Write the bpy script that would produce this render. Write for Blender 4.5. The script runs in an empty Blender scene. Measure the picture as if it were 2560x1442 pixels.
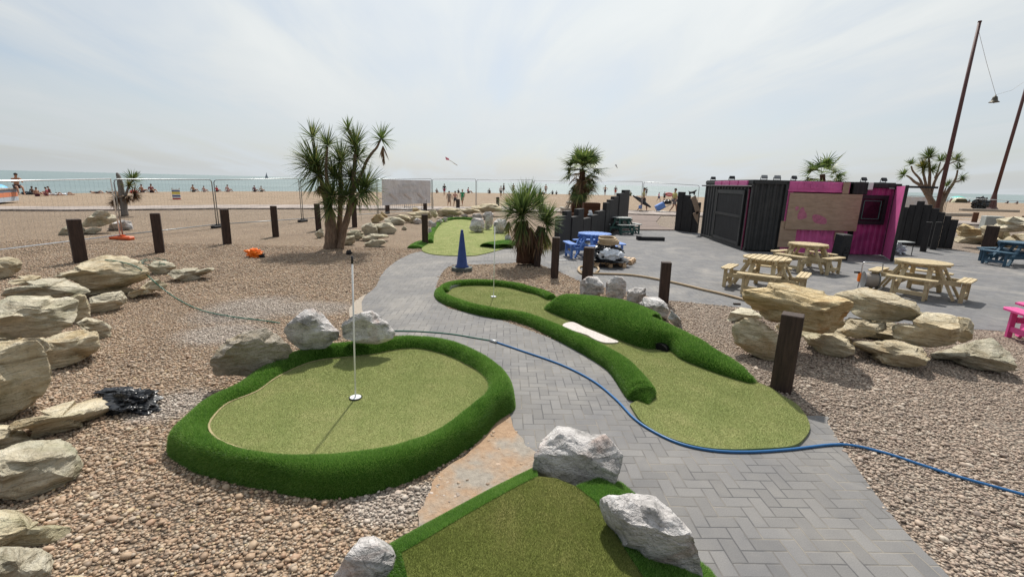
import bpy, bmesh, math, random
import numpy as np
from mathutils import Vector, Matrix, noise
from mathutils.bvhtree import BVHTree
from mathutils.geometry import tessellate_polygon
R = math.radians
random.seed(7); RNG = np.random.default_rng(11)
S = bpy.context.scene

# ---------------------------------------------------------------- camera
F = 1150.; CX = 1280.; CY = 721.; HC = 2.2; PITCH = R(12.95); ROLL = R(1.39)
cam = bpy.data.cameras.new('camera'); cam_o = bpy.data.objects.new('camera', cam)
S.collection.objects.link(cam_o)
cam.sensor_width = 36; cam.lens = 36 * F / 2560; cam.clip_start = .05; cam.clip_end = 60000
cam_o.location = (0, 0, HC)
cam_o.matrix_world = Matrix.Translation((0, 0, HC)) @ Matrix.Rotation(R(90) - PITCH, 4, 'X') @ Matrix.Rotation(ROLL, 4, 'Z')
S.camera = cam_o
S.render.resolution_x = 1024; S.render.resolution_y = 576

# ---------------------------------------------------------------- sky and sun
SUN_EL = R(54); SUN_AZ = R(3.5)          # azimuth measured from +Y towards +X
S.view_settings.view_transform = 'Standard'; S.view_settings.look = 'None'
S.view_settings.exposure = 0.0; S.view_settings.gamma = 1
sun = bpy.data.lights.new('sun', 'SUN'); sun.energy = 4.7; sun.angle = R(1.2); sun.color = (1, .955, .88)
sun_o = bpy.data.objects.new('sun', sun); S.collection.objects.link(sun_o)
sd = Vector((math.sin(SUN_AZ) * math.cos(SUN_EL), math.cos(SUN_AZ) * math.cos(SUN_EL), math.sin(SUN_EL)))
sun_o.rotation_euler = sd.to_track_quat('Z', 'Y').to_euler()

class NT:
    """small node-tree helper"""
    def __init__(s, tree):
        s.t = tree; s.n = tree.nodes; s.l = tree.links; s.n.clear()
    def new(s, typ, **kw):
        n = s.n.new(typ)
        for k, v in kw.items(): setattr(n, k, v)
        return n
    def put(s, sock, v):
        if isinstance(v, bpy.types.NodeSocket): s.l.new(v, sock)
        elif v is not None:
            try: sock.default_value = v
            except Exception:
                if isinstance(v, (tuple, list)) and len(v) == 3: sock.default_value = (*v, 1)
                else: raise
    def m(s, op, a, b=None, c=None, clamp=False):
        n = s.new('ShaderNodeMath', operation=op); n.use_clamp = clamp
        s.put(n.inputs[0], a)
        if b is not None: s.put(n.inputs[1], b)
        if c is not None: s.put(n.inputs[2], c)
        return n.outputs[0]
    def vm(s, op, a, b=None, sc=None):
        n = s.new('ShaderNodeVectorMath', operation=op); s.put(n.inputs[0], a)
        if b is not None: s.put(n.inputs[1], b)
        if sc is not None: s.put(n.inputs['Scale'], sc)
        return n.outputs['Value' if op in ('DOT_PRODUCT', 'LENGTH', 'DISTANCE') else 'Vector']
    def noise(s, vec, scale, detail=4, rough=.55, dist=0, col=False):
        n = s.new('ShaderNodeTexNoise'); s.put(n.inputs['Vector'], vec)
        n.inputs['Scale'].default_value = scale; n.inputs['Detail'].default_value = detail
        n.inputs['Roughness'].default_value = rough; n.inputs['Distortion'].default_value = dist
        return n.outputs['Color' if col else 'Fac']
    def vor(s, vec, scale, feature='F1', rnd=1):
        n = s.new('ShaderNodeTexVoronoi', feature=feature); s.put(n.inputs['Vector'], vec)
        n.inputs['Scale'].default_value = scale; n.inputs['Randomness'].default_value = rnd
        return n
    def ramp(s, fac, stops, interp='LINEAR'):
        n = s.new('ShaderNodeValToRGB'); s.put(n.inputs[0], fac); cr = n.color_ramp; cr.interpolation = interp
        while len(cr.elements) < len(stops): cr.elements.new(.5)
        for e, (p, c) in zip(cr.elements, stops):
            e.position = p; e.color = (*c, 1) if len(c) == 3 else c
        return n.outputs[0]
    def mix(s, f, a, b, blend='MIX'):
        n = s.new('ShaderNodeMix', data_type='RGBA', blend_type=blend)
        s.put(n.inputs[0], f); s.put(n.inputs[6], a); s.put(n.inputs[7], b)
        return n.outputs[2]
    def mapr(s, v, a, b, c=0, d=1):
        n = s.new('ShaderNodeMapRange'); s.put(n.inputs[0], v)
        for i, x in enumerate((a, b, c, d)): n.inputs[i + 1].default_value = x
        return n.outputs[0]
    def bump(s, h, strength=.5, dist=.02, normal=None):
        n = s.new('ShaderNodeBump'); n.inputs['Strength'].default_value = strength
        n.inputs['Distance'].default_value = dist; s.put(n.inputs['Height'], h)
        if normal is not None: s.put(n.inputs['Normal'], normal)
        return n.outputs[0]
    def coord(s, which='Object'): return s.new('ShaderNodeTexCoord').outputs[which]
    def xyz(s, v):
        n = s.new('ShaderNodeSeparateXYZ'); s.put(n.inputs[0], v); return n.outputs
    def comb(s, x, y, z=0):
        n = s.new('ShaderNodeCombineXYZ')
        for i, v in enumerate((x, y, z)): s.put(n.inputs[i], v)
        return n.outputs[0]
    def attr(s, name):
        return s.new('ShaderNodeAttribute', attribute_name=name)
    def bsdf(s, col, rough=.8, normal=None, spec=.3, metal=0, out=True, **kw):
        b = s.new('ShaderNodeBsdfPrincipled'); s.put(b.inputs['Base Color'], col if not isinstance(col, tuple) else (*col, 1))
        s.put(b.inputs['Roughness'], rough); b.inputs['Specular IOR Level'].default_value = spec
        b.inputs['Metallic'].default_value = metal
        if normal is not None: s.put(b.inputs['Normal'], normal)
        for k, v in kw.items(): s.put(b.inputs[k], v)
        if out: s.l.new(b.outputs[0], s.new('ShaderNodeOutputMaterial').inputs[0])
        return b

world = bpy.data.worlds.new('World'); S.world = world; world.use_nodes = True
w = NT(world.node_tree)
sky = w.new('ShaderNodeTexSky'); sky.sky_type = 'NISHITA'; sky.sun_disc = False
sky.sun_elevation = SUN_EL; sky.sun_rotation = SUN_AZ; sky.air_density = 1.0; sky.dust_density = 2.0; sky.ozone_density = 1.2
gen = w.coord('Generated'); gx, gy, gz = w.xyz(gen)
# thin high cloud: direction projected on a flat layer overhead, streaks stretched along one direction
den = w.m('ADD', w.m('MAXIMUM', gz, 0.0), .12)
cu = w.m('DIVIDE', gx, den); cv = w.m('DIVIDE', gy, den)
ca, sa = math.cos(R(97)), math.sin(R(97))
su = w.m('ADD', w.m('MULTIPLY', cu, ca), w.m('MULTIPLY', cv, sa))
sv = w.m('SUBTRACT', w.m('MULTIPLY', cv, ca), w.m('MULTIPLY', cu, sa))
pv = w.comb(w.m('MULTIPLY', su, .22), w.m('MULTIPLY', sv, .75), 3.7)
n1 = w.noise(pv, 1.9, 5, .55, .5)
n2 = w.noise(w.comb(cu, cv, 1.3), .35, 4, .5, .3)
nn = w.m('ADD', w.m('MULTIPLY', n1, .6), w.m('MULTIPLY', n2, .4))
cloud = w.mapr(nn, .34, .58, .45, 1.0)
dsun = w.vm('DOT_PRODUCT', w.vm('NORMALIZE', gen), tuple(sd))
glow = w.m('POWER', w.m('MAXIMUM', dsun, 0.0), 3.0)
hz = w.mapr(gz, .0, .22, 0, 1)
ccol = w.mix(w.m('ADD', w.m('MULTIPLY', w.mapr(nn, .34, .68, 0, 1), hz), w.m('MULTIPLY', w.m('SUBTRACT', 1.0, hz), .45)), (.63, .695, .75, 1), (.83, .86, .86, 1))
cl_l = w.m('ADD', w.m('MULTIPLY', w.m('POWER', w.m('MAXIMUM', dsun, 0.0), .8), .72), .47)
ccol = w.vm('SCALE', ccol, sc=cl_l)
skyc = w.vm('SCALE', sky.outputs[0], sc=.12)
horizon = w.m('POWER', w.m('SUBTRACT', 1.0, w.m('MAXIMUM', gz, 0.0), clamp=True), 9.0)
cover = w.m('MAXIMUM', cloud, w.m('MULTIPLY', horizon, .93), clamp=True)
tot = w.mix(cover, skyc, ccol)
bg = w.new('ShaderNodeBackground'); w.put(bg.inputs[0], tot); bg.inputs[1].default_value = 1.0
w.l.new(bg.outputs[0], w.new('ShaderNodeOutputWorld').inputs[0])

# ---------------------------------------------------------------- pixel <-> world (for laying things out on the ground)
def ray(px, py):
    x = (px - CX) / F; y = -(py - CY) / F
    c, s = math.cos(ROLL), math.sin(ROLL); x, y = x * c - y * s, x * s + y * c
    cp, sp = math.cos(PITCH), math.sin(PITCH)
    return Vector((x, cp + y * sp, -sp + y * cp))
def G(px, py, z=0.):
    d = ray(px, py); t = (z - HC) / d.z
    return Vector((d.x * t, d.y * t, z))
def AT(px, py, Y):
    d = ray(px, py); t = Y / d.y
    return Vector((d.x * t, Y, HC + d.z * t))
def proj(p):
    X, Y, Z = p; Z -= HC; cp, sp = math.cos(PITCH), math.sin(PITCH)
    dep = Y * cp - Z * sp; y = (Y * sp + Z * cp) / dep; x = X / dep
    c, s = math.cos(ROLL), math.sin(ROLL); x, y = x * c + y * s, -x * s + y * c
    return CX + x * F, CY - y * F
def TOPZ(base, ty):
    lo, hi = base.z, 40.
    for _ in range(50):
        m = (lo + hi) / 2
        if proj((base.x, base.y, m))[1] > ty: lo = m
        else: hi = m
    return lo
def Z(x0, y0, s):      # points read in an enlarged crop
    return lambda *pts: [(x0 + a / s, y0 + b / s) for a, b in pts]
z2 = Z(640, 260, 3.134); z3 = Z(1200, 360, 3.605); z4 = Z(1720, 380, 3.0476); z5 = Z(0, 600, 2.884)
z6 = Z(0, 1000, 3.2625); z7 = Z(400, 740, 2.67); z8 = Z(820, 1040, 2.51); z9 = Z(1060, 640, 2.56); z10 = Z(1800, 640, 3.134)
zc = Z(930, 430, 7.11); zr = Z(2220, 480, 7.21); zk = Z(1940, 430, 5.77); zg = Z(1000, 500, 7.21)

# ---------------------------------------------------------------- object helpers
def tag(o, label=None, cat=None, group=None, kind=None):
    if label: o['label'] = label
    if cat: o['category'] = cat
    if group: o['group'] = group
    if kind: o['kind'] = kind
    return o
def link(o, parent=None):
    S.collection.objects.link(o)
    if parent is not None: o.parent = parent
    return o
def thing(name, label, cat, loc=(0, 0, 0), rz=0, group=None):
    o = link(bpy.data.objects.new(name, None)); o.location = loc; o.rotation_euler = (0, 0, rz)
    o.empty_display_size = .1
    return tag(o, label, cat, group)
def copy_tree(o, parent=None):
    c = o.copy(); link(c, parent)
    for ch in [x for x in KIDS.get(o.name, [])]: copy_tree(ch, c)
    return c
KIDS = {}
def kid(o, parent):
    if parent is not None: KIDS.setdefault(parent.name, []).append(o)
def mesh_obj(name, verts, faces, mat, parent=None, smooth=False, mats=None, midx=None):
    me = bpy.data.meshes.new(name); me.from_pydata([tuple(v) for v in verts], [], faces)
    for m_ in (mats or [mat]): me.materials.append(m_)
    if midx is not None: me.polygons.foreach_set('material_index', midx)
    if smooth: me.polygons.foreach_set('use_smooth', [True] * len(me.polygons))
    me.update()
    o = bpy.data.objects.new(name, me); link(o, parent); kid(o, parent)
    return o
class MB:
    def __init__(s): s.v = []; s.f = []; s.mi = []; s.cur = 0
    def add(s, vs, fs):
        n = len(s.v); s.v += [Vector(v) for v in vs]; s.f += [tuple(i + n for i in f) for f in fs]; s.mi += [s.cur] * len(fs)
        return s
    def box(s, c, d, rz=0, bev=0, M=None):
        x, y, z = [k / 2 for k in d]; b = min(bev, x * .9, y * .9, z * .9)
        if b <= 0:
            vs = [(i * x, j * y, k * z) for k in (-1, 1) for j in (-1, 1) for i in (-1, 1)]
            fs = [(0, 2, 3, 1), (4, 5, 7, 6), (0, 1, 5, 4), (2, 6, 7, 3), (0, 4, 6, 2), (1, 3, 7, 5)]
        else:
            vs = []; idx = {}
            for i in (-1, 1):
                for j in (-1, 1):
                    for k in (-1, 1):
                        idx[i, j, k, 0] = len(vs); vs.append((i * x, j * (y - b), k * (z - b)))
                        idx[i, j, k, 1] = len(vs); vs.append((i * (x - b), j * y, k * (z - b)))
                        idx[i, j, k, 2] = len(vs); vs.append((i * (x - b), j * (y - b), k * z))
            fs = []
            for a in (-1, 1):
                fs.append([idx[a, j, k, 0] for j, k in ((-1, -1), (1, -1), (1, 1), (-1, 1))][::a])
                fs.append([idx[i, a, k, 1] for i, k in ((-1, -1), (-1, 1), (1, 1), (1, -1))][::a])
                fs.append([idx[i, j, a, 2] for i, j in ((-1, -1), (1, -1), (1, 1), (-1, 1))][::a])
            for i in (-1, 1):
                for j in (-1, 1):
                    fs.append([idx[i, j, -1, 0], idx[i, j, -1, 1], idx[i, j, 1, 1], idx[i, j, 1, 0]][::-i * j])
                    fs.append([idx[i, -1, j, 0], idx[i, -1, j, 2], idx[i, 1, j, 2], idx[i, 1, j, 0]][::i * j])
                    fs.append([idx[-1, i, j, 1], idx[-1, i, j, 2], idx[1, i, j, 2], idx[1, i, j, 1]][::-i * j])
                    for k in (-1, 1):
                        fs.append([idx[i, j, k, 0], idx[i, j, k, 1], idx[i, j, k, 2]][::i * j * k])
        T = Matrix.Translation(c) @ Matrix.Rotation(rz, 4, 'Z')
        if M is not None: T = Matrix.Translation(c) @ M.to_4x4()
        return s.add([T @ Vector(v) for v in vs], fs)
    def beam(s, a, b, w_, h_, up=(0, 0, 1), bev=0):
        a = Vector(a); b = Vector(b); y = (b - a).normalized(); x = y.cross(Vector(up))
        if x.length < 1e-4: x = Vector((1, 0, 0))
        x.normalize(); z = x.cross(y)
        return s.box((a + b) / 2, (w_, (b - a).length, h_), bev=bev, M=Matrix((x, y, z)).transposed())
    def tube(s, pts, r, n=8, closed=False, caps=True):
        pts = [Vector(p) for p in pts]; L = len(pts)
        rr = r if isinstance(r, (list, tuple)) else [r] * L
        base = len(s.v); prev = None
        for i, p in enumerate(pts):
            if closed: t = pts[(i + 1) % L] - pts[i - 1]
            else: t = pts[min(i + 1, L - 1)] - pts[max(i - 1, 0)]
            t.normalize()
            if prev is None:
                a = t.orthogonal().normalized()
            else:
                a = prev - t * prev.dot(t)
                a = a.normalized() if a.length > 1e-6 else t.orthogonal().normalized()
            prev = a; b = t.cross(a)
            for k in range(n):
                q = 2 * math.pi * k / n; s.v.append(p + (a * math.cos(q) + b * math.sin(q)) * rr[i])
        for i in range(L if closed else L - 1):
            j = (i + 1) % L
            for k in range(n):
                k2 = (k + 1) % n
                s.f.append((base + i * n + k, base + i * n + k2, base + j * n + k2, base + j * n + k)); s.mi.append(s.cur)
        if caps and not closed:
            s.f.append(tuple(base + k for k in range(n))[::-1]); s.mi.append(s.cur)
            s.f.append(tuple(base + (L - 1) * n + k for k in range(n))); s.mi.append(s.cur)
        return s
    def lathe(s, c, prof, n=24, M=None):
        base = len(s.v); c = Vector(c)
        for r_, z_ in prof:
            for k in range(n):
                q = 2 * math.pi * k / n; v = Vector((r_ * math.cos(q), r_ * math.sin(q), z_))
                s.v.append(c + (M @ v if M is not None else v))
        for i in range(len(prof) - 1):
            for k in range(n):
                k2 = (k + 1) % n
                s.f.append((base + i * n + k, base + i * n + k2, base + (i + 1) * n + k2, base + (i + 1) * n + k)); s.mi.append(s.cur)
        s.f.append(tuple(base + k for k in range(n))[::-1]); s.mi.append(s.cur)
        e = base + (len(prof) - 1) * n; s.f.append(tuple(e + k for k in range(n))); s.mi.append(s.cur)
        return s
    def prism(s, poly, z0, z1):
        n = len(poly); vs = [(p[0], p[1], z0) for p in poly] + [(p[0], p[1], z1) for p in poly]
        tri = tessellate_polygon([[Vector((p[0], p[1], 0)) for p in poly]])
        fs = [(i, (i + 1) % n, n + (i + 1) % n, n + i) for i in range(n)]
        fs += [tuple(n + i for i in t) for t in tri] + [tuple(t[::-1]) for t in tri]
        return s.add(vs, fs)
    def build(s, name, mat, parent=None, smooth=False, inv=None):
        vs = s.v
        if inv is not None: vs = [inv @ v for v in vs]
        ms = mat if isinstance(mat, list) else [mat]
        return mesh_obj(name, vs, s.f, None, parent, smooth, ms, s.mi if len(ms) > 1 else None)
def smooth_curve(pts, per=6, closed=False):
    P = [Vector(p) for p in pts]; n = len(P); out = []
    segs = n if closed else n - 1
    for i in range(segs):
        p0 = P[(i - 1) % n] if closed or i > 0 else P[0]; p1 = P[i]; p2 = P[(i + 1) % n]
        p3 = P[(i + 2) % n] if closed or i + 2 < n else P[-1]
        for k in range(per):
            t = k / per
            out.append(.5 * ((2 * p1) + (-p0 + p2) * t + (2 * p0 - 5 * p1 + 4 * p2 - p3) * t * t + (-p0 + 3 * p1 - 3 * p2 + p3) * t ** 3))
    if not closed: out.append(P[-1])
    return out
def inside(poly, x, y):
    px = np.array([p[0] for p in poly]); py = np.array([p[1] for p in poly])
    r = np.zeros(len(x), bool); j = len(px) - 1
    for i in range(len(px)):
        c = ((py[i] > y) != (py[j] > y)) & (x < (px[j] - px[i]) * (y - py[i]) / (py[j] - py[i] + 1e-12) + px[i])
        r ^= c; j = i
    return r
def np_mesh(name, V, Fc, mat, parent=None, smooth=False, attrs=None, mats=None):
    """V (n,3), Fc (m,k) arrays -> object"""
    me = bpy.data.meshes.new(name); k = Fc.shape[1]
    me.vertices.add(len(V)); me.vertices.foreach_set('co', V.astype(np.float32).ravel())
    me.loops.add(Fc.size); me.loops.foreach_set('vertex_index', Fc.astype(np.int32).ravel())
    me.polygons.add(len(Fc)); me.polygons.foreach_set('loop_start', np.arange(0, Fc.size, k, dtype=np.int32))
    if smooth: me.polygons.foreach_set('use_smooth', np.ones(len(Fc), bool))
    me.materials.append(mat); me.update(calc_edges=True)
    for an, av in (attrs or {}).items():
        a = me.attributes.new(an, 'FLOAT', 'POINT'); a.data.foreach_set('value', av.astype(np.float32))
    o = bpy.data.objects.new(name, me); link(o, parent); kid(o, parent)
    return o

# ---------------------------------------------------------------- materials
MAT = {}
def mat(name):
    m_ = bpy.data.materials.new(name); m_.use_nodes = True; MAT[name] = m_; return m_, NT(m_.node_tree)
def sc3(L, k): return [(a, tuple(c * q for c, q in zip(b, k))) for a, b in L]
PEB = sc3([(0, (.15, .11, .085)), (.12, (.28, .19, .13)), (.32, (.42, .285, .185)), (.5, (.49, .37, .26)), (.66, (.40, .345, .29)),
       (.8, (.57, .45, .33)), (.9, (.43, .24, .145)), (.97, (.68, .62, .54)), (1, (.58, .44, .20))], (.93, .90, .86))
PEB_PALE = sc3([(0, (.24, .20, .18)), (.2, (.38, .30, .255)), (.45, (.50, .42, .355)), (.7, (.42, .385, .34)), (.85, (.60, .50, .42)), (1, (.68, .64, .57))], (.86, .83, .80))
CHIP = [(0, (.32, .29, .27)), (.3, (.46, .42, .39)), (.7, (.57, .53, .49)), (1, (.68, .65, .61))]
def ground_mix(nt, pos, sel):
    """colour of a stone from a random value, warm stones to the left of the path, paler ones on the right, chippings in patches"""
    warm = nt.mix(.30, nt.ramp(sel, PEB), (.45, .37, .29, 1)); pale = nt.mix(.22, nt.ramp(sel, PEB_PALE), (.42, .35, .30, 1)); chip = nt.ramp(sel, CHIP)
    x, y, _ = nt.xyz(pos)
    wob = nt.m('MULTIPLY', nt.m('SUBTRACT', nt.noise(pos, .9, 3), .5), 1.6)
    right = nt.mapr(nt.m('ADD', nt.m('SUBTRACT', x, nt.m('MULTIPLY', y, .12)), wob), .9, 2.4)
    c = nt.mix(nt.m('MULTIPLY', right, .85), warm, pale)
    f = None
    for (cx_, cy_, rx, ry) in CHIPS:
        dx = nt.m('DIVIDE', nt.m('SUBTRACT', x, cx_), rx); dy = nt.m('DIVIDE', nt.m('SUBTRACT', y, cy_), ry)
        d = nt.m('SQRT', nt.m('ADD', nt.m('MULTIPLY', dx, dx), nt.m('MULTIPLY', dy, dy)))
        g = nt.mapr(nt.m('ADD', d, nt.m('MULTIPLY', wob, .45)), .65, 1.25, .62, 0)
        f = g if f is None else nt.m('MAXIMUM', f, g)
    return nt.mix(f, c, chip)
CHIPS = []
for (px, py, rx, ry) in ((620, 775, .75, .9), (560, 835, .6, .5), (440, 1010, .3, .34), (375, 1030, .2, .22), (960, 1265, .33, .2), (1075, 1235, .25, .14), (770, 770, .9, .5)):
    g_ = G(px, py); CHIPS.append((g_.x, g_.y, rx, ry))

m_, nt = mat('shingle')
geo = nt.new('ShaderNodeNewGeometry').outputs['Position']
v = nt.vor(geo, 38, 'F1'); cell = nt.xyz(nt.vm('MULTIPLY', v.outputs['Color'], (1, 1, 1)))[0]
ve = nt.vor(geo, 27, 'SMOOTH_F1'); v2 = nt.vor(geo, 55, 'F1')
col = ground_mix(nt, geo, cell)
big = nt.noise(geo, .55, 4, .6); col = nt.mix(.55, col, nt.mix(1, col, nt.ramp(big, [(.3, (.72, .68, .64)), (.62, (1.08, 1.05, 1.0))]), 'MULTIPLY'))
gap = nt.mapr(v.outputs['Distance'], .30, .62, 1, .6); col = nt.mix(1, col, nt.comb(gap, gap, gap), 'MULTIPLY')
y_ = nt.xyz(geo)[1]
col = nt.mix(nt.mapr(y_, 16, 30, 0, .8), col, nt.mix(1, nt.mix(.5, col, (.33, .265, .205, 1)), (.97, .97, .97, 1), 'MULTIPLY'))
h = nt.m('ADD', nt.m('MULTIPLY', nt.m('POWER', v.outputs['Distance'], 2), -1.0), nt.m('MULTIPLY', big, .8))
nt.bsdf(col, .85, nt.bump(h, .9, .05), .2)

m_, nt = mat('beach_shingle')
geo = nt.new('ShaderNodeNewGeometry').outputs['Position']
n1 = nt.noise(geo, .5, 6, .7); n2 = nt.noise(geo, 7, 4, .7); v = nt.vor(geo, 14)
x_, y_, _z = nt.xyz(geo)
n3 = nt.noise(nt.comb(nt.m('MULTIPLY', x_, .12), y_, 0), .6, 4, .6)
col = nt.ramp(nt.m('ADD', nt.m('MULTIPLY', n1, .5), nt.m('ADD', nt.m('MULTIPLY', n2, .3), nt.m('MULTIPLY', n3, .3))), [(.32, (.17, .132, .095)), (.5, (.245, .192, .14)), (.68, (.32, .255, .195))])
col = nt.mix(.35, col, nt.ramp(nt.xyz(v.outputs['Color'])[0], PEB))
nt.bsdf(col, .9, nt.bump(nt.m('ADD', v.outputs['Distance'], nt.m('MULTIPLY', n1, 2.5)), .7, .07), .1)

m_, nt = mat('pebble')
a = nt.attr('rnd').outputs['Fac']; geo = nt.new('ShaderNodeNewGeometry').outputs['Position']
col = ground_mix(nt, geo, a)
dr = nt.noise(geo, .8, 4, .6); col = nt.mix(1, col, nt.ramp(dr, [(.3, (.80, .78, .76)), (.65, (1.10, 1.08, 1.05))]), 'MULTIPLY')
nz = nt.noise(geo, 60, 3); col = nt.mix(.35, col, nt.mix(1, col, nt.ramp(nz, [(.3, (.6, .58, .56)), (.7, (1.25, 1.22, 1.18))]), 'MULTIPLY'))
nt.bsdf(col, .62, nt.bump(nz, .15, .01), .35)

def herringbone(nt, pos, ang, unit):
    """uv in units of one brick width -> (edge distance, brick id vector)"""
    x, y, _ = nt.xyz(pos); c, s = math.cos(ang), math.sin(ang)
    u = nt.m('DIVIDE', nt.m('SUBTRACT', nt.m('MULTIPLY', x, c), nt.m('MULTIPLY', y, s)), unit)
    v = nt.m('DIVIDE', nt.m('ADD', nt.m('MULTIPLY', x, s), nt.m('MULTIPLY', y, c)), unit)
    i = nt.m('FLOOR', u); j = nt.m('FLOOR', v); fx = nt.m('SUBTRACT', u, i); fy = nt.m('SUBTRACT', v, j)
    k = nt.m('FLOORED_MODULO', nt.m('ADD', nt.m('SUBTRACT', i, j), 4000.0), 4.0)
    is_ = [nt.m('COMPARE', k, float(q), .3) for q in range(4)]
    L = nt.m('ADD', fx, nt.m('MULTIPLY', is_[1], 9.)); Rr = nt.m('ADD', nt.m('SUBTRACT', 1., fx), nt.m('MULTIPLY', is_[0], 9.))
    B = nt.m('ADD', fy, nt.m('MULTIPLY', is_[2], 9.)); T = nt.m('ADD', nt.m('SUBTRACT', 1., fy), nt.m('MULTIPLY', is_[3], 9.))
    d = nt.m('MINIMUM', nt.m('MINIMUM', L, Rr), nt.m('MINIMUM', B, T))
    return d, nt.comb(nt.m('SUBTRACT', i, is_[1]), nt.m('SUBTRACT', j, is_[2]), 0), k
def paver(name, ang, unit, base):
    m_, nt = mat(name); geo = nt.new('ShaderNodeNewGeometry').outputs['Position']
    wob = nt.vm('SCALE', nt.vm('SUBTRACT', nt.noise(geo, 3, 2, col=True), (.5, .5, .5)), sc=.012)
    d, idv, k = herringbone(nt, nt.vm('ADD', geo, wob), ang, unit)
    wn = nt.new('ShaderNodeTexWhiteNoise'); nt.put(wn.inputs['Vector'], idv); r = wn.outputs['Value']
    b = np.array(base)
    col = nt.ramp(r, [(0, tuple(b * .90)), (.5, tuple(b)), (.85, tuple(b * 1.05)), (1, tuple(b * 1.12))])
    fine = nt.noise(geo, 130, 3, .7); mid = nt.noise(geo, 1.6, 5, .62); st = nt.noise(geo, .5, 5, .7, 1.2)
    col = nt.mix(1, col, nt.ramp(fine, [(.25, (.80, .80, .80)), (.75, (1.16, 1.16, 1.16))]), 'MULTIPLY')
    col = nt.mix(1, col, nt.ramp(mid, [(.3, (.82, .83, .86)), (.7, (1.14, 1.12, 1.08))]), 'MULTIPLY')
    dust = nt.mapr(st, .52, .68, 0, .45); col = nt.mix(dust, col, (.36, .33, .29, 1))
    spot = nt.mapr(nt.noise(geo, 5, 4, .75, .6), .66, .72, 0, .4); col = nt.mix(spot, col, (.10, .10, .105, 1))
    joint = nt.mapr(d, .022, .055, 1, 0)
    jc = nt.mix(nt.mapr(nt.noise(geo, 2.2, 3), .44, .64), (.075, .075, .078, 1), (.27, .24, .20, 1))
    col = nt.mix(nt.m('MULTIPLY', joint, .85), col, jc)
    hgt = nt.m('ADD', nt.mapr(d, .0, .09, 0, 1), nt.m('MULTIPLY', fine, .12))
    hgt = nt.m('ADD', hgt, nt.m('MULTIPLY', r, .35))
    nt.bsdf(col, .78, nt.bump(hgt, .6, .006), .3)
    return m_
paver('path_paving', R(-1), .100, (.190, .184, .180))
paver('plaza_paving', R(4), .105, (.165, .164, .168))

def grass(name, c0, c1, c2, trans=.45):
    m_, nt = mat(name); geo = nt.new('ShaderNodeNewGeometry').outputs['Position']
    a = nt.attr('rnd').outputs['Fac']; big = nt.noise(geo, 2.2, 4, .6, .3); r = nt.attr('tip').outputs['Fac']
    f = nt.m('ADD', nt.m('MULTIPLY', a, .55), nt.m('MULTIPLY', big, .5))
    col = nt.ramp(f, [(.2, c0), (.55, c1), (.85, c2)])
    d = nt.new('ShaderNodeBsdfDiffuse'); nt.put(d.inputs[0], col)
    t = nt.new('ShaderNodeBsdfTranslucent'); nt.put(t.inputs[0], col)
    g = nt.new('ShaderNodeBsdfGlossy'); nt.put(g.inputs[0], (.6, .6, .6, 1)); g.inputs['Roughness'].default_value = .45
    m1 = nt.new('ShaderNodeMixShader'); m1.inputs[0].default_value = trans; nt.l.new(d.outputs[0], m1.inputs[1]); nt.l.new(t.outputs[0], m1.inputs[2])
    m2 = nt.new('ShaderNodeMixShader'); m2.inputs[0].default_value = .05; nt.l.new(m1.outputs[0], m2.inputs[1]); nt.l.new(g.outputs[0], m2.inputs[2])
    nt.l.new(m2.outputs[0], nt.new('ShaderNodeOutputMaterial').inputs[0])
grass('rim_blades', (.05, .135, .016), (.15, .33, .045), (.36, .52, .14))
grass('turf_blades', (.205, .255, .08), (.34, .375, .145), (.53, .485, .25), .25)
grass('shaded_turf_blades', (.11, .145, .03), (.19, .22, .055), (.32, .29, .11), .25)  # darker copy of the turf blades, shade on the nearest green put into it
def basegrass(name, cols, sc=180):
    m_, nt = mat(name); geo = nt.new('ShaderNodeNewGeometry').outputs['Position']
    f = nt.m('ADD', nt.m('MULTIPLY', nt.noise(geo, sc, 2, .8), .5), nt.m('MULTIPLY', nt.noise(geo, 2.0, 5, .65, .4), .5))
    col = nt.ramp(f, cols); nt.bsdf(col, .9, nt.bump(nt.noise(geo, sc, 2), .6, .01), .1)
basegrass('rim_base', [(.3, (.025, .07, .008)), (.7, (.06, .15, .018))])
basegrass('turf_base', [(.33, (.175, .215, .07)), (.5, (.26, .295, .11)), (.66, (.39, .36, .175))])
basegrass('turf_base_shaded', [(.33, (.10, .13, .025)), (.5, (.17, .195, .05)), (.66, (.28, .25, .10))])  # darker copy of the turf base, shade put into the colour

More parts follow.
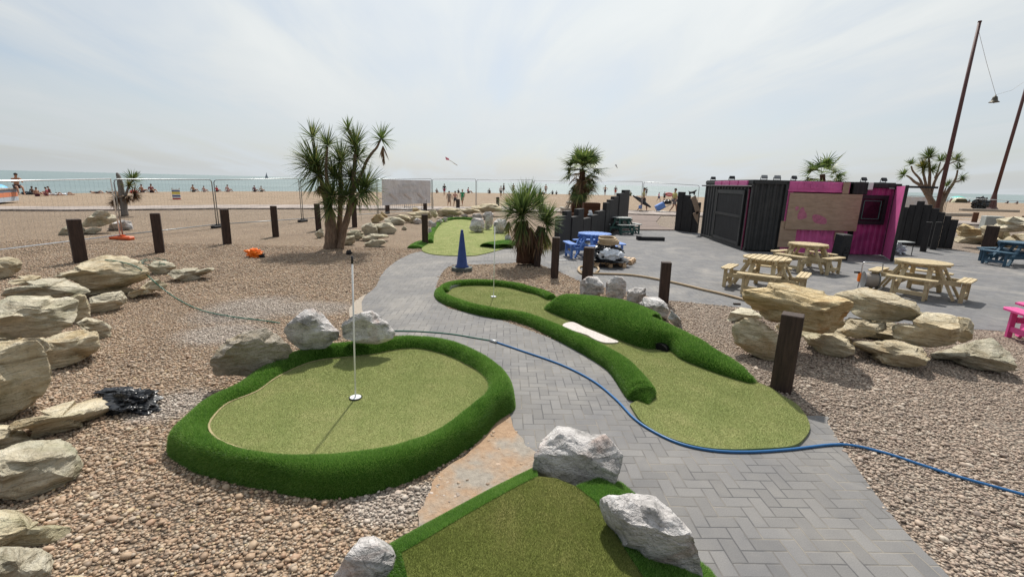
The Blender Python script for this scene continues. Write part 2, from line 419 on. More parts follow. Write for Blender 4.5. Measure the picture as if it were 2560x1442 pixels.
def stone(name, cols, strata=0., stain=None, bumpd=.05, moss=0.):
    m_, nt = mat(name); oc = nt.coord('Object'); inf = nt.new('ShaderNodeObjectInfo')
    off = nt.vm('SCALE', nt.comb(inf.outputs['Random'], nt.m('MULTIPLY', inf.outputs['Random'], 7.3), 2.), sc=31.)
    p = nt.vm('ADD', nt.coord('Object'), off)
    x, y, z = nt.xyz(p)
    ps = nt.comb(nt.m('MULTIPLY', x, 1.), nt.m('MULTIPLY', y, 1.), nt.m('MULTIPLY', z, 1. + strata * 5))
    a = nt.noise(ps, 3.2, 8, .65, .6); b = nt.noise(ps, 14, 6, .7); c = nt.vor(nt.vm('ADD', ps, nt.vm('SCALE', nt.noise(ps, 5, 3, col=True), sc=.25)), 6, 'DISTANCE_TO_EDGE')
    f = nt.m('ADD', nt.m('MULTIPLY', a, .62), nt.m('MULTIPLY', b, .38))
    col = nt.ramp(f, cols)
    if stain:
        s = nt.mapr(nt.noise(p, 2.1, 5, .6, 1.0), .54, .68, 0, .75); col = nt.mix(s, col, nt.ramp(b, [(.35, stain[0]), (.6, stain[1])]))
    if moss:
        s = nt.mapr(nt.noise(p, 1.7, 4, .6, .5), .5, .7, 0, moss); col = nt.mix(s, col, (.20, .22, .12, 1))
    crack = nt.mapr(c.outputs['Distance'], 0, .035, 0, 1)
    st_ = nt.noise(nt.comb(nt.m('MULTIPLY', x, 1.2), nt.m('MULTIPLY', y, 1.2), nt.m('MULTIPLY', z, 14.)), 1.6, 5, .6, .4)
    if strata > .3: col = nt.mix(1, col, nt.ramp(st_, [(.36, (.66, .62, .56)), (.46, (1, 1, 1)), (.62, (1.1, 1.08, 1.05))]), 'MULTIPLY')
    pit = nt.mapr(nt.noise(p, 38, 4, .7), .32, .45, .72, 1)
    ck = nt.mapr(c.outputs['Distance'], 0, .02, .72, 1); pit = nt.m('MULTIPLY', pit, ck)
    col = nt.mix(1, col, nt.comb(pit, pit, pit), 'MULTIPLY')
    tone = nt.mapr(inf.outputs['Random'], 0, 1, .86, 1.12); col = nt.mix(1, col, nt.comb(tone, tone, tone), 'MULTIPLY')
    hgt = nt.m('ADD', nt.m('ADD', nt.m('MULTIPLY', a, .9), nt.m('MULTIPLY', b, .45)), nt.m('MULTIPLY', crack, .05))
    hgt = nt.m('ADD', hgt, nt.m('ADD', nt.m('MULTIPLY', nt.noise(p, 60, 4, .7), .10), nt.m('MULTIPLY', st_, .5 * strata)))
    nt.bsdf(col, .88, nt.bump(hgt, .85, bumpd), .2)
stone('sandstone', [(.28, (.25, .19, .12)), (.41, (.47, .39, .26)), (.53, (.62, .54, .39)), (.70, (.74, .67, .53))], .8, ((.36, .24, .12), (.46, .35, .20)), .09, .45)
stone('rusty_sandstone', [(.28, (.24, .17, .09)), (.43, (.46, .35, .19)), (.56, (.58, .47, .29)), (.72, (.66, .57, .40))], .7, ((.30, .12, .03), (.44, .25, .09)), .09, .15)
stone('grey_sandstone', [(.28, (.24, .205, .15)), (.42, (.45, .40, .30)), (.54, (.60, .55, .43)), (.72, (.73, .68, .58))], .6, ((.30, .26, .18), (.42, .36, .25)), .09, .5)
stone('limestone', [(.31, (.17, .16, .155)), (.42, (.36, .345, .335)), (.50, (.64, .605, .585)), (.62, (.85, .82, .80))], .1, ((.46, .33, .27), (.66, .52, .46)), .16)
stone('brown_limestone', [(.28, (.17, .14, .11)), (.42, (.30, .26, .20)), (.55, (.43, .38, .31)), (.72, (.60, .56, .50))], .25, ((.26, .19, .10), (.36, .29, .18)), .09)

def plain(name, col, rough=.7, metal=0, spec=.4, var=.15, sc=8, bump=.0, bs=.01, stretch=None, dirt=None):
    m_, nt = mat(name); p = nt.coord('Object')
    if stretch: p = nt.vm('MULTIPLY', p, stretch)
    a = nt.noise(p, sc, 5, .65); c = np.array(col)
    cc = nt.ramp(a, [(.25, tuple(c * (1 - var))), (.75, tuple(np.minimum(c * (1 + var), .95)))])
    if dirt:
        cc = nt.mix(nt.mapr(nt.noise(p, sc * .4, 4, .7, .5), .5, .72, 0, dirt[1]), cc, (*dirt[0], 1))
    n = nt.bump(a, bump, bs) if bump else None
    nt.bsdf(cc, rough, n, spec, metal); return m_
# ================================================================= SETTING
W = lambda pts, z=0.: [G(a, b, z) for a, b in pts]
CREST = [(-700, 492), (-300, 487), (0, 485), (160, 484), (320, 480.5), (500, 479), (680, 478.5), (930, 480), (1180, 482), (1400, 485.5), (1600, 489.5), (1900, 496), (2160, 500.5), (2400, 505), (2560, 508), (3000, 520), (3500, 533)]
crest = W(CREST)
WALK_N = [(-500, 536), (0, 528), (160, 528.5), (320, 527), (545, 524), (757, 523.5), (945, 525.5), (1100, 527.5), (1400, 532), (1560, 537), (1700, 541), (1900, 547), (2200, 556), (2700, 573)]
WALK_F = [(a, b - 8.5) for a, b in WALK_N]
wn, wf = W(WALK_N), W(WALK_F)
# ground sheet: from behind the camera to the beach crest
gp = [Vector((-90, -25, 0)), Vector((90, -25, 0))] + [p for p in crest[::-1]]
mb = MB(); tri = tessellate_polygon([gp]); mb.add(gp, [tuple(t) for t in tri])
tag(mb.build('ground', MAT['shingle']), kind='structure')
# beach: tan shingle beyond the walkway, then the slope down to the water
mb = MB(); n = len(crest)
bl = [Vector((p.x, p.y, .006)) for p in wf]; bc = [Vector((p.x, p.y, .006)) for p in crest]
poly = [Vector((-75, 25, .006))] + bl + bc[::-1]
poly = bl + bc[::-1]
tri = tessellate_polygon([poly]); mb.add(poly, [tuple(t) for t in tri])
dn = []
for i, p in enumerate(bc):
    d = Vector((p.x, p.y, 0)).normalized()
    dn.append(p + d * 45 + Vector((0, 0, -5)))
mb.add(bc + dn, [(i, i + 1, n + i + 1, n + i) for i in range(n - 1)])
tag(mb.build('beach', MAT['beach_shingle']), kind='structure')
# sea
m_, nt = mat('sea_water'); geo = nt.new('ShaderNodeNewGeometry').outputs['Position']
x_, y_, _ = nt.xyz(geo)
wv = nt.noise(nt.comb(nt.m('MULTIPLY', x_, .5), y_, 0), .35, 6, .7, .3); wv2 = nt.noise(nt.comb(nt.m('MULTIPLY', x_, .35), y_, 4), .06, 4, .6)
col = nt.mix(nt.mapr(nt.noise(nt.comb(nt.m('MULTIPLY', x_, .12), y_, 0), .012, 4), .35, .65), (.105, .16, .16, 1), (.17, .225, .22, 1))
nt.bsdf(col, .40, nt.bump(nt.m('ADD', wv, nt.m('MULTIPLY', wv2, 3)), 1., .5), 1., IOR=1.33)
mb = MB(); e = 40000
mb.add([(-e, 20, -3.2), (e, 20, -3.2), (e, e, -3.2), (-e, e, -3.2)], [(0, 1, 2, 3)])
tag(mb.build('sea', MAT['sea_water']), kind='structure')

# plaza and path sheets
PLAZA = [(1120, 655), (1300, 632), (1398, 622), (1470, 604), (1545, 578), (1600, 574), (1690, 576), (1742, 583), (2241, 612), (2377, 624), (2455, 636), (2560, 648), (2900, 690), (2900, 880), (2560, 832), (2435, 823), (2300, 812), (2000, 790), (1860, 770), (1800, 764), (1740, 758), (1673, 751), (1600, 737), (1500, 716), (1450, 704), (1394, 678), (1330, 655), (1240, 660), (1180, 662)]
pz = [Vector((p.x, p.y, .004)) for p in W(PLAZA)]
mb = MB(); mb.add(pz, [tuple(t) for t in tessellate_polygon([pz])])
tag(mb.build('plaza', MAT['plaza_paving']), kind='structure')
PL = [(1735, 1560), (1735, 1400), (1640, 1290), (1500, 1215), (1340, 1134), (1306, 1107), (1280, 1070), (1268, 1030), (1250, 950), (1190, 890), (1100, 860), (985, 838), (930, 800), (902, 774), (902, 755), (913, 740), (940, 716), (952, 690), (975, 665), (1010, 643), (1055, 629), (1180, 620), (1290, 612)]
PR = [(2460, 1560), (2372, 1442), (2258, 1325), (2155, 1190), (2098, 1105), (2068, 1058), (2040, 1040), (1700, 1040), (1500, 900), (1250, 800), (1120, 770), (1092, 735), (1096, 700), (1115, 672), (1150, 660), (1220, 652), (1330, 650)]
pl = smooth_curve(W(PL), 4); pr_ = smooth_curve(W(PR), 4)
pp = [Vector((p.x, p.y, .008)) for p in pl + pr_[::-1]]
mb = MB(); mb.add(pp, [tuple(t) for t in tessellate_polygon([pp])])
tag(mb.build('path', MAT['path_paving']), kind='structure')
# concrete haunching beside the paving, bare sand
plain('concrete_bed', (.34, .29, .235), .9, sc=14, var=.12, bump=.3, bs=.01, dirt=((.33, .28, .22), .5))
m_, nt = mat('bare_sand'); geo = nt.new('ShaderNodeNewGeometry').outputs['Position']
a = nt.noise(geo, 22, 6, .75, .2); b = nt.noise(geo, 2.2, 5, .6)
col = nt.mix(nt.mapr(b, .45, .62), nt.ramp(a, [(.3, (.32, .21, .135)), (.7, (.48, .335, .225))]), nt.ramp(a, [(.3, (.27, .24, .205)), (.7, (.41, .365, .31))]))
nt.bsdf(col, .95, nt.bump(a, .9, .02), .1)
SAND = smooth_curve(W([(1269, 1028), (1240, 1042), (1220, 1085), (1170, 1122), (1120, 1165), (1085, 1205), (1060, 1245), (1048, 1290), (1062, 1320), (1170, 1260), (1330, 1185), (1420, 1170), (1342, 1134), (1308, 1107), (1282, 1070)], .012), 6, True)
SAND = [p + Vector((.05 * noise.noise(p * 7), .05 * noise.noise(p * 7 + Vector((5, 5, 5))), 0)) for p in SAND]
mb = MB(); mb.add(SAND, [tuple(t) for t in tessellate_polygon([SAND])])
tag(mb.build('sand', MAT['bare_sand']), kind='structure')
CON = W([(915, 734), (892, 748), (872, 772), (874, 792), (905, 806), (930, 798), (905, 776), (904, 755)], .014)
mb = MB(); mb.add(CON, [tuple(t) for t in tessellate_polygon([CON])])
tag(mb.build('concrete_edge_ground', MAT['concrete_bed']), kind='structure')
# beach walkway of boards
def boards(name, base, ax='x', pitch=.15):
    m_, nt = mat(name); geo = nt.new('ShaderNodeNewGeometry').outputs['Position']; x, y, z = nt.xyz(geo)
    u = nt.m('DIVIDE', x if ax == 'x' else y, pitch); i = nt.m('FLOOR', u); f = nt.m('SUBTRACT', u, i)
    wn_ = nt.new('ShaderNodeTexWhiteNoise', noise_dimensions='1D'); nt.put(wn_.inputs['W'], i)
    b = np.array(base); col = nt.ramp(wn_.outputs[0], [(0, tuple(b * .7)), (1, tuple(b * 1.3))])
    g_ = nt.m('MULTIPLY', nt.mapr(f, 0, .07, .25, 1), nt.mapr(nt.noise(geo, 3, 5, .7), .3, .7, .8, 1.15))
    col = nt.mix(1, col, nt.comb(g_, g_, g_), 'MULTIPLY'); nt.bsdf(col, .85, None, .2)
boards('walk_boards', (.33, .28, .25)); boards('deck_boards', (.20, .155, .135), 'y', .16)
mb = MB(); n = len(wn); vs = [Vector((p.x, p.y, .10)) for p in wn] + [Vector((p.x, p.y, .10)) for p in wf] + [Vector((p.x, p.y, 0)) for p in wn]
mb.add(vs, [(i, i + 1, n + i + 1, n + i) for i in range(n - 1)] + [(2 * n + i, 2 * n + i + 1, i + 1, i) for i in range(n - 1)])
tag(mb.build('beach_path', MAT['walk_boards']), kind='structure')
DK = W([(1500, 576), (1690, 577), (1648, 566), (1640, 556), (1652, 541), (1540, 537), (1520, 545)])
mb = MB(); mb.prism([(p.x, p.y) for p in DK], .0, .05)
tag(mb.build('deck_path', MAT['deck_boards']), kind='structure')

# ================================================================= PUTTING GREENS
def berm_rings(A, B, zA, zB, h, prof=10, under=.03):
    rows = []
    for i in range(len(A)):
        row = []; a, b = Vector(A[i]), Vector(B[i]); hh = h[i] if isinstance(h, list) else h
        for k in range(prof + 1):
            ph = math.pi * k / prof; t = .5 - .5 * math.cos(ph)
            p = a.lerp(b, t); s_ = math.sin(ph) ** .62
            p.z = zA + (zB - zA) * t + hh * s_ + .012 * noise.noise(Vector((p.x * 3, p.y * 3, 1)))
            if k in (0, prof): p.z -= under
            row.append(p)
        rows.append(row)
    return rows
def rings_mesh(rows, closed=False):
    n = len(rows[0]); V = [p for r in rows for p in r]; L = len(rows)
    Fq = [(i * n + k, ((i + 1) % L) * n + k, ((i + 1) % L) * n + k + 1, i * n + k + 1) for i in range(L if closed else L - 1) for k in range(n - 1)]
    if not closed:
        Fq += [tuple(range(n)), tuple((L - 1) * n + k for k in range(n))[::-1]]
    return V, Fq
def offset(P, d, closed=False):
    out = []; n = len(P)
    for i in range(n):
        a = P[(i - 1) % n] if closed or i else P[0]; b = P[(i + 1) % n] if closed or i < n - 1 else P[-1]
        t = (b - a); t.z = 0; t.normalize(); nn_ = Vector((-t.y, t.x, 0)); dd = d[i] if isinstance(d, list) else d
        out.append(P[i] + nn_ * dd)
    return out
def blades(name, V, Fc, dens, length, width, matn, parent, lean=.55, jit=.4, upz=.0, fall=None):
    """short tapered grass blades over a surface, one mesh"""
    V = np.array([tuple(v) for v in V]); T = []
    for f in Fc:
        for k in range(1, len(f) - 1): T.append((f[0], f[k], f[k + 1]))
    T = np.array(T); a, b, c = V[T[:, 0]], V[T[:, 1]], V[T[:, 2]]
    nrm = np.cross(b - a, c - a); ar = np.linalg.norm(nrm, axis=1) / 2; nrm = nrm / (2 * ar[:, None] + 1e-12)
    nrm[nrm[:, 2] < 0] *= -1
    cen = (a + b + c) / 3; dist = np.linalg.norm(cen - np.array([0, 0, HC]), axis=1)
    w_ = ar * dens * np.clip((5.0 / dist) ** 1.8, .06, 2.2)
    N = int(w_.sum()); idx = RNG.choice(len(T), N, p=w_ / w_.sum())
    r1, r2 = RNG.random(N), RNG.random(N); fl = r1 + r2 > 1; r1[fl] = 1 - r1[fl]; r2[fl] = 1 - r2[fl]
    P = a[idx] + (b - a)[idx] * r1[:, None] + (c - a)[idx] * r2[:, None]; Nn = nrm[idx]; D = dist[idx]
    big = np.clip(D / 5.0, .7, 3.0)[:, None]
    rd = RNG.normal(size=(N, 3)); rd -= (rd * Nn).sum(1)[:, None] * Nn; rd /= np.linalg.norm(rd, axis=1)[:, None]
    ln = length * (1 + jit * (RNG.random(N)[:, None] - .5)) * np.minimum(big, 1.3)
    tip = P + (Nn + rd * lean * RNG.random((N, 1)) + np.array([0, 0, upz])) * ln
    side = np.cross(rd, Nn); side /= np.linalg.norm(side, axis=1)[:, None]; ww = width * big
    base0 = P - side * ww / 2 - Nn * .004; base1 = P + side * ww / 2 - Nn * .004
    VV = np.concatenate([base0, base1, tip]); rr = RNG.random(N)
    FF = np.stack([np.arange(N), np.arange(N) + N, np.arange(N) + 2 * N], 1)
    o = np_mesh(name, VV, FF, MAT[matn], parent, False, {'rnd': np.tile(rr, 3), 'tip': np.r_[np.zeros(2 * N), np.ones(N)]})
    tag(o, kind='stuff'); return o
def turf(parent, poly, z, base='turf_base', bl='turf_blades', skirt=.0, length=.010, fan=False, dens=60000):
    P = [Vector((p[0], p[1], z)) for p in poly]
    if fan:
        P = P + [sum(P, Vector()) / len(P)]; tri = [(i, (i + 1) % (len(P) - 1), len(P) - 1) for i in range(len(P) - 1)]
    else: tri = [tuple(t) for t in tessellate_polygon([P])]
    V = list(P); Fc = list(tri); n = len(P) - (1 if fan else 0)
    # subdivide for even scatter not needed: area weighting handles it
    SK = V + [Vector((p.x, p.y, 0)) for p in P]; q = len(P); FS = Fc + [(i, (i + 1) % n, q + (i + 1) % n, q + i) for i in range(n)]
    # distance weighting needs smaller triangles
    bm = bmesh.new(); vs = [bm.verts.new(v) for v in V]
    for t in tri:
        try: bm.faces.new([vs[i] for i in t])
        except ValueError: pass
    for _ in range(4):
        long = [e for e in bm.edges if e.calc_length() > .35]
        if not long: break
        bmesh.ops.subdivide_edges(bm, edges=long, cuts=1); bmesh.ops.triangulate(bm, faces=[f for f in bm.faces if len(f.verts) > 3])
    bm.verts.index_update(); V2 = [v.co.copy() for v in bm.verts]; F2 = [tuple(v.index for v in f.verts) for f in bm.faces]; bm.free()
    t = mesh_obj('turf', SK, FS, MAT[base], parent)
    blades('turf_pile', V2, F2, dens, length, .0024, bl, t, 1.1)
    return t
def rim(parent, V, Fq, name='rim', length=.018, dens=48000):
    o = mesh_obj(name, V, Fq, MAT['rim_base'], parent, True)
    blades('grass_pile', V, [f for f in Fq if len(f) == 4], dens * 1.3, length, .0038, 'rim_blades', o, 1.2, upz=.1)
    return o
plain('white_paint', (.80, .80, .78), .5, var=.06); plain('black_plastic', (.02, .02, .022), .5)
plain('cup_grey', (.62, .64, .66), .5)
m_, nt = mat('pitch_black'); nt.bsdf((.006, .006, .006), .9)  # black standing for the shade inside openings
def cup(parent, c):
    m = MB(); m.lathe(c + Vector((0, 0, .004)), [(.058, 0), (.058, .008), (.052, .008), (.052, .006)], 28); m.build('cup_rim', MAT['black_plastic'], parent, True)
    m = MB(); m.lathe(c + Vector((0, 0, .008)), [(.051, 0), (.051, .007), (.0, .010)], 28); m.build('cup_plate', MAT['cup_grey'], parent, False)
def flag_pole(c, top, lab):
    t = thing('flag_pole', lab, 'flag pole', c); d = top - c
    m = MB(); m.tube([Vector((0, 0, .01)), d * .95], .0078, 10); m.build('pole', MAT['white_paint'], t, True)
    m = MB(); m.tube([d * .95, d], .010, 10); m.build('pole_cap', MAT['black_plastic'], t, True)

# --- green A : the kidney-shaped green in front on the left
zA = .18
inner_a = [(520, 1072), (527, 1047), (568, 1006), (640, 980), (685, 946), (756, 912), (816, 897), (924, 888), (984, 875), (1044, 871), (1112, 886), (1168, 912), (1205, 935), (1224, 965),
           (1207, 995), (1152, 1036), (1093, 1077), (999, 1112), (887, 1133), (760, 1140), (662, 1136), (587, 1118), (540, 1098)]
front = [(1268, 990), (1264, 1015), (1239, 1050), (1218, 1087), (1168, 1124), (1093, 1169), (999, 1214), (887, 1244), (831, 1252), (737, 1240), (662, 1221), (550, 1198), (456, 1163), (413, 1125)]
ringA = smooth_curve(W(inner_a, zA), 5, True)
for _ in range(3):
    L = len(ringA); ringA = [(ringA[i - 1] + ringA[i] * 2 + ringA[(i + 1) % L]) / 4 for i in range(L)]
def area2(P): return sum(P[i - 1].x * P[i].y - P[i].x * P[i - 1].y for i in range(len(P)))
SG = -1 if area2(ringA) > 0 else 1      # offset() goes to the left of travel
cA = sum(ringA, Vector()) / len(ringA)
offA = offset(ringA, [SG * (.28 + .05 * noise.noise(Vector((p.x * .9, p.y * .9, 4)))) for p in ringA], True)
fr_ = W(front); polyA = [p for p in offA if p.y > 4.05 or (p.x < -2.6 and p.y > 3.45)]
angs = sorted([(math.atan2(p.y - cA.y, p.x - cA.x), (p.xy - cA.xy).length) for p in polyA + fr_])
aa = np.array([a for a, _ in angs]); rr0 = np.array([r for _, r in angs])
outA = []
for p in ringA:
    th = math.atan2(p.y - cA.y, p.x - cA.x); q = float(np.interp(th, np.r_[aa - 2 * math.pi, aa, aa + 2 * math.pi], np.r_[rr0, rr0, rr0])); q = max(q, (p.xy - cA.xy).length + .14)
    outA.append(Vector((cA.x + math.cos(th) * q, cA.y + math.sin(th) * q, 0)))
for _ in range(3): outA = [(outA[i - 1] + outA[i] * 2 + outA[(i + 1) % L]) / 4 for i in range(L)]
hA = [(.035 + .075 * min(1, max(0, (p.y - 3.6) / 1.4))) + .015 * noise.noise(Vector((p.x * 1.3, p.y * 1.3, 9))) for p in ringA]
gA = thing('putting_green', 'large oval putting green with thick grass rim, left of the paved path', 'putting green', (0, 0, 0), group='putting greens of the mini golf course')
rows = []
for a, b, hh in zip(outA, ringA, hA):
    row = [Vector((a.x, a.y, -.03))]
    for k in range(13):
        s_ = k / 12; sc_ = .58; q = a.lerp(b, s_); q.z = (zA + hh) * (1 - (1 - min(1, s_ / sc_)) ** 2.7) ** .5 if s_ < sc_ else zA + hh * (1 - ((s_ - sc_) / (1 - sc_)) ** 2)
        q.z += .010 * noise.noise(Vector((q.x * 4, q.y * 4, 1))) + .006 * noise.noise(Vector((q.x * 13, q.y * 13, 5))); row.append(q)
    rows.append(row)
V, Fq = rings_mesh(rows, True); rim(gA, V, Fq, dens=42000)
turf(gA, [(p.x, p.y) for p in offset(ringA, .0, True)], zA, fan=True, dens=60000)
hcA = G(889, 995, zA); cup(gA, hcA); flag_pole(hcA, AT(880, 640, hcA.y - .02), 'white flag pole standing in the hole of the big oval green in front')
RINGS = [[(p.x, p.y) for p in outA]]
# pale worn edge between rim and turf
plain('worn_edge', (.36, .29, .16), .9, sc=20)
mb = MB(); e1 = list(ringA); e2 = offset(ringA, [-SG * .016 * max(.15, min(1, (-1.1 - p.x))) for p in ringA], True)
L = len(e1); mb.add([p + Vector((0, 0, .009)) for p in e1] + [p + Vector((0, 0, .006)) for p in e2], [(i, (i + 1) % L, L + (i + 1) % L, L + i) for i in range(L)])
mb.build('worn_edge', MAT['worn_edge'], gA)

# --- green B : the long one across the path
gB = thing('putting_green', 'long winding putting green with grass mound and white sand patch', 'putting green', (0, 0, 0), group='putting greens of the mini golf course')
zB = .035
o1 = z9((1318, 940), (1270, 870), (1200, 760), (1130, 700), (1000, 620), (850, 540), (700, 462), (560, 415), (450, 402), (300, 370), (180, 330), (92, 290), (65, 245))
O1 = smooth_curve(W(o1), 6)
w1 = [.30 - .14 * min(1, i / (len(O1) * .55)) for i in range(len(O1))]
I1 = offset(O1, [-q for q in w1])
h1 = [min(.17, .09 + .02 * i) if i < 5 else .17 - .05 * min(1, i / (len(O1) * .6)) for i in range(len(O1))]
# circle part : inner edge is what one sees
i2 = z9((155, 235), (170, 208), (250, 192), (400, 190), (550, 205), (650, 232), (725, 250), (790, 282))
I2 = smooth_curve(W(i2, zB), 6); O2 = offset(I2, .19)
if (O2[10] - G(1237, 742)).length < (I2[10] - G(1237, 742)).length: O2 = offset(I2, -.19)
for q in O2: q.z = 0
Oall = O1 + [O1[-1].lerp(O2[0], .5)] + O2; Iall = I1 + [I1[-1].lerp(I2[0], .5)] + I2
for q in Iall: q.z = 0
for _ in range(3):
    Oall = [Oall[0]] + [(Oall[i - 1] + Oall[i] * 2 + Oall[i + 1]) / 4 for i in range(1, len(Oall) - 1)] + [Oall[-1]]
    Iall = [Iall[0]] + [(Iall[i - 1] + Iall[i] * 2 + Iall[i + 1]) / 4 for i in range(1, len(Iall) - 1)] + [Iall[-1]]
hb = h1 + [.12] * (1 + len(I2))
# rounded end nearest the camera
Oall[0] = Oall[0].lerp(Iall[0], .5) + Vector((0, -.10, 0)); Iall[0] = Oall[0] + Vector((.01, 0, 0)); hb[0] = .02; hb[1] = .11; hb[2] = .15
Oall[1] = Oall[1].lerp(Iall[1], .14); Iall[1] = Iall[1].lerp(Oall[1], .14)
V, Fq = rings_mesh(berm_rings(Oall, Iall, 0, zB, hb, 10)); rim(gB, V, Fq)
# mound
m1 = z9((765, 352), (850, 392), (1000, 450), (1130, 500), (1250, 552), (1400, 606), (1500, 612), (1570, 620), (1650, 680), (1800, 742), (1950, 795), (2080, 832), (2132, 822))
M1 = smooth_curve(W(m1), 5); nm = len(M1)
def lerpl(xs, ys, x): return float(np.interp(x, xs, ys))
wm = [lerpl([0, .08, .25, .45, .52, .6, .75, 1], [.40, .80, .90, .80, .68, .52, .42, .10], i / (nm - 1)) for i in range(nm)]
hm = [lerpl([0, .05, .22, .44, .52, .60, .78, .95, 1], [.08, .32, .43, .40, .33, .24, .18, .10, .03], i / (nm - 1)) for i in range(nm)]
M2 = offset(M1, wm)
if M2[20].y < M1[20].y: M2 = offset(M1, [-q for q in wm])
for _ in range(14): M2 = [M2[0]] + [(M2[i - 1] + M2[i] * 2 + M2[i + 1]) / 4 for i in range(1, nm - 1)] + [M2[-1]]
V, Fq = rings_mesh(berm_rings(M1, M2, 0, 0, hm, 14)); rim(gB, V, Fq, 'mound', dens=34000)
MOUND = [(p.x, p.y) for p in M1 + M2[::-1]]
# tunnel mouth in the mound: a closed black face stands for the shade inside
ta = G(*z9((1505, 612))[0]); tdir = (G(*z9((1380, 690))[0]) - ta).normalized(); tx = Vector((-tdir.y, tdir.x, 0))
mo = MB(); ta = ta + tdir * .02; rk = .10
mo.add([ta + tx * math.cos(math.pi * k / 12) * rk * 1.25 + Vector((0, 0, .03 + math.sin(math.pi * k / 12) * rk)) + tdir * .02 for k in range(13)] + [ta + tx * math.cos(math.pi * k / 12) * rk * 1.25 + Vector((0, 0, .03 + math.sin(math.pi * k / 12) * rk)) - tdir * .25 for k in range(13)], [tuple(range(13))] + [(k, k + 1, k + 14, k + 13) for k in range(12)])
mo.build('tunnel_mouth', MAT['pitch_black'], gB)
tb = z9((1318, 945), (1400, 1060), (1550, 1150), (1750, 1212), (1950, 1232), (2150, 1228), (2350, 1212), (2430, 1165), (2470, 1080), (2400, 960), (2300, 895), (2215, 840))
TB = smooth_curve(W(tb, zB), 5)
tpoly = [(p.x, p.y) for p in TB] + [(M1[i].lerp(M2[i], .4).x, M1[i].lerp(M2[i], .4).y) for i in range(nm - 2, -1, -3)] + [(p.x, p.y) for p in [Oall[i].lerp(Iall[i], .6) for i in range(len(Oall) - 1, 1, -2)]]
turf(gB, tpoly, zB, dens=60000)
RINGS.append([(p.x, p.y) for p in TB] + [(p.x, p.y) for p in M2[::-1]] + [(p.x, p.y) for p in Oall[::-1]])
hcB = G(*z9((445, 262))[0], zB); cup(gB, hcB); flag_pole(hcB, AT(1237.5, 556, hcB.y), 'slim white flag pole standing in the hole of the long green by the blue cone')
m_, nt = mat('white_sand'); geo = nt.new('ShaderNodeNewGeometry').outputs['Position']
nt.bsdf(nt.ramp(nt.noise(geo, 40, 4, .8), [(.3, (.42, .37, .34)), (.6, (.66, .61, .57))]), .95, nt.bump(nt.noise(geo, 30, 4), .5, .02))
sp = smooth_curve(W(z9((888, 442), (915, 428), (960, 426), (1030, 460), (1100, 488), (1200, 530), (1245, 550), (1200, 557), (1140, 552), (1080, 528), (1040, 505), (950, 478), (900, 462)), zB + .012), 4, True)
mb = MB(); mb.prism([(p.x, p.y) for p in sp], zB + .002, zB + .02); mb.build('sand_patch', MAT['white_sand'], gB)
# grey edging behind the hole
plain('edging_grey', (.20, .22, .20), .8)
ed = smooth_curve(W(z9((165, 225), (185, 205), (260, 190), (400, 186), (550, 200), (640, 222), (715, 246)), zB), 6)
mb = MB(); n = len(ed); mb.add([p + Vector((0, -.012, 0)) for p in ed] + [p + Vector((0, -.012, .05)) for p in ed] + [p + Vector((0, .03, .055)) for p in ed],
       [(i, i + 1, n + i + 1, n + i) for i in range(n - 1)] + [(n + i, n + i + 1, 2 * n + i + 1, 2 * n + i) for i in range(n - 1)]); mb.build('edging', MAT['edging_grey'], gB)

# --- green C : at the far end of the path
gC = thing('putting_green', 'far putting green by the end of the path, ringed with small white rocks', 'putting green', (0, 0, 0), group='putting greens of the mini golf course')
zC = .03
tc = zg((390, 885), (440, 935), (600, 975), (800, 993), (1050, 1000), (1300, 1000), (1450, 980), (1700, 920), (1900, 860), (1960, 800), (1950, 600), (1850, 480), (1700, 450), (1500, 420), (1290, 385), (1290, 350), (1150, 350), (1000, 355), (880, 375), (800, 400), (700, 450), (620, 520), (560, 640), (440, 800))
TC = smooth_curve(W(tc, zC), 3, True); turf(gC, [(p.x, p.y) for p in TC], zC, dens=16000)
RINGS.append([(p.x, p.y) for p in TC])
c1 = smooth_curve(W(zg((600, 780), (605, 650), (650, 540), (720, 450), (800, 395), (900, 362), (1030, 350), (1160, 352), (1290, 370)), zC), 4)
c2 = offset(c1, .22)
V, Fq = rings_mesh(berm_rings(c2, c1, 0, zC, .14, 8)); rim(gC, V, Fq, dens=14000)
c1 = smooth_curve(W(zg((400, 880), (440, 850), (515, 800), (560, 790))), 4); V, Fq = rings_mesh(berm_rings(offset(c1, .5), c1, 0, 0, .10, 8)); rim(gC, V, Fq, 'rim_end', dens=9000)
c1 = smooth_curve(W(zg((1640, 868), (1720, 900), (1900, 860), (2060, 835), (2140, 825))), 4)
V, Fq = rings_mesh(berm_rings(c1, offset(c1, .75), 0, 0, [.06] + [.17] * (len(c1) - 2) + [.08], 8)); rim(gC, V, Fq, 'side_mound', dens=9000)

# --- green D : nearest the camera at the bottom
gD = thing('putting_green', 'nearest putting green at the bottom of the view, sloping turf coloured dark for shade between three white boulders', 'putting green', (0, 0, 0), group='putting greens of the mini golf course')
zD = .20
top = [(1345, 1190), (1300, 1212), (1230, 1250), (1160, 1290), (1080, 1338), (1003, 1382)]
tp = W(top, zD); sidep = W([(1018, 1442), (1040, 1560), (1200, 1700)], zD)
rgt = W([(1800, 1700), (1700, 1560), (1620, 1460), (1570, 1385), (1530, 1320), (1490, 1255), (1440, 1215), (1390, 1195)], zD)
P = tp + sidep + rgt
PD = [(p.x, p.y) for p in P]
turf(gD, PD, zD, 'turf_base_shaded', 'shaded_turf_blades', dens=80000, length=.013)
outl = W([(1336, 1168), (1290, 1190), (1225, 1222), (1150, 1262), (1070, 1305), (975, 1358), (960, 1400), (900, 1560)], .06)
inn = tp + sidep[:2]
rows = []
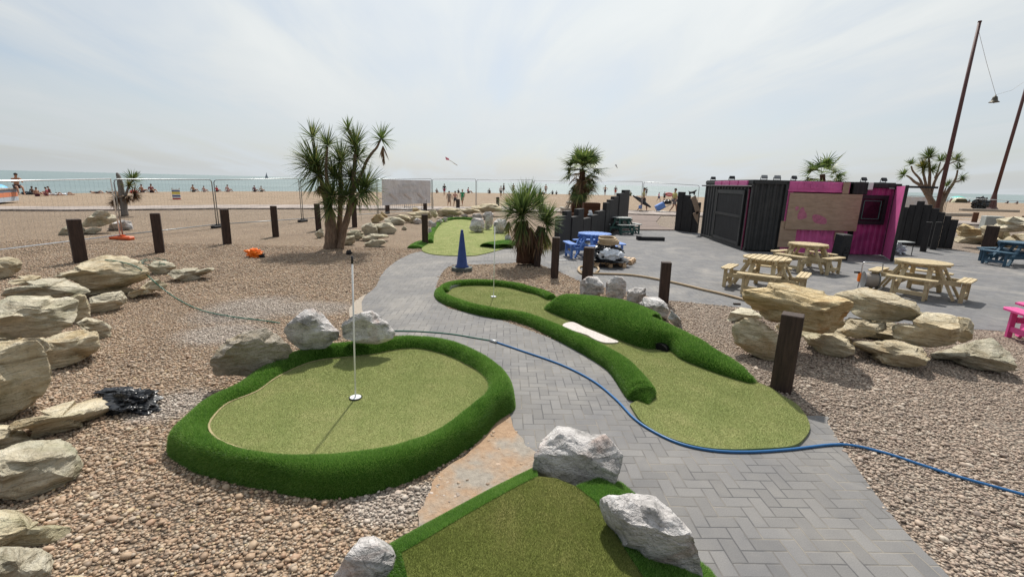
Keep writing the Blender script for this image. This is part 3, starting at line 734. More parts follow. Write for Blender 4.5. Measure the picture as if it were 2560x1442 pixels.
for a_, b_ in zip(outl, inn):
    rows.append([Vector((a_.x, a_.y, -.02)), Vector((a_.x, a_.y, .05)), a_.lerp(b_, .4) + Vector((0, 0, .02)), a_.lerp(b_, .8) + Vector((0, 0, .01)), Vector((b_.x, b_.y, zD + .003))])
V, Fq = rings_mesh(rows); rim(gD, V, Fq, dens=42000)
rows = []
for a_, b_ in zip(W([(1552, 1218), (1590, 1250), (1650, 1310), (1715, 1390), (1775, 1440), (1870, 1580)], 0.), rgt[::-1][1:7]):
    rows.append([Vector((a_.x, a_.y, -.02)), Vector((a_.x, a_.y, .04)), a_.lerp(b_, .5) + Vector((0, 0, .08)), Vector((b_.x, b_.y, zD + .004))])
V, Fq = rings_mesh(rows); rim(gD, V, Fq, 'rim_far_side', dens=34000)
RINGS.append([(p.x, p.y) for p in outl] + [G(1870, 1580)[:2], G(1715, 1390)[:2], G(1552, 1218)[:2]])

# ================================================================= LOOSE PEBBLES
def pebbles(name, N, x0, x1, y0, y1, smin, smax, sub, far=None):
    x = RNG.uniform(x0, x1, N); y = RNG.uniform(y0, y1, N)
    keep = np.ones(N, bool)
    for poly in [[(p.x, p.y) for p in pp], [(p.x, p.y) for p in pz], *RINGS]: keep &= ~inside(poly, x + RNG.normal(0, .016, N), y + RNG.normal(0, .016, N))
    sandy = inside([(p.x, p.y) for p in SAND], x, y) & (RNG.random(N) > .16 + .8 * np.clip((-.48 - x + .22 * np.sin(y * 9)) / .35, 0, 1)); keep &= ~sandy
    keep &= (np.abs(x) < y * 1.35 + 1.3)
    x, y = x[keep], y[keep]; N = len(x)
    bm = bmesh.new(); bmesh.ops.create_icosphere(bm, subdivisions=sub, radius=1); bm.verts.ensure_lookup_table()
    U = np.array([tuple(v.co) for v in bm.verts]); T = np.array([[v.index for v in f.verts] for f in bm.faces]); bm.free()
    s = smin + (smax - smin) * RNG.random(N) ** 2.2
    sc = np.stack([s, s * RNG.uniform(.6, .95, N), s * RNG.uniform(.38, .65, N)], 1)
    ang = RNG.random(N) * 2 * np.pi; c, sn = np.cos(ang), np.sin(ang); tl = RNG.normal(0, .25, N); ct, st = np.cos(tl), np.sin(tl)
    P = U[None] * (1 + .10 * RNG.normal(size=(N, len(U), 1))) * sc[:, None, :]
    X, Y_, Zz = P[..., 0], P[..., 1], P[..., 2]
    X, Zz = X * ct[:, None] - Zz * st[:, None], X * st[:, None] + Zz * ct[:, None]
    X, Y_ = X * c[:, None] - Y_ * sn[:, None], X * sn[:, None] + Y_ * c[:, None]
    z = sc[:, 2] * RNG.uniform(.1, 1.0, N)
    VV = np.stack([X + x[:, None], Y_ + y[:, None], Zz + z[:, None]], -1).reshape(-1, 3)
    FF = (T[None] + (np.arange(N) * len(U))[:, None, None]).reshape(-1, 3)
    o = np_mesh(name, VV, FF, MAT['pebble'], None, True, {'rnd': np.repeat(RNG.random(N), len(U))})
    return tag(o, 'loose rounded beach pebbles spread between the greens', 'pebbles', kind='stuff')
pebbles('pebbles', 62000, -5.5, 4.6, 1.3, 4.2, .0070, .020, 1)
pebbles('pebbles', 3500, -5.5, 4.6, 1.3, 5.5, .018, .034, 2)
pebbles('pebbles', 115000, -9, 7.5, 4.2, 8.2, .0085, .020, 1)
pebbles('pebbles', 70000, -16, 8, 8.2, 15, .014, .028, 1)
# ================================================================= ROCKS
ROCKS = []
def rock(poly, label, matn, zb=0., depth=.75, group=None, dist=None, facets=5, boxy=.45, sub=5, seed=None, rough=1., lift=0.):
    """a boulder: rounded block broken by flat cuts, sized so that its outline is the one seen in the photograph"""
    rough *= .8 if matn != 'limestone' else .55
    sd_ = seed if seed is not None else len(ROCKS) + 3; rn = random.Random(sd_ * 7 + 1)
    xs = [p[0] for p in poly]; ys = [p[1] for p in poly]; cx_, cy_ = (min(xs) + max(xs)) / 2, (min(ys) + max(ys)) / 2
    foot = G(cx_, max(ys), zb) if dist is None else AT(cx_, max(ys), dist)
    if 'shaded boulder' in label: foot = AT(cx_, max(ys), foot.y + .45)
    right = Vector((foot.y, -foot.x, 0)).normalized(); back = Vector((-right.y, right.x, 0))
    if back.y < 0: back = -back
    scale = (foot - Vector((0, 0, HC))).length * 1.0
    wd = (G(max(xs), max(ys), zb) - G(min(xs), max(ys), zb)).length if dist is None else (max(xs) - min(xs)) / F * dist
    dp = wd * depth
    view = (foot - Vector((0, 0, HC))).normalized(); sa_ = abs(view.z); ca_ = math.sqrt(1 - sa_ * sa_)
    vh = (max(ys) - min(ys)) * foot.dot(Vector((0, math.cos(PITCH), -math.sin(PITCH)))) / F if False else 0
    top = AT(cx_, min(ys), foot.y + dp * .3)
    ht = max((top.z - zb), .25 * wd * .5, .06)
    # keep the height sensible against the width
    ht = min(ht, wd * 1.3 + .05)
    C = foot + back * dp * .45 + Vector((0, 0, ht * .5))
    bm = bmesh.new(); bmesh.ops.create_icosphere(bm, subdivisions=sub, radius=1)
    cuts = [(Vector((rn.uniform(-1, 1), rn.uniform(-1, .4), rn.uniform(-.5, 1))).normalized(), rn.uniform(.62, .92)) for _ in range(facets + 5)]
    cuts += [(Vector((rn.uniform(-.25, .25), -1, rn.uniform(-.35, .15))).normalized(), rn.uniform(.62, .8)), (Vector((rn.uniform(-.2, .2), rn.uniform(-.3, .2), 1)).normalized(), rn.uniform(.62, .8))]
    o3 = Vector((sd_ * 3.1, sd_ * 1.7, 0))
    for v in bm.verts:
        n = v.co.normalized(); e = boxy + .35
        q = Vector([math.copysign(abs(a) ** e, a) for a in n]); q = q.lerp(q / max(abs(a) for a in q), .25) if boxy < .6 else q
        for cn, cd in cuts:
            d = q.dot(cn)
            if d > cd: q -= cn * (d - cd) * .93
        f1 = noise.fractal(n * 1.6 + o3, .9, 2.1, 4) * .085 * rough
        cell_ = noise.cell(Vector((n.x * 2.6, n.y * 2.6, n.z * 3.4)) + o3) - .5; led = math.floor((n.z * 3.2 + noise.noise(n * 1.5 + o3) * .8) * 1.6) % 2
        rz_ = abs(noise.noise(n * 3.1 + o3)) * .07 * rough - cell_ * .012 * rough + led * .018 * rough
        f2 = noise.noise(Vector((n.x * 1.2, n.y * 1.2, n.z * 9)) + o3) * .035 * rough
        q *= 1 + f1 - rz_ + f2
        v.co = Vector((q.x * wd / 2, q.y * dp / 2, q.z * ht / 2))
    P = [C + right * v.co.x + back * v.co.y + Vector((0, 0, v.co.z)) for v in bm.verts]
    # fit the outline: two passes of radial scaling seen from the photographer's place, kept as real depth
    pc = Vector((cx_, cy_)); NB = 48
    def rad_poly(th):
        dx, dy = math.cos(th), math.sin(th); best = None
        for i in range(len(poly)):
            x1, y1 = poly[i - 1][0] - cx_, poly[i - 1][1] - cy_; x2, y2 = poly[i][0] - cx_, poly[i][1] - cy_
            den = dx * (y2 - y1) - dy * (x2 - x1)
            if abs(den) < 1e-9: continue
            t = (x1 * (y2 - y1) - y1 * (x2 - x1)) / den; u = (x1 * dy - y1 * dx) / den
            if t > 0 and -1e-6 <= u <= 1 + 1e-6: best = t if best is None else max(best, t)
        return best or 1
    RP = [rad_poly(-math.pi + (k + .5) * 2 * math.pi / NB) for k in range(NB)]
    for it in range(4):
        Q = [proj(p) for p in P]; A = []
        mx = [1e-3] * NB
        for (a, b) in Q:
            th = math.atan2(b - cy_, a - cx_); r_ = math.hypot(a - cx_, b - cy_); k = int((th + math.pi) / (2 * math.pi) * NB) % NB
            mx[k] = max(mx[k], r_); A.append((th, r_))
        mx = [max(mx[k], .9 * max(mx[k - 1], mx[(k + 1) % NB]) if mx[k] < 2e-3 else mx[k]) for k in range(NB)]
        mx = [max(mx[k], .82 * mx[k - 1], .82 * mx[(k + 1) % NB]) for k in range(NB)]
        sc = [min(1.9, max(.35, RP[k] / mx[k])) for k in range(NB)]
        if it < 2: sc = [(sc[k - 1] + sc[k] * 2 + sc[(k + 1) % NB]) / 4 for k in range(NB)]
        newP = []
        for p, (th, r_), (a, b) in zip(P, A, Q):
            f = (th + math.pi) / (2 * math.pi) * NB - .5; k = math.floor(f); t = f - k
            s_ = sc[k % NB] * (1 - t) + sc[(k + 1) % NB] * t
            na, nb = cx_ + (a - cx_) * s_, cy_ + (b - cy_) * s_
            d = ray(na, nb); d /= d.dot(Vector((0, math.cos(PITCH), -math.sin(PITCH))))
            dep = (p - Vector((0, 0, HC))).dot(Vector((0, math.cos(PITCH), -math.sin(PITCH))))
            newP.append(Vector((0, 0, HC)) + d * dep)
        P = newP
    # never lower than the ground it sits on
    zf = zb - .06 if dist is None else zb - .25
    for p in P:
        if p.z < zf: p.z = zf
    O = Vector((C.x, C.y, zb)); me = bpy.data.meshes.new('rock')
    for v, p in zip(bm.verts, P): v.co = p - O
    bm.to_mesh(me); bm.free(); me.polygons.foreach_set('use_smooth', [True] * len(me.polygons)); me.materials.append(MAT[matn])
    o = bpy.data.objects.new('boulder', me); link(o); o.location = O
    tag(o, label, 'boulder', group); ROCKS.append(o)
    try: me.set_sharp_from_angle(angle=R(26))
    except Exception: pass
    return o
SL, GL, LM, BL, RS = 'sandstone', 'grey_sandstone', 'limestone', 'brown_limestone', 'rusty_sandstone'
g1 = 'sandstone boulders stacked along the left edge'
LEFT = [
 (z5((40, 300), (120, 260), (230, 250), (320, 262), (420, 300), (300, 340), (90, 340)), 'small flat sandstone boulder behind the lichened slab on the left', SL, .22),
 (z5((-60, 140), (0, 128), (60, 120), (130, 130), (165, 160), (150, 220), (70, 270), (0, 285), (-60, 285)), 'tan boulder cut by the left edge, nearest the bottom bar of the fence', SL, 0),
 (z5((560, 385), (620, 395), (650, 480), (655, 550), (600, 580), (540, 600), (470, 560), (480, 420)), 'tan boulder end wedged behind the big grey-white slab', SL, .0),
 (z5((900, 385), (1000, 350), (1080, 288), (1150, 278), (1210, 318), (1190, 360), (1060, 385), (950, 425)), 'low tan boulder under the right end of the hose slab', SL, 0),
 (z5((640, 410), (760, 380), (880, 363), (920, 420), (915, 455), (840, 500), (730, 527), (650, 530)), 'square grey-tan block under the left end of the hose slab', GL, 0),
 (z5((375, 262), (500, 190), (700, 122), (760, 108), (900, 108), (1020, 145), (1080, 220), (1085, 285), (900, 342), (720, 372), (620, 355), (500, 300)), 'long tan slab boulder with the green hose lying over its top', SL, .16),
 (z5((0, 385), (30, 350), (100, 315), (300, 278), (480, 268), (600, 310), (655, 370), (650, 402), (500, 412), (300, 420), (100, 425), (0, 420)), 'grey lichened slab boulder lying behind the big grey-white slab', GL, .30),
 (z5((540, 600), (620, 553), (740, 580), (808, 620), (802, 700), (740, 722), (640, 700)), 'greenish low boulder poking out to the right of the left stack', GL, 0),
 (z5((-120, 470), (0, 428), (60, 398), (300, 403), (450, 395), (560, 408), (575, 445), (545, 600), (460, 655), (360, 698), (200, 706), (0, 712), (-120, 700)), 'big grey-white pitted slab boulder on top of the left stack', GL, .30),
 (z5((285, 712), (440, 668), (600, 638), (710, 658), (727, 770), (700, 812), (560, 882), (430, 927), (365, 937), (320, 850)), 'brown-tan block boulder just right of the large corner boulder', SL, 0),
 (z5((-150, 740), (0, 728), (150, 713), (280, 722), (332, 790), (378, 960), (375, 1012), (320, 1112), (200, 1212), (60, 1302), (0, 1318), (-150, 1330)), 'large tan corner boulder with a broad flat top at the left edge', SL, 0),
 (z5((10, 1330), (130, 1288), (440, 1178), (650, 1123), (790, 1118), (853, 1170), (852, 1212), (720, 1292), (560, 1352), (380, 1402), (250, 1442), (100, 1390)), 'long narrow pale slab boulder beside the black sheet', SL, 0),
 (z6((-130, 205), (0, 198), (100, 200), (200, 248), (272, 320), (262, 352), (180, 385), (0, 405), (-130, 405)), 'small pale boulder tucked under the long narrow slab', SL, 0),
 (z6((-160, 400), (0, 388), (250, 328), (520, 308), (605, 370), (692, 530), (652, 622), (560, 682), (400, 742), (200, 812), (0, 832), (-160, 832)), 'broad flat grey-tan boulder, fourth up from the bottom left corner', GL, 0),
 (z6((-160, 880), (0, 888), (150, 898), (250, 958), (330, 1000), (560, 1003), (603, 1040), (560, 1102), (552, 1182), (430, 1225), (200, 1235), (-160, 1235)), 'flat layered tan slab with a notched right end, bottom left', SL, 0),
 (z6((-160, 1185), (0, 1188), (330, 1198), (420, 1250), (452, 1300), (412, 1442), (330, 1580), (-160, 1580)), 'pale boulder filling the bottom left corner', GL, 0),
 (z6((480, 1442), (560, 1428), (680, 1424), (800, 1445), (760, 1560), (500, 1560)), 'sliver of pale boulder showing at the bottom edge', SL, 0),
 (z5((1060, 190), (1100, 153), (1180, 148), (1250, 163), (1278, 200), (1200, 242), (1120, 252), (1070, 222)), 'small whitish boulder beside the loop of green hose', GL, 0),
 (z5((1200, 240), (1240, 208), (1350, 203), (1440, 198), (1540, 193), (1550, 215), (1500, 252), (1420, 287), (1330, 302), (1240, 282)), 'small whitish boulder lying alone on pebbles right of the hose loop', GL, 0),
]
LEFT += [(z5((580, 320), (900, 325), (1010, 365), (900, 410), (760, 400), (600, 400)), 'dark shadowed stone wedged right under the hose slab', SL, .02),
 (z5((-120, 690), (0, 680), (300, 690), (340, 735), (300, 775), (0, 770), (-120, 780)), 'narrow stone in the joint below the big grey-white slab', SL, .12)]
for poly, lab, mt, zb in LEFT: rock(poly, lab, mt, zb, .7, g1, boxy=.38, facets=4)
g2 = 'white boulders around the putting greens'
A1 = rock(z7((328, 445), (350, 380), (440, 290), (560, 238), (700, 208), (780, 250), (892, 350), (862, 425), (740, 492), (640, 545), (500, 530), (380, 550), (345, 500)), 'large brown weathered boulder at the left end of the oval green', BL, .10, .6, g2, dist=G(640, 962, .10).y, facets=8, rough=1.3)
rock(z7((820, 230), (850, 180), (960, 90), (1020, 78), (1090, 120), (1150, 190), (1202, 230), (1190, 285), (1100, 352), (1040, 370), (940, 360), (860, 300)), 'white peaked boulder, middle one of three behind the oval green', LM, .17, .6, g2, dist=G(780, 902, .2).y, facets=9, boxy=.7, rough=1.5)
rock(z7((1208, 180), (1300, 120), (1410, 93), (1500, 150), (1577, 240), (1552, 295), (1450, 322), (1330, 318), (1220, 285)), 'white boulder right of the flag pole, touching the green hose', LM, .20, .6, g2, dist=G(920, 884, .24).y, facets=8, boxy=.6, rough=1.3)
rock(z8((1278, 340), (1290, 250), (1340, 150), (1440, 58), (1520, 63), (1620, 100), (1740, 108), (1810, 180), (1855, 240), (1842, 330), (1792, 462), (1700, 455), (1560, 465), (1440, 445), (1300, 385)), 'big white and pinkish boulder at the tip of the nearest green', LM, .08, .75, g2, facets=7, rough=1.2, sub=5)
rock(z8((1688, 530), (1760, 488), (1900, 473), (2060, 498), (2170, 600), (2282, 720), (2322, 850), (2372, 1009), (2360, 1130), (2010, 1120), (1930, 1000), (1880, 900), (1800, 760), (1700, 620)), 'longest white and grey boulder, between the nearest green and the path', LM, .0, .55, g2, facets=6, rough=1.4, sub=5)
rock(z8((30, 1000), (120, 860), (200, 760), (290, 745), (400, 808), (462, 880), (495, 1009), (480, 1160), (40, 1160)), 'smooth white boulder at the bottom edge, left of the nearest green', LM, .0, .8, g2, facets=5, boxy=.6, rough=.7, sub=5)
for poly, lab in (
 (z9((995, 212), (1000, 160), (1050, 128), (1110, 133), (1152, 180), (1152, 242), (1090, 258), (1000, 250)), 'rounded white rock, leftmost of the row behind the grass mound'),
 (z9((1160, 240), (1165, 170), (1220, 128), (1270, 133), (1297, 170), (1292, 250), (1262, 292), (1180, 275)), 'upright white rock, second in the row behind the grass mound'),
 (z9((1295, 290), (1300, 220), (1350, 198), (1422, 203), (1422, 252), (1385, 305), (1320, 310)), 'brownish white rock, third in the row behind the grass mound'),
 (z9((1370, 312), (1410, 258), (1500, 263), (1552, 300), (1572, 350), (1562, 412), (1480, 375)), 'white rock at the foot of the post beside the grass mound'),
 (z9((1560, 402), (1582, 338), (1642, 400), (1660, 475), (1600, 445)), 'small white rock at the right end of the row on the mound')):
    rock(poly, lab, LM, .03, .8, g2, facets=5, boxy=.6)
g3 = 'sandstone boulders stacked on the right'
RIGHT = [
 (z10((640, 745), (1820, 700), (1900, 690), (2000, 660), (2150, 648), (2205, 700), (2300, 770), (2335, 830), (2325, 905), (2200, 920), (2050, 895), (1860, 845), (1650, 805))[1:] + z10((1640, 750)), 'grey-green ridged boulder at the low right end of the right stack', GL, 0, .6),
 (z10((1855, 472), (1960, 488), (1995, 540), (1978, 652), (1900, 684), (1820, 645), (1800, 520)), 'yellowish squared boulder at the back right of the right stack', SL, .12, .8),
 (z10((1340, 565), (1370, 522), (1480, 518), (1600, 438), (1720, 448), (1862, 460), (1882, 560), (1880, 645), (1842, 705), (1700, 712), (1480, 688), (1360, 650)), 'wide purple-tan block boulder right of centre in the right stack', SL, .24, .6),
 (z10((900, 590), (1000, 478), (1150, 498), (1305, 520), (1305, 585), (1200, 625), (1080, 645), (980, 625)), 'shaded brown boulder wedged in the middle of the right stack', SL, .22, .8),
 (z10((1035, 655), (1200, 655), (1380, 663), (1500, 688), (1605, 720), (1645, 790), (1650, 855), (1500, 880), (1360, 865), (1180, 795), (1060, 725)), 'long low tan boulder at the bottom centre of the right stack', SL, 0, .6),
 (z10((650, 620), (760, 598), (880, 598), (1000, 648), (1064, 720), (1054, 775), (950, 800), (810, 785), (740, 735), (680, 690)), 'rounded tan boulder right of the big leaning post', SL, 0, .7),
 (z10((45, 522), (80, 438), (160, 398), (260, 418), (350, 460), (320, 500), (180, 500), (80, 540)), 'small greyish boulder at the far left of the right stack', GL, 0, .8),
 (z10((85, 560), (130, 508), (220, 475), (320, 508), (420, 578), (500, 640), (505, 785), (430, 830), (300, 795), (200, 745), (115, 692)), 'tan boulder left of the big leaning post, under the rusty block', SL, 0, .6),
 (z10((870, 292), (1000, 258), (1130, 238), (1210, 268), (1380, 298), (1540, 358), (1592, 430), (1615, 482), (1570, 520), (1360, 520), (1200, 505), (1060, 465), (980, 420)), 'flat topped tan boulder, upper middle of the right stack', SL, .42, .6),
 (z10((163, 280), (200, 238), (330, 238), (390, 198), (520, 208), (680, 248), (850, 278), (1010, 318), (1055, 370), (1045, 422), (1000, 452), (982, 545), (900, 605), (800, 620), (640, 588), (540, 530), (440, 525), (370, 512), (250, 435), (178, 352)), 'biggest orange rust stained boulder on top of the right stack', RS, .38, .6),
]
RIGHT += [(z10((430, 520), (600, 500), (900, 540), (1030, 600), (1040, 700), (760, 730), (560, 700), (430, 640)), 'shaded boulder deep inside the right stack behind the big post', SL, .02, .5),
 (z10((960, 500), (1200, 490), (1400, 530), (1420, 680), (1200, 690), (1000, 660)), 'added filler, shaded boulder at the core of the right stack', SL, .10, .5)]  # both fillers are added so the gaps of the stack stay dark
for poly, lab, mt, zb, dp in RIGHT: rock(poly, lab, mt, zb, dp, g3, boxy=.38, facets=4, sub=5 if 'biggest' in lab else 4)
g4 = 'boulders of the far stone edging'
FAR = [
 (zc((1000, 440 + 250), (1080, 672), (1132, 670), (1180, 770), (1120, 825), (1060, 770)), 'upright squared boulder between the two far posts', SL, .35, None),
 (zc((1520, 655), (1680, 640), (1900, 660), (1950, 720), (1700, 755), (1600, 720)), 'low flat boulder in the far edging, left of the largest slab', SL, .2, None),
 (zc((1750, 640), (1770, 600), (1850, 580), (2200, 560), (2300, 620), (2345, 685), (2200, 715), (1950, 730), (1800, 680)), 'largest pale slab of the far edging, next to the spiky yucca', SL, .25, None),
 (zc((1150, 690), (1300, 630), (1530, 648), (1655, 745), (1560, 775), (1280, 800), (1190, 815), (1160, 740)), 'long tan boulder behind the rocks of the far green', SL, .1, None),
 (zc((720, 700), (720, 638), (790, 638), (885, 690), (860, 715)), 'small brown wedge boulder on top of the far edging', RS, .3, None),
 (zc((600, 730), (870, 688), (1000, 698), (1085, 790), (1035, 855), (900, 825), (700, 790)), 'pale ridged boulder behind the post left of the far green', SL, .12, None),
 (zc((390, 795), (500, 755), (640, 770), (700, 860), (665, 895), (520, 870)), 'tan boulder left of the far post, with a flat top', SL, .05, None),
 (zc((640, 880), (700, 790), (895, 785), (905, 890), (720, 915)), 'tan boulder against the far post beside the green', SL, 0, None),
 (zc((-20, 840), (60, 758), (150, 748), (222, 800), (202, 855), (90, 905), (0, 910)), 'yellow tan boulder right of the tall cabbage palm', RS, 0, None),
 (zc((135, 765), (170, 698), (285, 782), (255, 812)), 'small brown wedge on the tan boulder right of the cabbage palm', RS, .25, None),
 (zc((205, 845), (330, 798), (480, 808), (585, 860), (575, 930), (400, 950), (240, 900)), 'rounded greenish boulder, front of the far edging', GL, 0, None),
 (z2((828, 950), (900, 928), (952, 960), (957, 1018), (860, 1025), (826, 990)), 'squarish boulder at the left, two rocks above the flat pair', GL, 0, None),
 (z2((905, 940), (1060, 928), (1107, 990), (1082, 1018), (960, 1022), (945, 965)), 'wide wedge boulder joined to the squarish one', GL, 0, None),
 (z2((818, 1052), (900, 1018), (1020, 1018), (1048, 1045), (960, 1062), (860, 1083)), 'upper of the two flat boulders lying on pebbles', GL, 0, None),
 (z2((838, 1092), (900, 1068), (1000, 1060), (1023, 1085), (960, 1122), (870, 1123)), 'lower of the two flat boulders lying on pebbles', GL, 0, None),
 (z2((688, 1072), (720, 1033), (770, 1028), (782, 1080), (740, 1108), (690, 1103)), 'grey boulder right of the cabbage palm trunk', GL, 0, None),
 (z2((750, 1037), (790, 1003), (842, 1008), (852, 1042), (790, 1072)), 'small pale boulder behind the grey one by the palm trunk', GL, 0, None),
 (z2((700, 1022), (740, 988), (832, 988), (822, 1012), (740, 1033)), 'low dark boulder farthest back by the palm trunk', GL, 0, None),
 (z2((458, 1012), (520, 968), (535, 1040), (482, 1053)), 'grey boulder left of the cabbage palm trunk', GL, 0, None),
 (z2((1135, 985), (1160, 952), (1185, 975), (1175, 990)), 'little grey stone at the end of the far edging', GL, 0, None),
]
for poly, lab, mt, zb, d_ in FAR: rock(poly, lab, mt, zb, .6, g4, sub=3, boxy=.42)
g5 = 'small white rocks ringing the far green'
RING = [
 (zg((240, 380), (290, 330), (380, 345), (390, 425), (270, 430)), 'white rock left of the post by the far green'),
 (zg((508, 430), (512, 370), (570, 365), (600, 410), (560, 470), (512, 480)), 'white rock just right of the post by the far green'),
 (zg((512, 640), (510, 500), (550, 500), (572, 560), (545, 640)), 'tall narrow white rock against the post by the far green'),
 (zg((560, 500), (570, 410), (630, 400), (662, 440), (620, 540)), 'grey tan rock on the left rim of the far green'),
 (zg((640, 420), (665, 370), (740, 340), (780, 390), (700, 450)), 'white rock where the far rim starts to curve'),
 (zg((735, 380), (790, 310), (860, 320), (850, 380), (770, 400)), 'white ridged rock on the back left of the far rim'),
 (zg((790, 310), (820, 275), (900, 270), (965, 300), (930, 340), (850, 340)), 'jagged white rock at the back of the far rim'),
 (zg((968, 300), (985, 240), (1040, 240), (1075, 300), (1020, 312)), 'pinkish pointed rock at the back of the far green'),
 (zg((1085, 290), (1150, 240), (1210, 262), (1230, 300), (1150, 310)), 'low whitish rock at the back of the far green'),
 (zg((1292, 320), (1310, 252), (1440, 245), (1488, 290), (1475, 350), (1310, 345)), 'flat pale rock behind the big grey pair on the far green'),
 (zg((1480, 270), (1540, 215), (1640, 210), (1690, 260), (1660, 340), (1520, 360)), 'brown rounded rock at the back of the far cluster'),
 (zg((1255, 520), (1290, 350), (1340, 325), (1490, 330), (1530, 440), (1520, 540), (1470, 595), (1280, 560)), 'widest grey rock standing on the far green'),
 (zg((1530, 520), (1545, 280), (1610, 250), (1680, 300), (1660, 480), (1590, 540)), 'tall narrow grey rock in the far cluster'),
 (zg((1685, 570), (1690, 390), (1780, 340), (1920, 350), (1930, 520), (1850, 610), (1730, 600)), 'grey rock behind the slim flag pole, far cluster'),
 (zg((1890, 780), (1890, 650), (1960, 600), (2010, 680), (1970, 780), (1920, 795)), 'pinkish white rock half under the yucca leaves')]
for poly, lab in RING: rock(poly, lab, LM if 'grey' not in lab else 'limestone', .02, .7, g5, sub=3, boxy=.55)
g6 = 'boulders behind the left fence'
Z1 = Z(0, 400, 4)
for poly, lab, mt, zb in (
 (Z1((575, 750), (610, 690), (690, 648), (800, 640), (860, 700), (820, 740), (680, 752)), 'low pale boulder at the left of the pile behind the fence', GL, 0),
 (Z1((1070, 705), (1100, 640), (1220, 598), (1320, 618), (1332, 690), (1200, 708)), 'whitish boulder at the right of the pile behind the fence', LM, 0),
 (Z1((828, 742), (850, 700), (920, 673), (1022, 683), (1012, 718), (900, 743)), 'small flat boulder at the front of the pile behind the fence', GL, 0),
 (Z1((800, 650), (820, 615), (900, 560), (960, 508), (1040, 508), (1150, 548), (1185, 592), (1120, 635), (1000, 668), (860, 672)), 'large greenish boulder on top of the pile behind the fence', GL, .25)):
    rock(poly, lab, mt, zb, .6, g6, sub=3)
g7 = 'boulders at the far right beyond the plaza'
for poly, lab, mt, zb in (
 (z4((2030, 590), (2100, 543), (2170, 568), (2245, 590), (2230, 640), (2060, 640)), 'brown boulder next to the right end of the black sleepers', RS, .5),
 (z4((2185, 600), (2240, 563), (2330, 558), (2420, 600), (2400, 650), (2260, 650)), 'pale boulder behind the leaning post at the far right', SL, .4),
 (z4((2020, 660), (2100, 598), (2260, 600), (2290, 660), (2200, 702), (2040, 695)), 'wide cream boulder at the front of the far right pile', SL, 0),
 (z4((2190, 690), (2280, 625), (2380, 650), (2420, 690), (2280, 712)), 'tan boulder behind the foot of the far right post', SL, 0),
 (z4((2310, 590), (2360, 508), (2480, 495), (2600, 500), (2700, 560), (2600, 600), (2440, 615)), 'layered greenish slab on top of the far right pile', GL, .75),
 (z4((2310, 650), (2360, 600), (2440, 600), (2480, 680), (2400, 715), (2330, 712)), 'reddish boulder left of the grey metal cabinet', RS, 0),
 (z4((2380, 700), (2400, 640), (2640, 610), (2700, 720), (2500, 740)), 'cream boulder behind the far right blue table', SL, 0)):
    rock(poly, lab, mt, zb, .6, g7, sub=3)
bpy.context.view_layer.update()
BV = []
for o in ROCKS:
    BV.append(BVHTree.FromPolygons([o.matrix_world @ v.co for v in o.data.vertices], [tuple(p.vertices) for p in o.data.polygons]))
def drape(px, py, r_=.012):
    o_ = Vector((0, 0, HC)); d = ray(px, py).normalized(); best = G(px, py, r_); bd = (best - o_).length
    for b in BV:
        h = b.ray_cast(o_, d)
        if h[0] is not None and h[3] < bd: bd = h[3]; best = h[0] - d * r_ * 1.2
    return best
# ================================================================= HOSES
plain('green_hose', (.015, .13, .09), .35); plain('blue_hose', (.03, .14, .34), .35, var=.05); plain('tan_hose', (.42, .31, .19), .7); plain('metal', (.55, .56, .57), .35, .9)
def hose(name, label, pts, r_, matn, cat='hose', group=None, per=6, ground=False):
    P = [G(a, b, r_ + .008) if ground else drape(a, b, r_ + .018) for a, b in pts]
    P = smooth_curve(P, per); m = MB(); m.tube(P, r_, 8)
    o = m.build(name, MAT[matn], None, True); tag(o, label, cat, group); return o
hose('garden_hose', 'thin dark green hose from the left boulders to the blue hose', [(262, 650), (285, 652), (312, 657), (335, 664), (352, 674), (368, 688), (385, 703), (402, 718), (440, 745), (480, 766), (520, 780), (590, 793), (650, 800), (700, 807)], .009, 'green_hose')
hose('garden_hose', 'middle length of dark green hose between white boulders and the hose joint', [(975, 828), (1000, 827), (1060, 829), (1130, 835), (1190, 845), (1232, 852)], .009, 'green_hose', ground=True)
hose('garden_hose', 'loop of green hose lying behind the small whitish boulder', [(348, 655), (365, 648), (390, 646), (415, 651), (400, 655), (375, 650), (355, 657), (372, 662), (400, 659), (412, 661)], .009, 'green_hose')
hose('water_hose', 'thick blue hose curving over the paved path to the right edge', [(1232, 852), (1300, 875), (1400, 910), (1480, 950), (1538, 996), (1584, 1044), (1634, 1078), (1700, 1108), (1780, 1125), (1870, 1129), (1970, 1123), (2100, 1110), (2200, 1128), (2300, 1160), (2400, 1192), (2560, 1236), (2750, 1290)], .0120, 'blue_hose', ground=True)
a, b = G(1226, 850, .025), G(1242, 855, .025); m = MB(); m.tube([a, b], .021, 10); tag(m.build('hose_connector', MAT['metal'], None, True), 'small metal connector joining green and blue hoses', 'connector')
hose('suction_hose', 'thick tan hose trailing over the plaza behind the posts', [(1448, 668), (1450, 677), (1470, 682), (1500, 684), (1560, 686), (1600, 690), (1640, 697), (1680, 705), (1720, 714), (1760, 724), (1800, 733), (1850, 746), (1900, 760)], .026, 'tan_hose', ground=True)
hose('suction_hose', 'loose tan hose loop on the plaza around the post', [(1455, 684), (1446, 676), (1450, 667), (1475, 664), (1492, 667), (1497, 674), (1490, 681)], .026, 'tan_hose', ground=True)
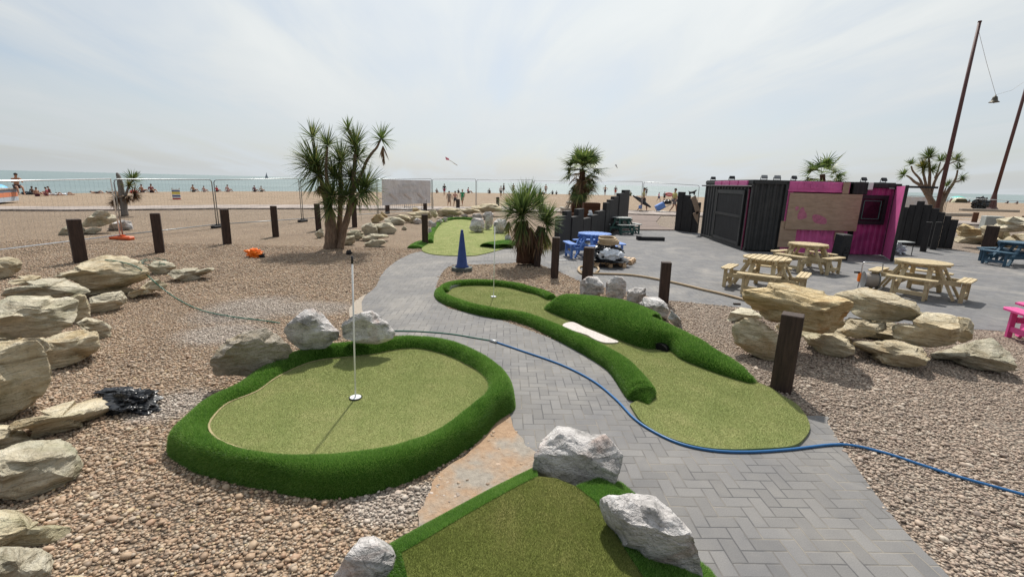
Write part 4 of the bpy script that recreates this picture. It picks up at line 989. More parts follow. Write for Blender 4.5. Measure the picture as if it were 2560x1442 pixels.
# ================================================================= MORE MATERIALS
plain('dark_timber', (.046, .028, .021), .75, var=.65, sc=5, stretch=(6, 6, .6), bump=.5, bs=.01)
plain('black_timber', (.032, .030, .030), .8, var=.5, sc=4, stretch=(5, 5, .5), bump=.5, bs=.01)
plain('rust_timber', (.11, .045, .022), .8, var=.4, sc=5, stretch=(6, 6, .6))
plain('pine', (.50, .40, .24), .75, var=.30, sc=5, stretch=(3, 3, 3), bump=.15, bs=.004)
plain('pale_top', (.44, .42, .38), .7, var=.2, sc=6)
plain('blue_paint', (.13, .26, .62), .45, var=.15, sc=5)
plain('teal_paint', (.05, .115, .17), .5, var=.2, sc=5)
plain('green_paint', (.07, .15, .13), .6, var=.25, sc=5); plain('grey_top', (.36, .38, .37), .6, var=.2, sc=5)
plain('pink_paint', (.68, .075, .28), .45, var=.10, sc=5); plain('galvanised', (.33, .35, .36), .4, .7, var=.2, sc=12)
plain('galvanised_bright', (.75, .76, .77), .3, .6); plain('rubber', (.022, .022, .024), .7, var=.3)
plain('orange_plastic', (.72, .13, .035), .5, var=.15); plain('grey_plastic', (.25, .26, .27), .5)
plain('plywood', (.42, .30, .215), .8, var=.22, sc=4, stretch=(1, 1, 4), dirt=((.27, .17, .09), .5)); plain('corrugated_black', (.036, .037, .038), .5, var=.35, sc=4, dirt=((.07, .068, .065), .5))
plain('faint_pink', (.50, .17, .25), .8, var=.3); plain('door_pink_shaded', (.46, .07, .23), .5, var=.3, sc=2, dirt=((.14, .018, .09), .6)); plain('corrugated_pink', (.70, .14, .37), .5, var=.15, sc=3, dirt=((.30, .04, .16), .4)); plain('dark_glass', (.035, .008, .016), .15, var=.3); plain('wine', (.17, .018, .06), .55, var=.3, sc=3)  # the door's darker pink has the shade there put into its colour
plain('cream_wood', (.60, .42, .26), .8, var=.25); plain('white_sheet', (.72, .75, .80), .45, var=.08, sc=5); plain('black_sheet', (.016, .017, .02), .32, var=.5, sc=6, bump=.3, bs=.02)
plain('cone_blue', (.025, .055, .20), .45, var=.2, sc=5); plain('cone_base', (.10, .11, .10), .8, var=.4, sc=8)
plain('bag_orange', (.90, .20, .01), .5, var=.1); plain('rope_grey', (.34, .30, .26), .8)
plain('bark', (.20, .14, .10), .95, var=.5, sc=9, stretch=(3, 3, .7), bump=.9, bs=.04, dirt=((.36, .28, .21), .5))
plain('hairy_bark', (.085, .04, .022), .98, var=.6, sc=14, stretch=(4, 4, .5), bump=1., bs=.05)
plain('mast_wood', (.10, .042, .038), .6, var=.25, sc=3); plain('bell_bronze', (.10, .09, .07), .5, .5)
plain('driftwood', (.20, .18, .165), .9, var=.3, sc=6, stretch=(4, 4, .5), bump=.6, bs=.02)
plain('light_wood', (.40, .35, .29), .8)
# ================================================================= POSTS
POST = [(203, 656, 548, 28, 'short dark post, leftmost, behind the slab with the hose'), (401, 632, 533, 21, 'short dark post, second from the left, near the orange fence foot'),
 (569, 610, 523, 19, 'short dark post left of the orange bag'), (690, 592, 515, 15.5, 'short dark post just beyond the orange bag'),
 (797, 577, 509, 14, 'short dark post half hidden by the left leaves of the cabbage palm'), (887, 568, 500, 13, 'short dark post behind the right leaves of the cabbage palm'),
 (969, 534, 501, 11, 'short dark post in front of the grey banner'), (1063, 530, 499, 10, 'short dark post at the right side of the grey banner'),
 (1145, 523, 498, 9.5, 'short dark post in front of the woman in green'), (1244, 522, 493, 8.5, 'short dark post top left of the yucca'),
 (1352, 540, 491, 12, 'short dark post behind the yucca crown'), (1063, 611, 536, 16, 'dark post at the left corner of the far green'),
 (1343, 666, 590, 18, 'dark post inside the right side of the yucca'), (1386, 695, 593, 20, 'dark post just right of the yucca'),
 (1468, 702, 618, 27, 'dark post with a knot hole beside the pallet'), (1657, 757, 655, 25, 'dark post behind the rocks of the grass mound'),
 (1952, 973, 785, 50, 'biggest dark post, leaning, beside the right boulder stack'), (2465, 636, 565, 26, 'dark post near the blue table at the far right'),
 (2307, 629, 555, 13, 'black post in front of the right sleepers, left one'), (2332, 624, 555, 13, 'black post in front of the right sleepers, right one'),
 (2434, 559, 531, 11, 'small rusty post on the beach at the right'), (2557, 557, 540, 9, 'small rusty post at the right edge of the beach')]
for k, (px, py, ty, wpx, lab) in enumerate(POST):
    b_ = G(px, py); zt = TOPZ(b_, ty); dep = (b_ - Vector((0, 0, HC))).dot(Vector((0, math.cos(PITCH), -math.sin(PITCH)))); w_ = wpx / F * dep * .93
    rn = random.Random(k); m = MB(); M = Matrix.Rotation(math.atan2(-b_.x, b_.y) + rn.uniform(-.15, .15), 3, 'Z') @ Matrix.Rotation(rn.uniform(-.015, .015), 3, 'Y')
    m.box((0, 0, zt / 2 - .1), (w_, w_ * .9, zt + .2), bev=.008, M=M)
    o = m.build('timber_post', MAT['rust_timber' if 'rusty' in lab else 'black_timber' if 'black post' in lab else 'dark_timber']); o.location = b_; tag(o, lab, 'post', group='timber posts round the course')
# ================================================================= STEPPED SLEEPER WALLS
def sleepers(label, base0, base1, tops, tilt=0., th=.18):
    """tops: (x pixel left, x pixel right, top y) for each upright sleeper along the base line base0-base1"""
    A, B = G(*base0), G(*base1); d = (B - A); L = d.length; d.normalize(); nrm = Vector((-d.y, d.x, 0))
    t = thing('sleeper_wall', label, 'sleeper wall', A, 0, 'stepped walls of black upright sleepers')
    def hit(px):          # where the sight line through that column crosses the base line
        r_ = ray(px, base0[1] + (base1[1] - base0[1]) * (px - base0[0]) / (base1[0] - base0[0]))
        r2 = Vector((r_.x, r_.y, 0)); den = r2.x * d.y - r2.y * d.x
        return -(A.x * r2.y - A.y * r2.x) * -1 / den if False else (A.y * r2.x - A.x * r2.y) / (d.x * r2.y - d.y * r2.x) * 1.0
    for k, (xa, xb, ty) in enumerate(tops):
        s0, s1 = hit(xa), hit(xb); c = A + d * (s0 + s1) / 2; zt = TOPZ(c, ty); wd = abs(s1 - s0) - .012
        m = MB(); m.box(c - A + Vector((0, 0, zt / 2 - .05)) + nrm * (.02 * math.sin(k * 2.3)), (wd, th, zt + .1), rz=math.atan2(d.y, d.x), bev=.008)
        m.build('sleeper', MAT['black_timber'], t)
    return t
sleepers('black stepped sleeper wall behind the blue table, rising to the right', (1393, 628), (1563, 568),
    [(1390, 1408, 540), (1408, 1420, 527), (1420, 1437, 541), (1437, 1451, 522), (1451, 1470, 545), (1470, 1487, 537), (1487, 1506, 527), (1506, 1515, 506), (1515, 1526, 499), (1526, 1538, 491), (1538, 1551, 483), (1551, 1564, 475)])
sleepers('black stepped sleeper wall between the deck and the container, behind the metal chair', (1686, 576), (1744, 583), [(1688, 1702, 480), (1702, 1715, 488), (1715, 1729, 497), (1729, 1742, 506)])
sleepers('black stepped sleeper wall to the right of the pink container', (2241, 610), (2378, 622), [(2238, 2253, 518), (2253, 2270, 512), (2270, 2289, 503), (2289, 2309, 512), (2309, 2328, 521), (2328, 2344, 531), (2344, 2361, 540), (2361, 2380, 549)])
# ================================================================= PICNIC TABLES
def picnic(name, label, top, wood, topm=None, rz=0., s=1., group='round picnic tables with attached benches', bolt=True, z=.74):
    c = G(top[0], top[1], z); c.z = 0
    topm = topm or wood; t = thing(name, label, 'picnic table', c, rz, group)
    Rt = .60 * s; n = 9; pw = 2 * Rt / n; m = MB()
    for k in range(n):
        y = -Rt + pw * (k + .5); half = math.sqrt(max(Rt ** 2 - (abs(y) - pw * .1) ** 2, .02)); hi = math.sqrt(max(Rt ** 2 - (abs(y) + pw * .45) ** 2, .004)); lo = math.sqrt(max(Rt ** 2 - max(0, abs(y) - pw * .45) ** 2, .01))
        a_, b_ = (lo, hi) if y >= 0 else (hi, lo)
        m.prism([(y - pw * .405, -a_), (y + pw * .405, -b_), (y + pw * .405, b_), (y - pw * .405, a_)], z - .035, z)
    m.build('tabletop', MAT[topm], t)
    m = MB()
    for q in (0, 1):
        for o_ in (-.30, .30): m.box((o_ * s, 0, z - .07) if q == 0 else (0, o_ * s, z - .105), (.045, 1.05 * s, .07) if q == 0 else (1.05 * s, .045, .07))
    # long cross bearers that carry the benches
    for o_ in (-.33, .33):
        m.box((o_ * s, 0, .375), (.045, 1.75 * s, .09)); m.box((0, o_ * s, .285), (1.75 * s, .045, .09))
    m.build('bearers', MAT[wood], t)
    for q in range(4):
        a = q * math.pi / 2
        ca_, sa_ = math.cos(a), math.sin(a); RT = lambda x, y, z_: Vector((x * ca_ - y * sa_, x * sa_ + y * ca_, z_))
        for o_ in (-.33, .33):
            m = MB(); m.beam(RT(o_ * s * .72, .36 * s, z - .04), RT(o_ * s * 1.0, .80 * s, .02), .045, .085, up=RT(1, 0, 0)); m.build('leg', MAT[wood], t)
        # bench
        m = MB(); ri, ro = .78 * s, 1.06 * s; np_ = 3
        for k in range(np_):
            r0 = ri + (ro - ri) * k / np_ + .006; r1 = ri + (ro - ri) * (k + 1) / np_ - .006
            e0 = min(.52 * s, math.sqrt(max((1.12 * s) ** 2 - r0 ** 2, .01)) + .02); e1 = min(.52 * s, math.sqrt(max((1.12 * s) ** 2 - r1 ** 2, .01)) + .02)
            P = [RT(-e0, r0, 0), RT(e0, r0, 0), RT(e1, r1, 0), RT(-e1, r1, 0)]; m.prism([(p.x, p.y) for p in P], .425, .455)
        b = m.build('bench', MAT[topm], t)
        m = MB()
        for o_ in (-.33, .33): m.beam(RT(o_ * s, .93 * s, .40), RT(o_ * s, .93 * s, 0), .07, .045, up=RT(1, 0, 0))
        m.beam(RT(-.33 * s, .93 * s, .14), RT(.33 * s, .93 * s, .14), .04, .08)
        m.build('bench_support', MAT[wood], t)
    return t
picnic('picnic_table', 'light pine picnic table nearest the right boulder stack, planks pointing away', (1918, 643), 'pine', rz=R(-38), s=.80)
picnic('picnic_table', 'light pine picnic table in the shade right in front of the plywood board', (2021, 609), 'pine', rz=R(28), s=.80)
picnic('picnic_table', 'light pine picnic table right of the cable reel', (2308, 653), 'pine', rz=R(38), s=.82)
picnic('picnic_table', 'bright blue picnic table behind the pallet of hose coils', (1487, 583), 'blue_paint', rz=R(10), s=.86)
picnic('picnic_table', 'grey topped green picnic table beside the wooden deck', (1553, 543), 'green_paint', 'grey_top', rz=R(10), s=.86)
picnic('picnic_table', 'slate blue picnic table at the right edge near the cabinet', (2560, 606), 'teal_paint', rz=R(5), s=.95)
picnic('picnic_table', 'bright pink picnic table cut by the right edge', (2775, 752), 'pink_paint', rz=R(-14), s=.92)
picnic('picnic_table', 'pale far picnic table seen left of the fan palm trunk', (1434, 504), 'light_wood', 'pale_top', rz=R(4), s=.95, z=.9)
# ================================================================= TRAFFIC CONE, BAGS, PALLET, REEL
c = G(1155, 677); t = thing('traffic_cone', 'tall dark blue traffic cone on a worn grey base', 'traffic cone', c)
m = MB(); P = [(math.cos(R(22.5 + 45 * k)) * .27, math.sin(R(22.5 + 45 * k)) * .27) for k in range(8)]; m.prism(P, .05, .10); m.prism([(a * 1.02, b * 1.02) for a, b in P], 0, .05); m.build('base', MAT['cone_base'], t)
m = MB(); m.lathe((0, 0, 0), [(.175, .10), (.172, .12), (.135, .16), (.045, .93), (.042, .95), (.034, .96), (.034, 1.0), (.03, 1.03), (.0, 1.035)], 32); m.build('cone_body', MAT['cone_blue'], t, True)
def crumple(name, label, cat, c, dims, matn, seed, sub=4, amp=.5, fr=2.3):
    bm = bmesh.new(); bmesh.ops.create_icosphere(bm, subdivisions=sub, radius=1); o3 = Vector((seed * 5.1, seed, 0))
    for v in bm.verts:
        n = v.co.normalized(); r_ = 1 + amp * noise.fractal(n * fr + o3, .8, 2.2, 4) - amp * .6 * abs(noise.noise(n * 3 + o3))
        v.co = Vector((n.x * r_ * dims[0] / 2, n.y * r_ * dims[1] / 2, max(-.01, (n.z * r_ * .5 + .42) * dims[2])))
    me = bpy.data.meshes.new(name); bm.to_mesh(me); bm.free(); me.materials.append(MAT[matn])
    o = bpy.data.objects.new(name, me); link(o); o.location = c; tag(o, label, cat); return o
crumple('canvas_bag', 'bright orange crumpled bag lying on the pebbles', 'bag', G(638, 643), (.46, .30, .26), 'bag_orange', 3, amp=.5)
crumple('fabric_scrap', 'dark strip of fabric at the right side of the orange bag', 'fabric', G(655, 644), (.15, .16, .14), 'black_sheet', 5)
crumple('plastic_sheet', 'crumpled black plastic sheet on pebbles next to the long slab', 'plastic sheet', G(330, 1022), (.40, .32, .20), 'black_sheet', 9, 5, .55, 1.1)
crumple('plastic_sheet', 'torn end of black sheeting half buried in white chippings', 'plastic sheet', G(366, 1028), (.24, .18, .08), 'black_sheet', 12, 4, .5, 1.2)
crumple('plastic_sheet', 'flat black flap of sheeting behind the crumpled black plastic', 'plastic sheet', G(290, 985), (.34, .16, .07), 'black_sheet', 22, 4, .5, 1.2)
def pallet(label, c, rz, w_=1.0, d_=.8, matn='cream_wood'):
    t = thing('pallet', label, 'pallet', c, rz, 'wooden pallets on the plaza'); m = MB()
    for k in range(6): m.box((-w_ / 2 + w_ * (k + .5) / 6, 0, .125), (w_ / 6 * .72, d_, .02))
    m.build('deck_boards', MAT[matn], t); m = MB()
    for x in (-.45, 0, .45):
        for y in (-.42, 0, .42): m.box((x * w_, y * d_, .06), (.10, .12, .085))
        m.box((x * w_, 0, .01), (.09, d_, .018))
    m.build('blocks', MAT['cream_wood'], t); return t
c = G(1522, 668); pallet('wooden pallet carrying the black and white bag', c + Vector((0, .3, 0)), R(5), .85, .8)
pallet('pale second pallet sticking out right of the white bag', G(1563, 664) + Vector((.0, .5, 0)), R(-25), .7, .6)
bc_ = c + Vector((.0, .28, .135))
crumple('rubble_bag', 'black bag slumped on the pallet under the hose coil', 'bag', bc_, (.82, .70, .50), 'black_sheet', 31, 5, .35)
crumple('rubble_bag', 'white plastic sack bulging from the front of the black bag', 'sack', bc_ + Vector((.03, -.26, .05)), (.66, .38, .34), 'white_sheet', 33, 4, .3)
crumple('plastic_sheet', 'brown black sheeting spilling off the pallet under the sack', 'plastic sheet', bc_ + Vector((.02, -.12, 0)), (1.05, .85, .13), 'black_sheet', 37, 4, .6)
pts = []
for k in range(90):
    a = k / 90 * 2 * math.pi * 4.5; r_ = .27 + .03 * math.sin(k * .37) - .0006 * k; pts.append(bc_ + Vector((math.cos(a) * r_ - .02, math.sin(a) * r_ * .85 - .03, .48 + k / 90 * .17 + .02 * math.sin(a))))
m = MB(); m.tube(pts, .033, 8); tag(m.build('coiled_hose', MAT['tan_hose'], None, True), 'coil of thick tan hose on top of the black bag', 'hose')
# cable reel
c = G(2166, 723); t = thing('cable_reel', 'metal cable reel with orange grip, behind the right boulders', 'cable reel', c, R(-20))
M90 = Matrix.Rotation(R(90), 3, 'Y')
m = MB(); m.lathe((-.10, 0, .22), [(.19, 0), (.19, .01)], 28, M90); m.lathe((.17, 0, .22), [(.19, 0), (.19, .01)], 28, M90); m.build('flange', MAT['galvanised'], t, False)
m = MB(); m.lathe((-.09, 0, .22), [(.155 + .008 * (k % 2), .26 * k / 24) for k in range(25)], 24, M90); m.build('cable', MAT['rope_grey'], t, True)
m = MB(); m.tube(smooth_curve([(-.16, .05, .02), (-.16, 0, .3), (-.16, 0, .56), (-.12, 0, .62), (.18, 0, .62), (.22, 0, .56), (.22, 0, .3), (.22, .05, .02)], 5), .013, 8); m.tube([(-.2, -.12, .02), (.26, -.12, .02)], .012); m.build('frame', MAT['metal'], t, True)
m = MB(); m.box((-.19, -.02, .27), (.05, .09, .2), bev=.015); m.build('grip', MAT['bag_orange'], t)
m = MB(); m.tube([(-.3, -.02, .38), (-.19, -.02, .38)], .025, 8); m.build('crank_handle', MAT['black_plastic'], t, True)
# drain / kerb blocks lying on the plaza
c = G(1629, 601); m = MB(); m.box((0, 0, .08), (1.0, .32, .15), bev=.02); m.box((-.52, .05, .09), (.16, .34, .17), bev=.02); o = m.build('ballast_block', MAT['rubber']); o.location = c; tag(o, 'black rubber fence block lying loose on the plaza', 'ballast block')
m = MB(); m.box((0, 0, .02), (.13, .04, .03)); o = m.build('timber_offcut', MAT['dark_timber']); o.location = G(1842, 762); tag(o, 'small dark offcut at the edge of the plaza by the right stack', 'offcut')
c = G(1405, 651); m = MB(); m.box((0, 0, .01), (.26, .05, .02), rz=.2); o = m.build('tape_offcut', MAT['white_paint']); o.location = c; tag(o, 'strip of red and white tape on the ground by the blue bench', 'tape')
# ================================================================= CONTAINER KIOSK
Af, Bf, Df = G(1742, 590), G(1862, 628), G(2219, 643)
sd_k = (Af - Bf).normalized(); fx = ((Df - Bf).normalized() * .35 + Vector((sd_k.y, -sd_k.x, 0)) * .65).normalized(); fy = Vector((-fx.y, fx.x, 0)); LEN = (Df - Bf).length; DEP = 4.9; CH = 2.47
KI = Matrix.Translation(Bf) @ Matrix((fx, fy, Vector((0, 0, 1)))).transposed().to_4x4()
K = thing('container_kiosk', 'black and pink shipping container kiosk with boarded up front', 'container kiosk', Bf, math.atan2(fx.y, fx.x))
def FP(px, py, y0=0.):          # pixel -> (u, z) on the kiosk front
    d = ray(px, py); o_ = Vector((0, 0, HC)); p0 = Bf + fy * y0; t = (p0 - o_).dot(fy) / d.dot(fy); p = o_ + d * t - Bf
    return p.dot(fx), p.z
def frect(pts):
    q = [FP(*p) for p in pts]; us = [a for a, b in q]; zs = [b for a, b in q]
    return min(us), max(us), min(zs), max(zs)
def corr(m, a, b, z0, z1, pitch=.28, d=.05, axis='x', pos=0., th=.03):
    """corrugated sheet from a to b; axis x: along the front facing -y, axis y: along the left side facing -x"""
    n = max(2, int((b - a) / pitch)); p = (b - a) / n; prof = []
    for k in range(n):
        s0 = a + k * p; prof += [(s0, 0), (s0 + p * .32, 0), (s0 + p * .5, d), (s0 + p * .82, d)]
    prof.append((b, 0)); V = []; Fq = []
    for s_, q in prof:
        for z_ in (z0, z1): V.append((s_, pos + q, z_) if axis == 'x' else (pos + q, s_, z_))
    for k in range(len(prof) - 1): Fq.append((2 * k, 2 * k + 2, 2 * k + 3, 2 * k + 1))
    return m.add(V, Fq)
m = MB(); m.box((LEN / 2, DEP / 2 + .08, CH / 2), (LEN - .16, DEP - .16, CH - .08)); m.build('inner_shell', MAT['black_plastic'], K)
m = MB(); corr(m, .35, DEP - .1, .1, CH - .22, .30, .06, 'y', .0); m.build('side_wall', MAT['corrugated_black'], K)
m = MB()
for y in (.06, DEP - .06): m.box((.04, y, CH / 2), (.12, .12, CH))
m.box((.02, DEP / 2, CH - .06), (.12, DEP, .12)); m.box((.03, DEP / 2, .06), (.12, DEP, .12))
m.tube([(-.10, -.1, CH - .20), (-.10, DEP + .25, CH - .20)], .028, 8)
# framed panel on the side
m.box((-.035, 1.95, CH - .42), (.05, 2.7, .14)); m.box((-.035, 1.95, 1.18), (.05, 2.7, .10)); m.box((-.035, .62, 1.12), (.05, .12, 2.0)); m.box((-.035, 3.26, 1.12), (.05, .12, 2.0)); m.box((-.035, 1.95, .2), (.05, 2.7, .12))
m.build('side_frame', MAT['corrugated_black'], K)
m = MB(); m.box((-.02, 1.95, 1.15), (.03, 2.6, 2.0)); m.build('side_panel', MAT['black_timber'], K)
m = MB(); 
for k in range(4): m.box((-.06, .75 + k * .83, CH - .10), (.06, .74, .17), bev=.01)
m.build('side_header', MAT['corrugated_pink'], K)
m = MB(); m.box((-.03, .22, 1.1), (.04, .05, 2.15)); m.build('side_trim', MAT['wine'], K)
# front
u1 = FP(1955, 560)[0]
m = MB(); corr(m, .04, u1, .05, CH - .1, .20, .05, 'x', -.02); m.box((u1 / 2, 0, CH - .05), (u1, .12, .12)); m.box((u1 - .03, .0, CH / 2), (.10, .12, CH)); m.build('front_black_wall', MAT['corrugated_black'], K)
ZF = lambda pts: zk(*pts)
a, b, c_, d_ = frect(ZF([(105, 105), (935, 280)])); hz0 = FP(*zk((500, 295))[0])[1]
uw0, uw1 = FP(*zk((950, 200))[0])[0], FP(*zk((1040, 200))[0])[0]; ub1 = FP(*zk((1200, 200))[0])[0]
m = MB(); m.box(((u1 + uw0) / 2, .0, (hz0 + CH) / 2), (uw0 - u1, .10, CH - hz0), bev=.01); m.box(((u1 + uw0) / 2, -.06, hz0 + .05), (uw0 - u1, .05, .06)); m.box(((uw1 + ub1) / 2 - .25, .0, (hz0 + CH) / 2), (.22, .10, CH - hz0))
m.build('header', MAT['corrugated_pink'], K)
m = MB()
for k in range(6): m.box((u1 + .38 + k * (uw0 - u1 - .5) / 6, -.052, (hz0 + CH) / 2 + .04), (.16, .016, (CH - hz0) * .5), bev=.004)
m.build('header_dimples', MAT['corrugated_pink'], K)
m = MB(); m.box(((uw0 + uw1) / 2, -.08, (hz0 + CH) / 2 - .01), (uw1 - uw0, .03, CH - hz0 + .02)); m.build('upright_board', MAT['plywood'], K)
m = MB(); m.box((uw1 + .36, -.10, (hz0 + CH) / 2), (.46, .10, CH - hz0 + .05), bev=.02); m.box(((ub1 + LEN) / 2 + .05, -.02, CH - .08), (LEN - ub1 + .15, .22, .15), bev=.01); m.build('front_beam', MAT['black_timber'], K)
m = MB(); m.box((uw1 + .62, -.18, CH - .10), (.16, .05, .26), bev=.02); m.build('white_lamp', MAT['white_paint'], K)
m = MB(); m.box((u1 + .10, -.01, hz0 / 2), (.19, .10, hz0), bev=.01); m.build('left_jamb', MAT['corrugated_pink'], K)
a, b, c_, d_ = frect(zk((180, 300), (1118, 850)));
m = MB(); m.box(((a + b) / 2, -.12, (c_ + d_) / 2), (b - a, .025, d_ - c_), rz=0); bd = m.build('big_board', MAT['plywood'], K)
def blob(m, pts, y):
    q = smooth_curve([Vector((*FP(*p), 0)) for p in zk(*pts)], 3, True); V = [(p.x, y, p.y) for p in q]; m.add(V, [tuple(range(len(V)))])
m = MB(); blob(m, [(290, 680), (285, 610), (330, 520), (370, 510), (385, 560), (410, 600), (405, 660)], -.1345); blob(m, [(490, 650), (520, 610), (600, 620), (690, 670), (690, 740), (600, 745), (520, 720)], -.1345)
blob(m, [(250, 510), (290, 490), (300, 530), (260, 555)], -.1345); m.build('paint_patch', MAT['faint_pink'], K)
a, b, c_, d_ = frect(zk((60, 705), (240, 1085)))
m = MB(); m.box(((a + b) / 2, -.075, (c_ + d_) / 2), (b - a, .03, d_ - c_)); m.build('small_board', MAT['plywood'], K); m = MB(); a2, b2, c2, d2 = frect(zk((835, 860), (940, 980))); m.box(((a2 + b2) / 2, -.075, (c2 + d2) / 2), (b2 - a2, .03, d2 - c2)); m.build('small_board', MAT['plywood'], K)
a3, b3, c3, d3 = frect(zk((240, 850), (960, 1200)))
m = MB(); corr(m, a3 - .2, b3, .0, 1.25, .24, .05, 'x', -.035); m.build('front_pink_wall', MAT['corrugated_pink'], K)
u5, u6 = FP(*zk((1085, 1000))[0])[0], LEN
m = MB(); corr(m, u5, u6, .03, CH - .16, .16, .02, 'x', -.03); m.build('door_wall', MAT['door_pink_shaded'], K)
m = MB(); m.box(((b3 + u5) / 2, -.02, .8), (u5 - b3, .03, 1.6)); m.build('gap_shade_panel', MAT['pitch_black'], K)  # black panel painting the shade of an open gap
a, b, c_, d_ = frect(zk((1190, 330), (1520, 760)))
wf_ = MB(); t_ = .12
wf_.box(((a + b) / 2, -.06, d_ - t_ / 2), (b - a, .10, t_)); wf_.box(((a + b) / 2, -.06, c_ + t_ / 2), (b - a, .10, t_)); wf_.box((a + t_ / 2, -.06, (c_ + d_) / 2), (t_, .10, d_ - c_ - 2 * t_)); wf_.box((b - t_ / 2, -.06, (c_ + d_) / 2), (t_, .10, d_ - c_ - 2 * t_))
wo = wf_.build('window', MAT['black_plastic'], K); m = MB(); m.box(((a + b) / 2, -.045, (c_ + d_) / 2), (b - a - 2 * t_, .02, d_ - c_ - 2 * t_)); m.build('pane', MAT['dark_glass'], wo)
m = MB(); i_ = t_ + .07
for xx in (a + i_, b - i_): m.box((xx, -.065, (c_ + d_) / 2), (.025, .02, d_ - c_ - 2 * i_))
for zz in (c_ + i_, d_ - i_): m.box(((a + b) / 2, -.065, zz), (b - a - 2 * i_, .02, .025))
m.build('inner_frame', MAT['green_paint'], wo)
# open door leaf at the right end
E_ = G(2229, 655) - Bf; e = Vector((E_.dot(fx), E_.dot(fy), 0)); s0 = Vector((LEN + .02, -.03, 0)); dd = (e - s0); dl = dd.length; dr = math.atan2(dd.y, dd.x)
m = MB(); m.box(s0 + dd / 2 + Vector((0, 0, CH / 2 - .02)), (dl, .05, CH - .14), rz=dr); dobj = m.build('door', MAT['corrugated_pink'], K)
for f_ in (.02, .98): m = MB(); m.box(s0 + dd * f_ + Vector((0, 0, CH / 2 - .02)), (.07, .08, CH - .08), rz=dr); m.build('door_edge', MAT['black_timber'], dobj)
m = MB(); m.box((LEN + .6, -.2, CH - .1), (1.2, .06, .07)); m.build('side_bar', MAT['black_timber'], K)
# roof
m = MB(); m.box((LEN / 2, DEP / 2, CH - .01), (LEN, DEP, .07)); m.build('roof', MAT['corrugated_black'], K)
inv = KI.inverted()
for px, py, lab in ((1772, 443, 'black floodlight on the kiosk roof, leftmost'), (1826, 443, 'black floodlight on the kiosk roof above the pink side header'), (1907, 444, 'silver floodlight standing tallest on the kiosk roof'), (1940, 445, 'grey floodlight on the roof near the black front wall'), (1981, 447, 'low black floodlight above the pink header'), (2156, 454, 'black floodlight above the white lamp'), (2206, 459, 'small floodlight above the kiosk window')):
    u, z_ = FP(px, 500); p = Bf + fx * (u if px > 1865 else .15) + fy * (.15 if px > 1865 else (DEP - .3 if px < 1800 else DEP * .5)) + Vector((0, 0, CH + .03))
    t = thing('floodlight', lab, 'floodlight', p, R(20 * math.sin(px)), 'floodlights on the kiosk roof')
    m = MB(); m.box((0, -.03, .10), (.20, .06, .12), bev=.01, M=Matrix.Rotation(R(-30), 3, 'X')); m.build('lamp_head', MAT['grey_plastic' if 'silver' in lab or 'grey' in lab else 'black_plastic'], t)
    m = MB(); m.tube([(-.11, 0, 0), (-.11, 0, .10)], .01); m.tube([(.11, 0, 0), (.11, 0, .10)], .01); m.box((0, 0, .005), (.24, .05, .01)); m.build('bracket', MAT['black_plastic'], t)
# loudspeakers stacked before the kiosk
sp0 = G(2098, 650); t = thing('loudspeaker', 'tall black loudspeaker leaning by the dark doorway of the kiosk', 'loudspeaker', sp0, R(8))
m = MB(); m.box((0, 0, .42), (.34, .34, .84), bev=.015, M=Matrix.Rotation(R(4), 3, 'X')); m.build('cabinet', MAT['rubber'], t)
for zz, rr_ in ((.62, .11), (.40, .07), (.22, .11)):
    m = MB(); m.lathe((0.03, -.17 - zz * .0, zz), [(rr_, 0), (rr_ * .9, .02), (rr_ * .3, -.02), (0, -.01)], 20, Matrix.Rotation(R(94), 3, 'X')); m.build('driver', MAT['black_plastic'], t, True)
c = G(2258, 640); t = thing('stool', 'low metal framed stool with a pale seat behind the right pine table', 'stool', c + Vector((0, .4, 0)))
m = MB(); m.box((.1, 0, .46), (.75, .45, .03)); m.build('seat', MAT['grey_top'], t)
for x, y in ((-.25, -.2), (.45, -.2), (-.25, .2), (.45, .2)): m = MB(); m.tube([(x, y, 0), (x, y, .45)], .014, 6); m.build('leg', MAT['black_plastic'], t)
crumple('rubbish_pile', 'pale crumpled rubbish beside the open pink door', 'rubbish', G(2240, 634), (.5, .5, .4), 'white_sheet', 51, 4, .8)
# metal chair
c = G(1713, 577); t = thing('chair', 'bare metal chair frame in front of the black sleepers', 'chair', c + Vector((0, .25, 0)), R(8))
for x, y, h_ in ((-.2, -.2, .46), (.3, -.2, .46), (-.2, .2, .95), (.3, .2, 1.15)): m = MB(); m.tube([(x * 1.15, y * 1.2, 0), (x, y, h_)], .014, 6); m.build('leg', MAT['galvanised_bright'], t)
m = MB(); m.tube([(-.2, -.2, .46), (.3, -.2, .46), (.3, .2, .46), (-.2, .2, .46)], .013, 6, closed=True); m.build('seat_frame', MAT['galvanised_bright'], t)
m = MB(); 
for k in range(4): m.box((-.03, .2, .62 + .08 * k), (.36, .02, .03))
m.build('backrest', MAT['galvanised_bright'], t)
for pts, lab in ((((1728, 495), (1739, 488), (1752, 530), (1741, 536)), 'upper plank of plywood wedged behind the corner of the kiosk'), (((1732, 534), (1747, 527), (1745, 560), (1738, 548)), 'pointed plywood offcut by the black corner of the kiosk')):
    P = [AT(a, b, 21.9) for a, b in pts]; m = MB(); m.add(P + [p + Vector((0, .02, 0)) for p in P], [(0, 1, 2, 3), (7, 6, 5, 4), (0, 4, 5, 1), (1, 5, 6, 2), (2, 6, 7, 3), (3, 7, 4, 0)]); tag(m.build('plywood_offcut', MAT['plywood']), lab, 'plywood')
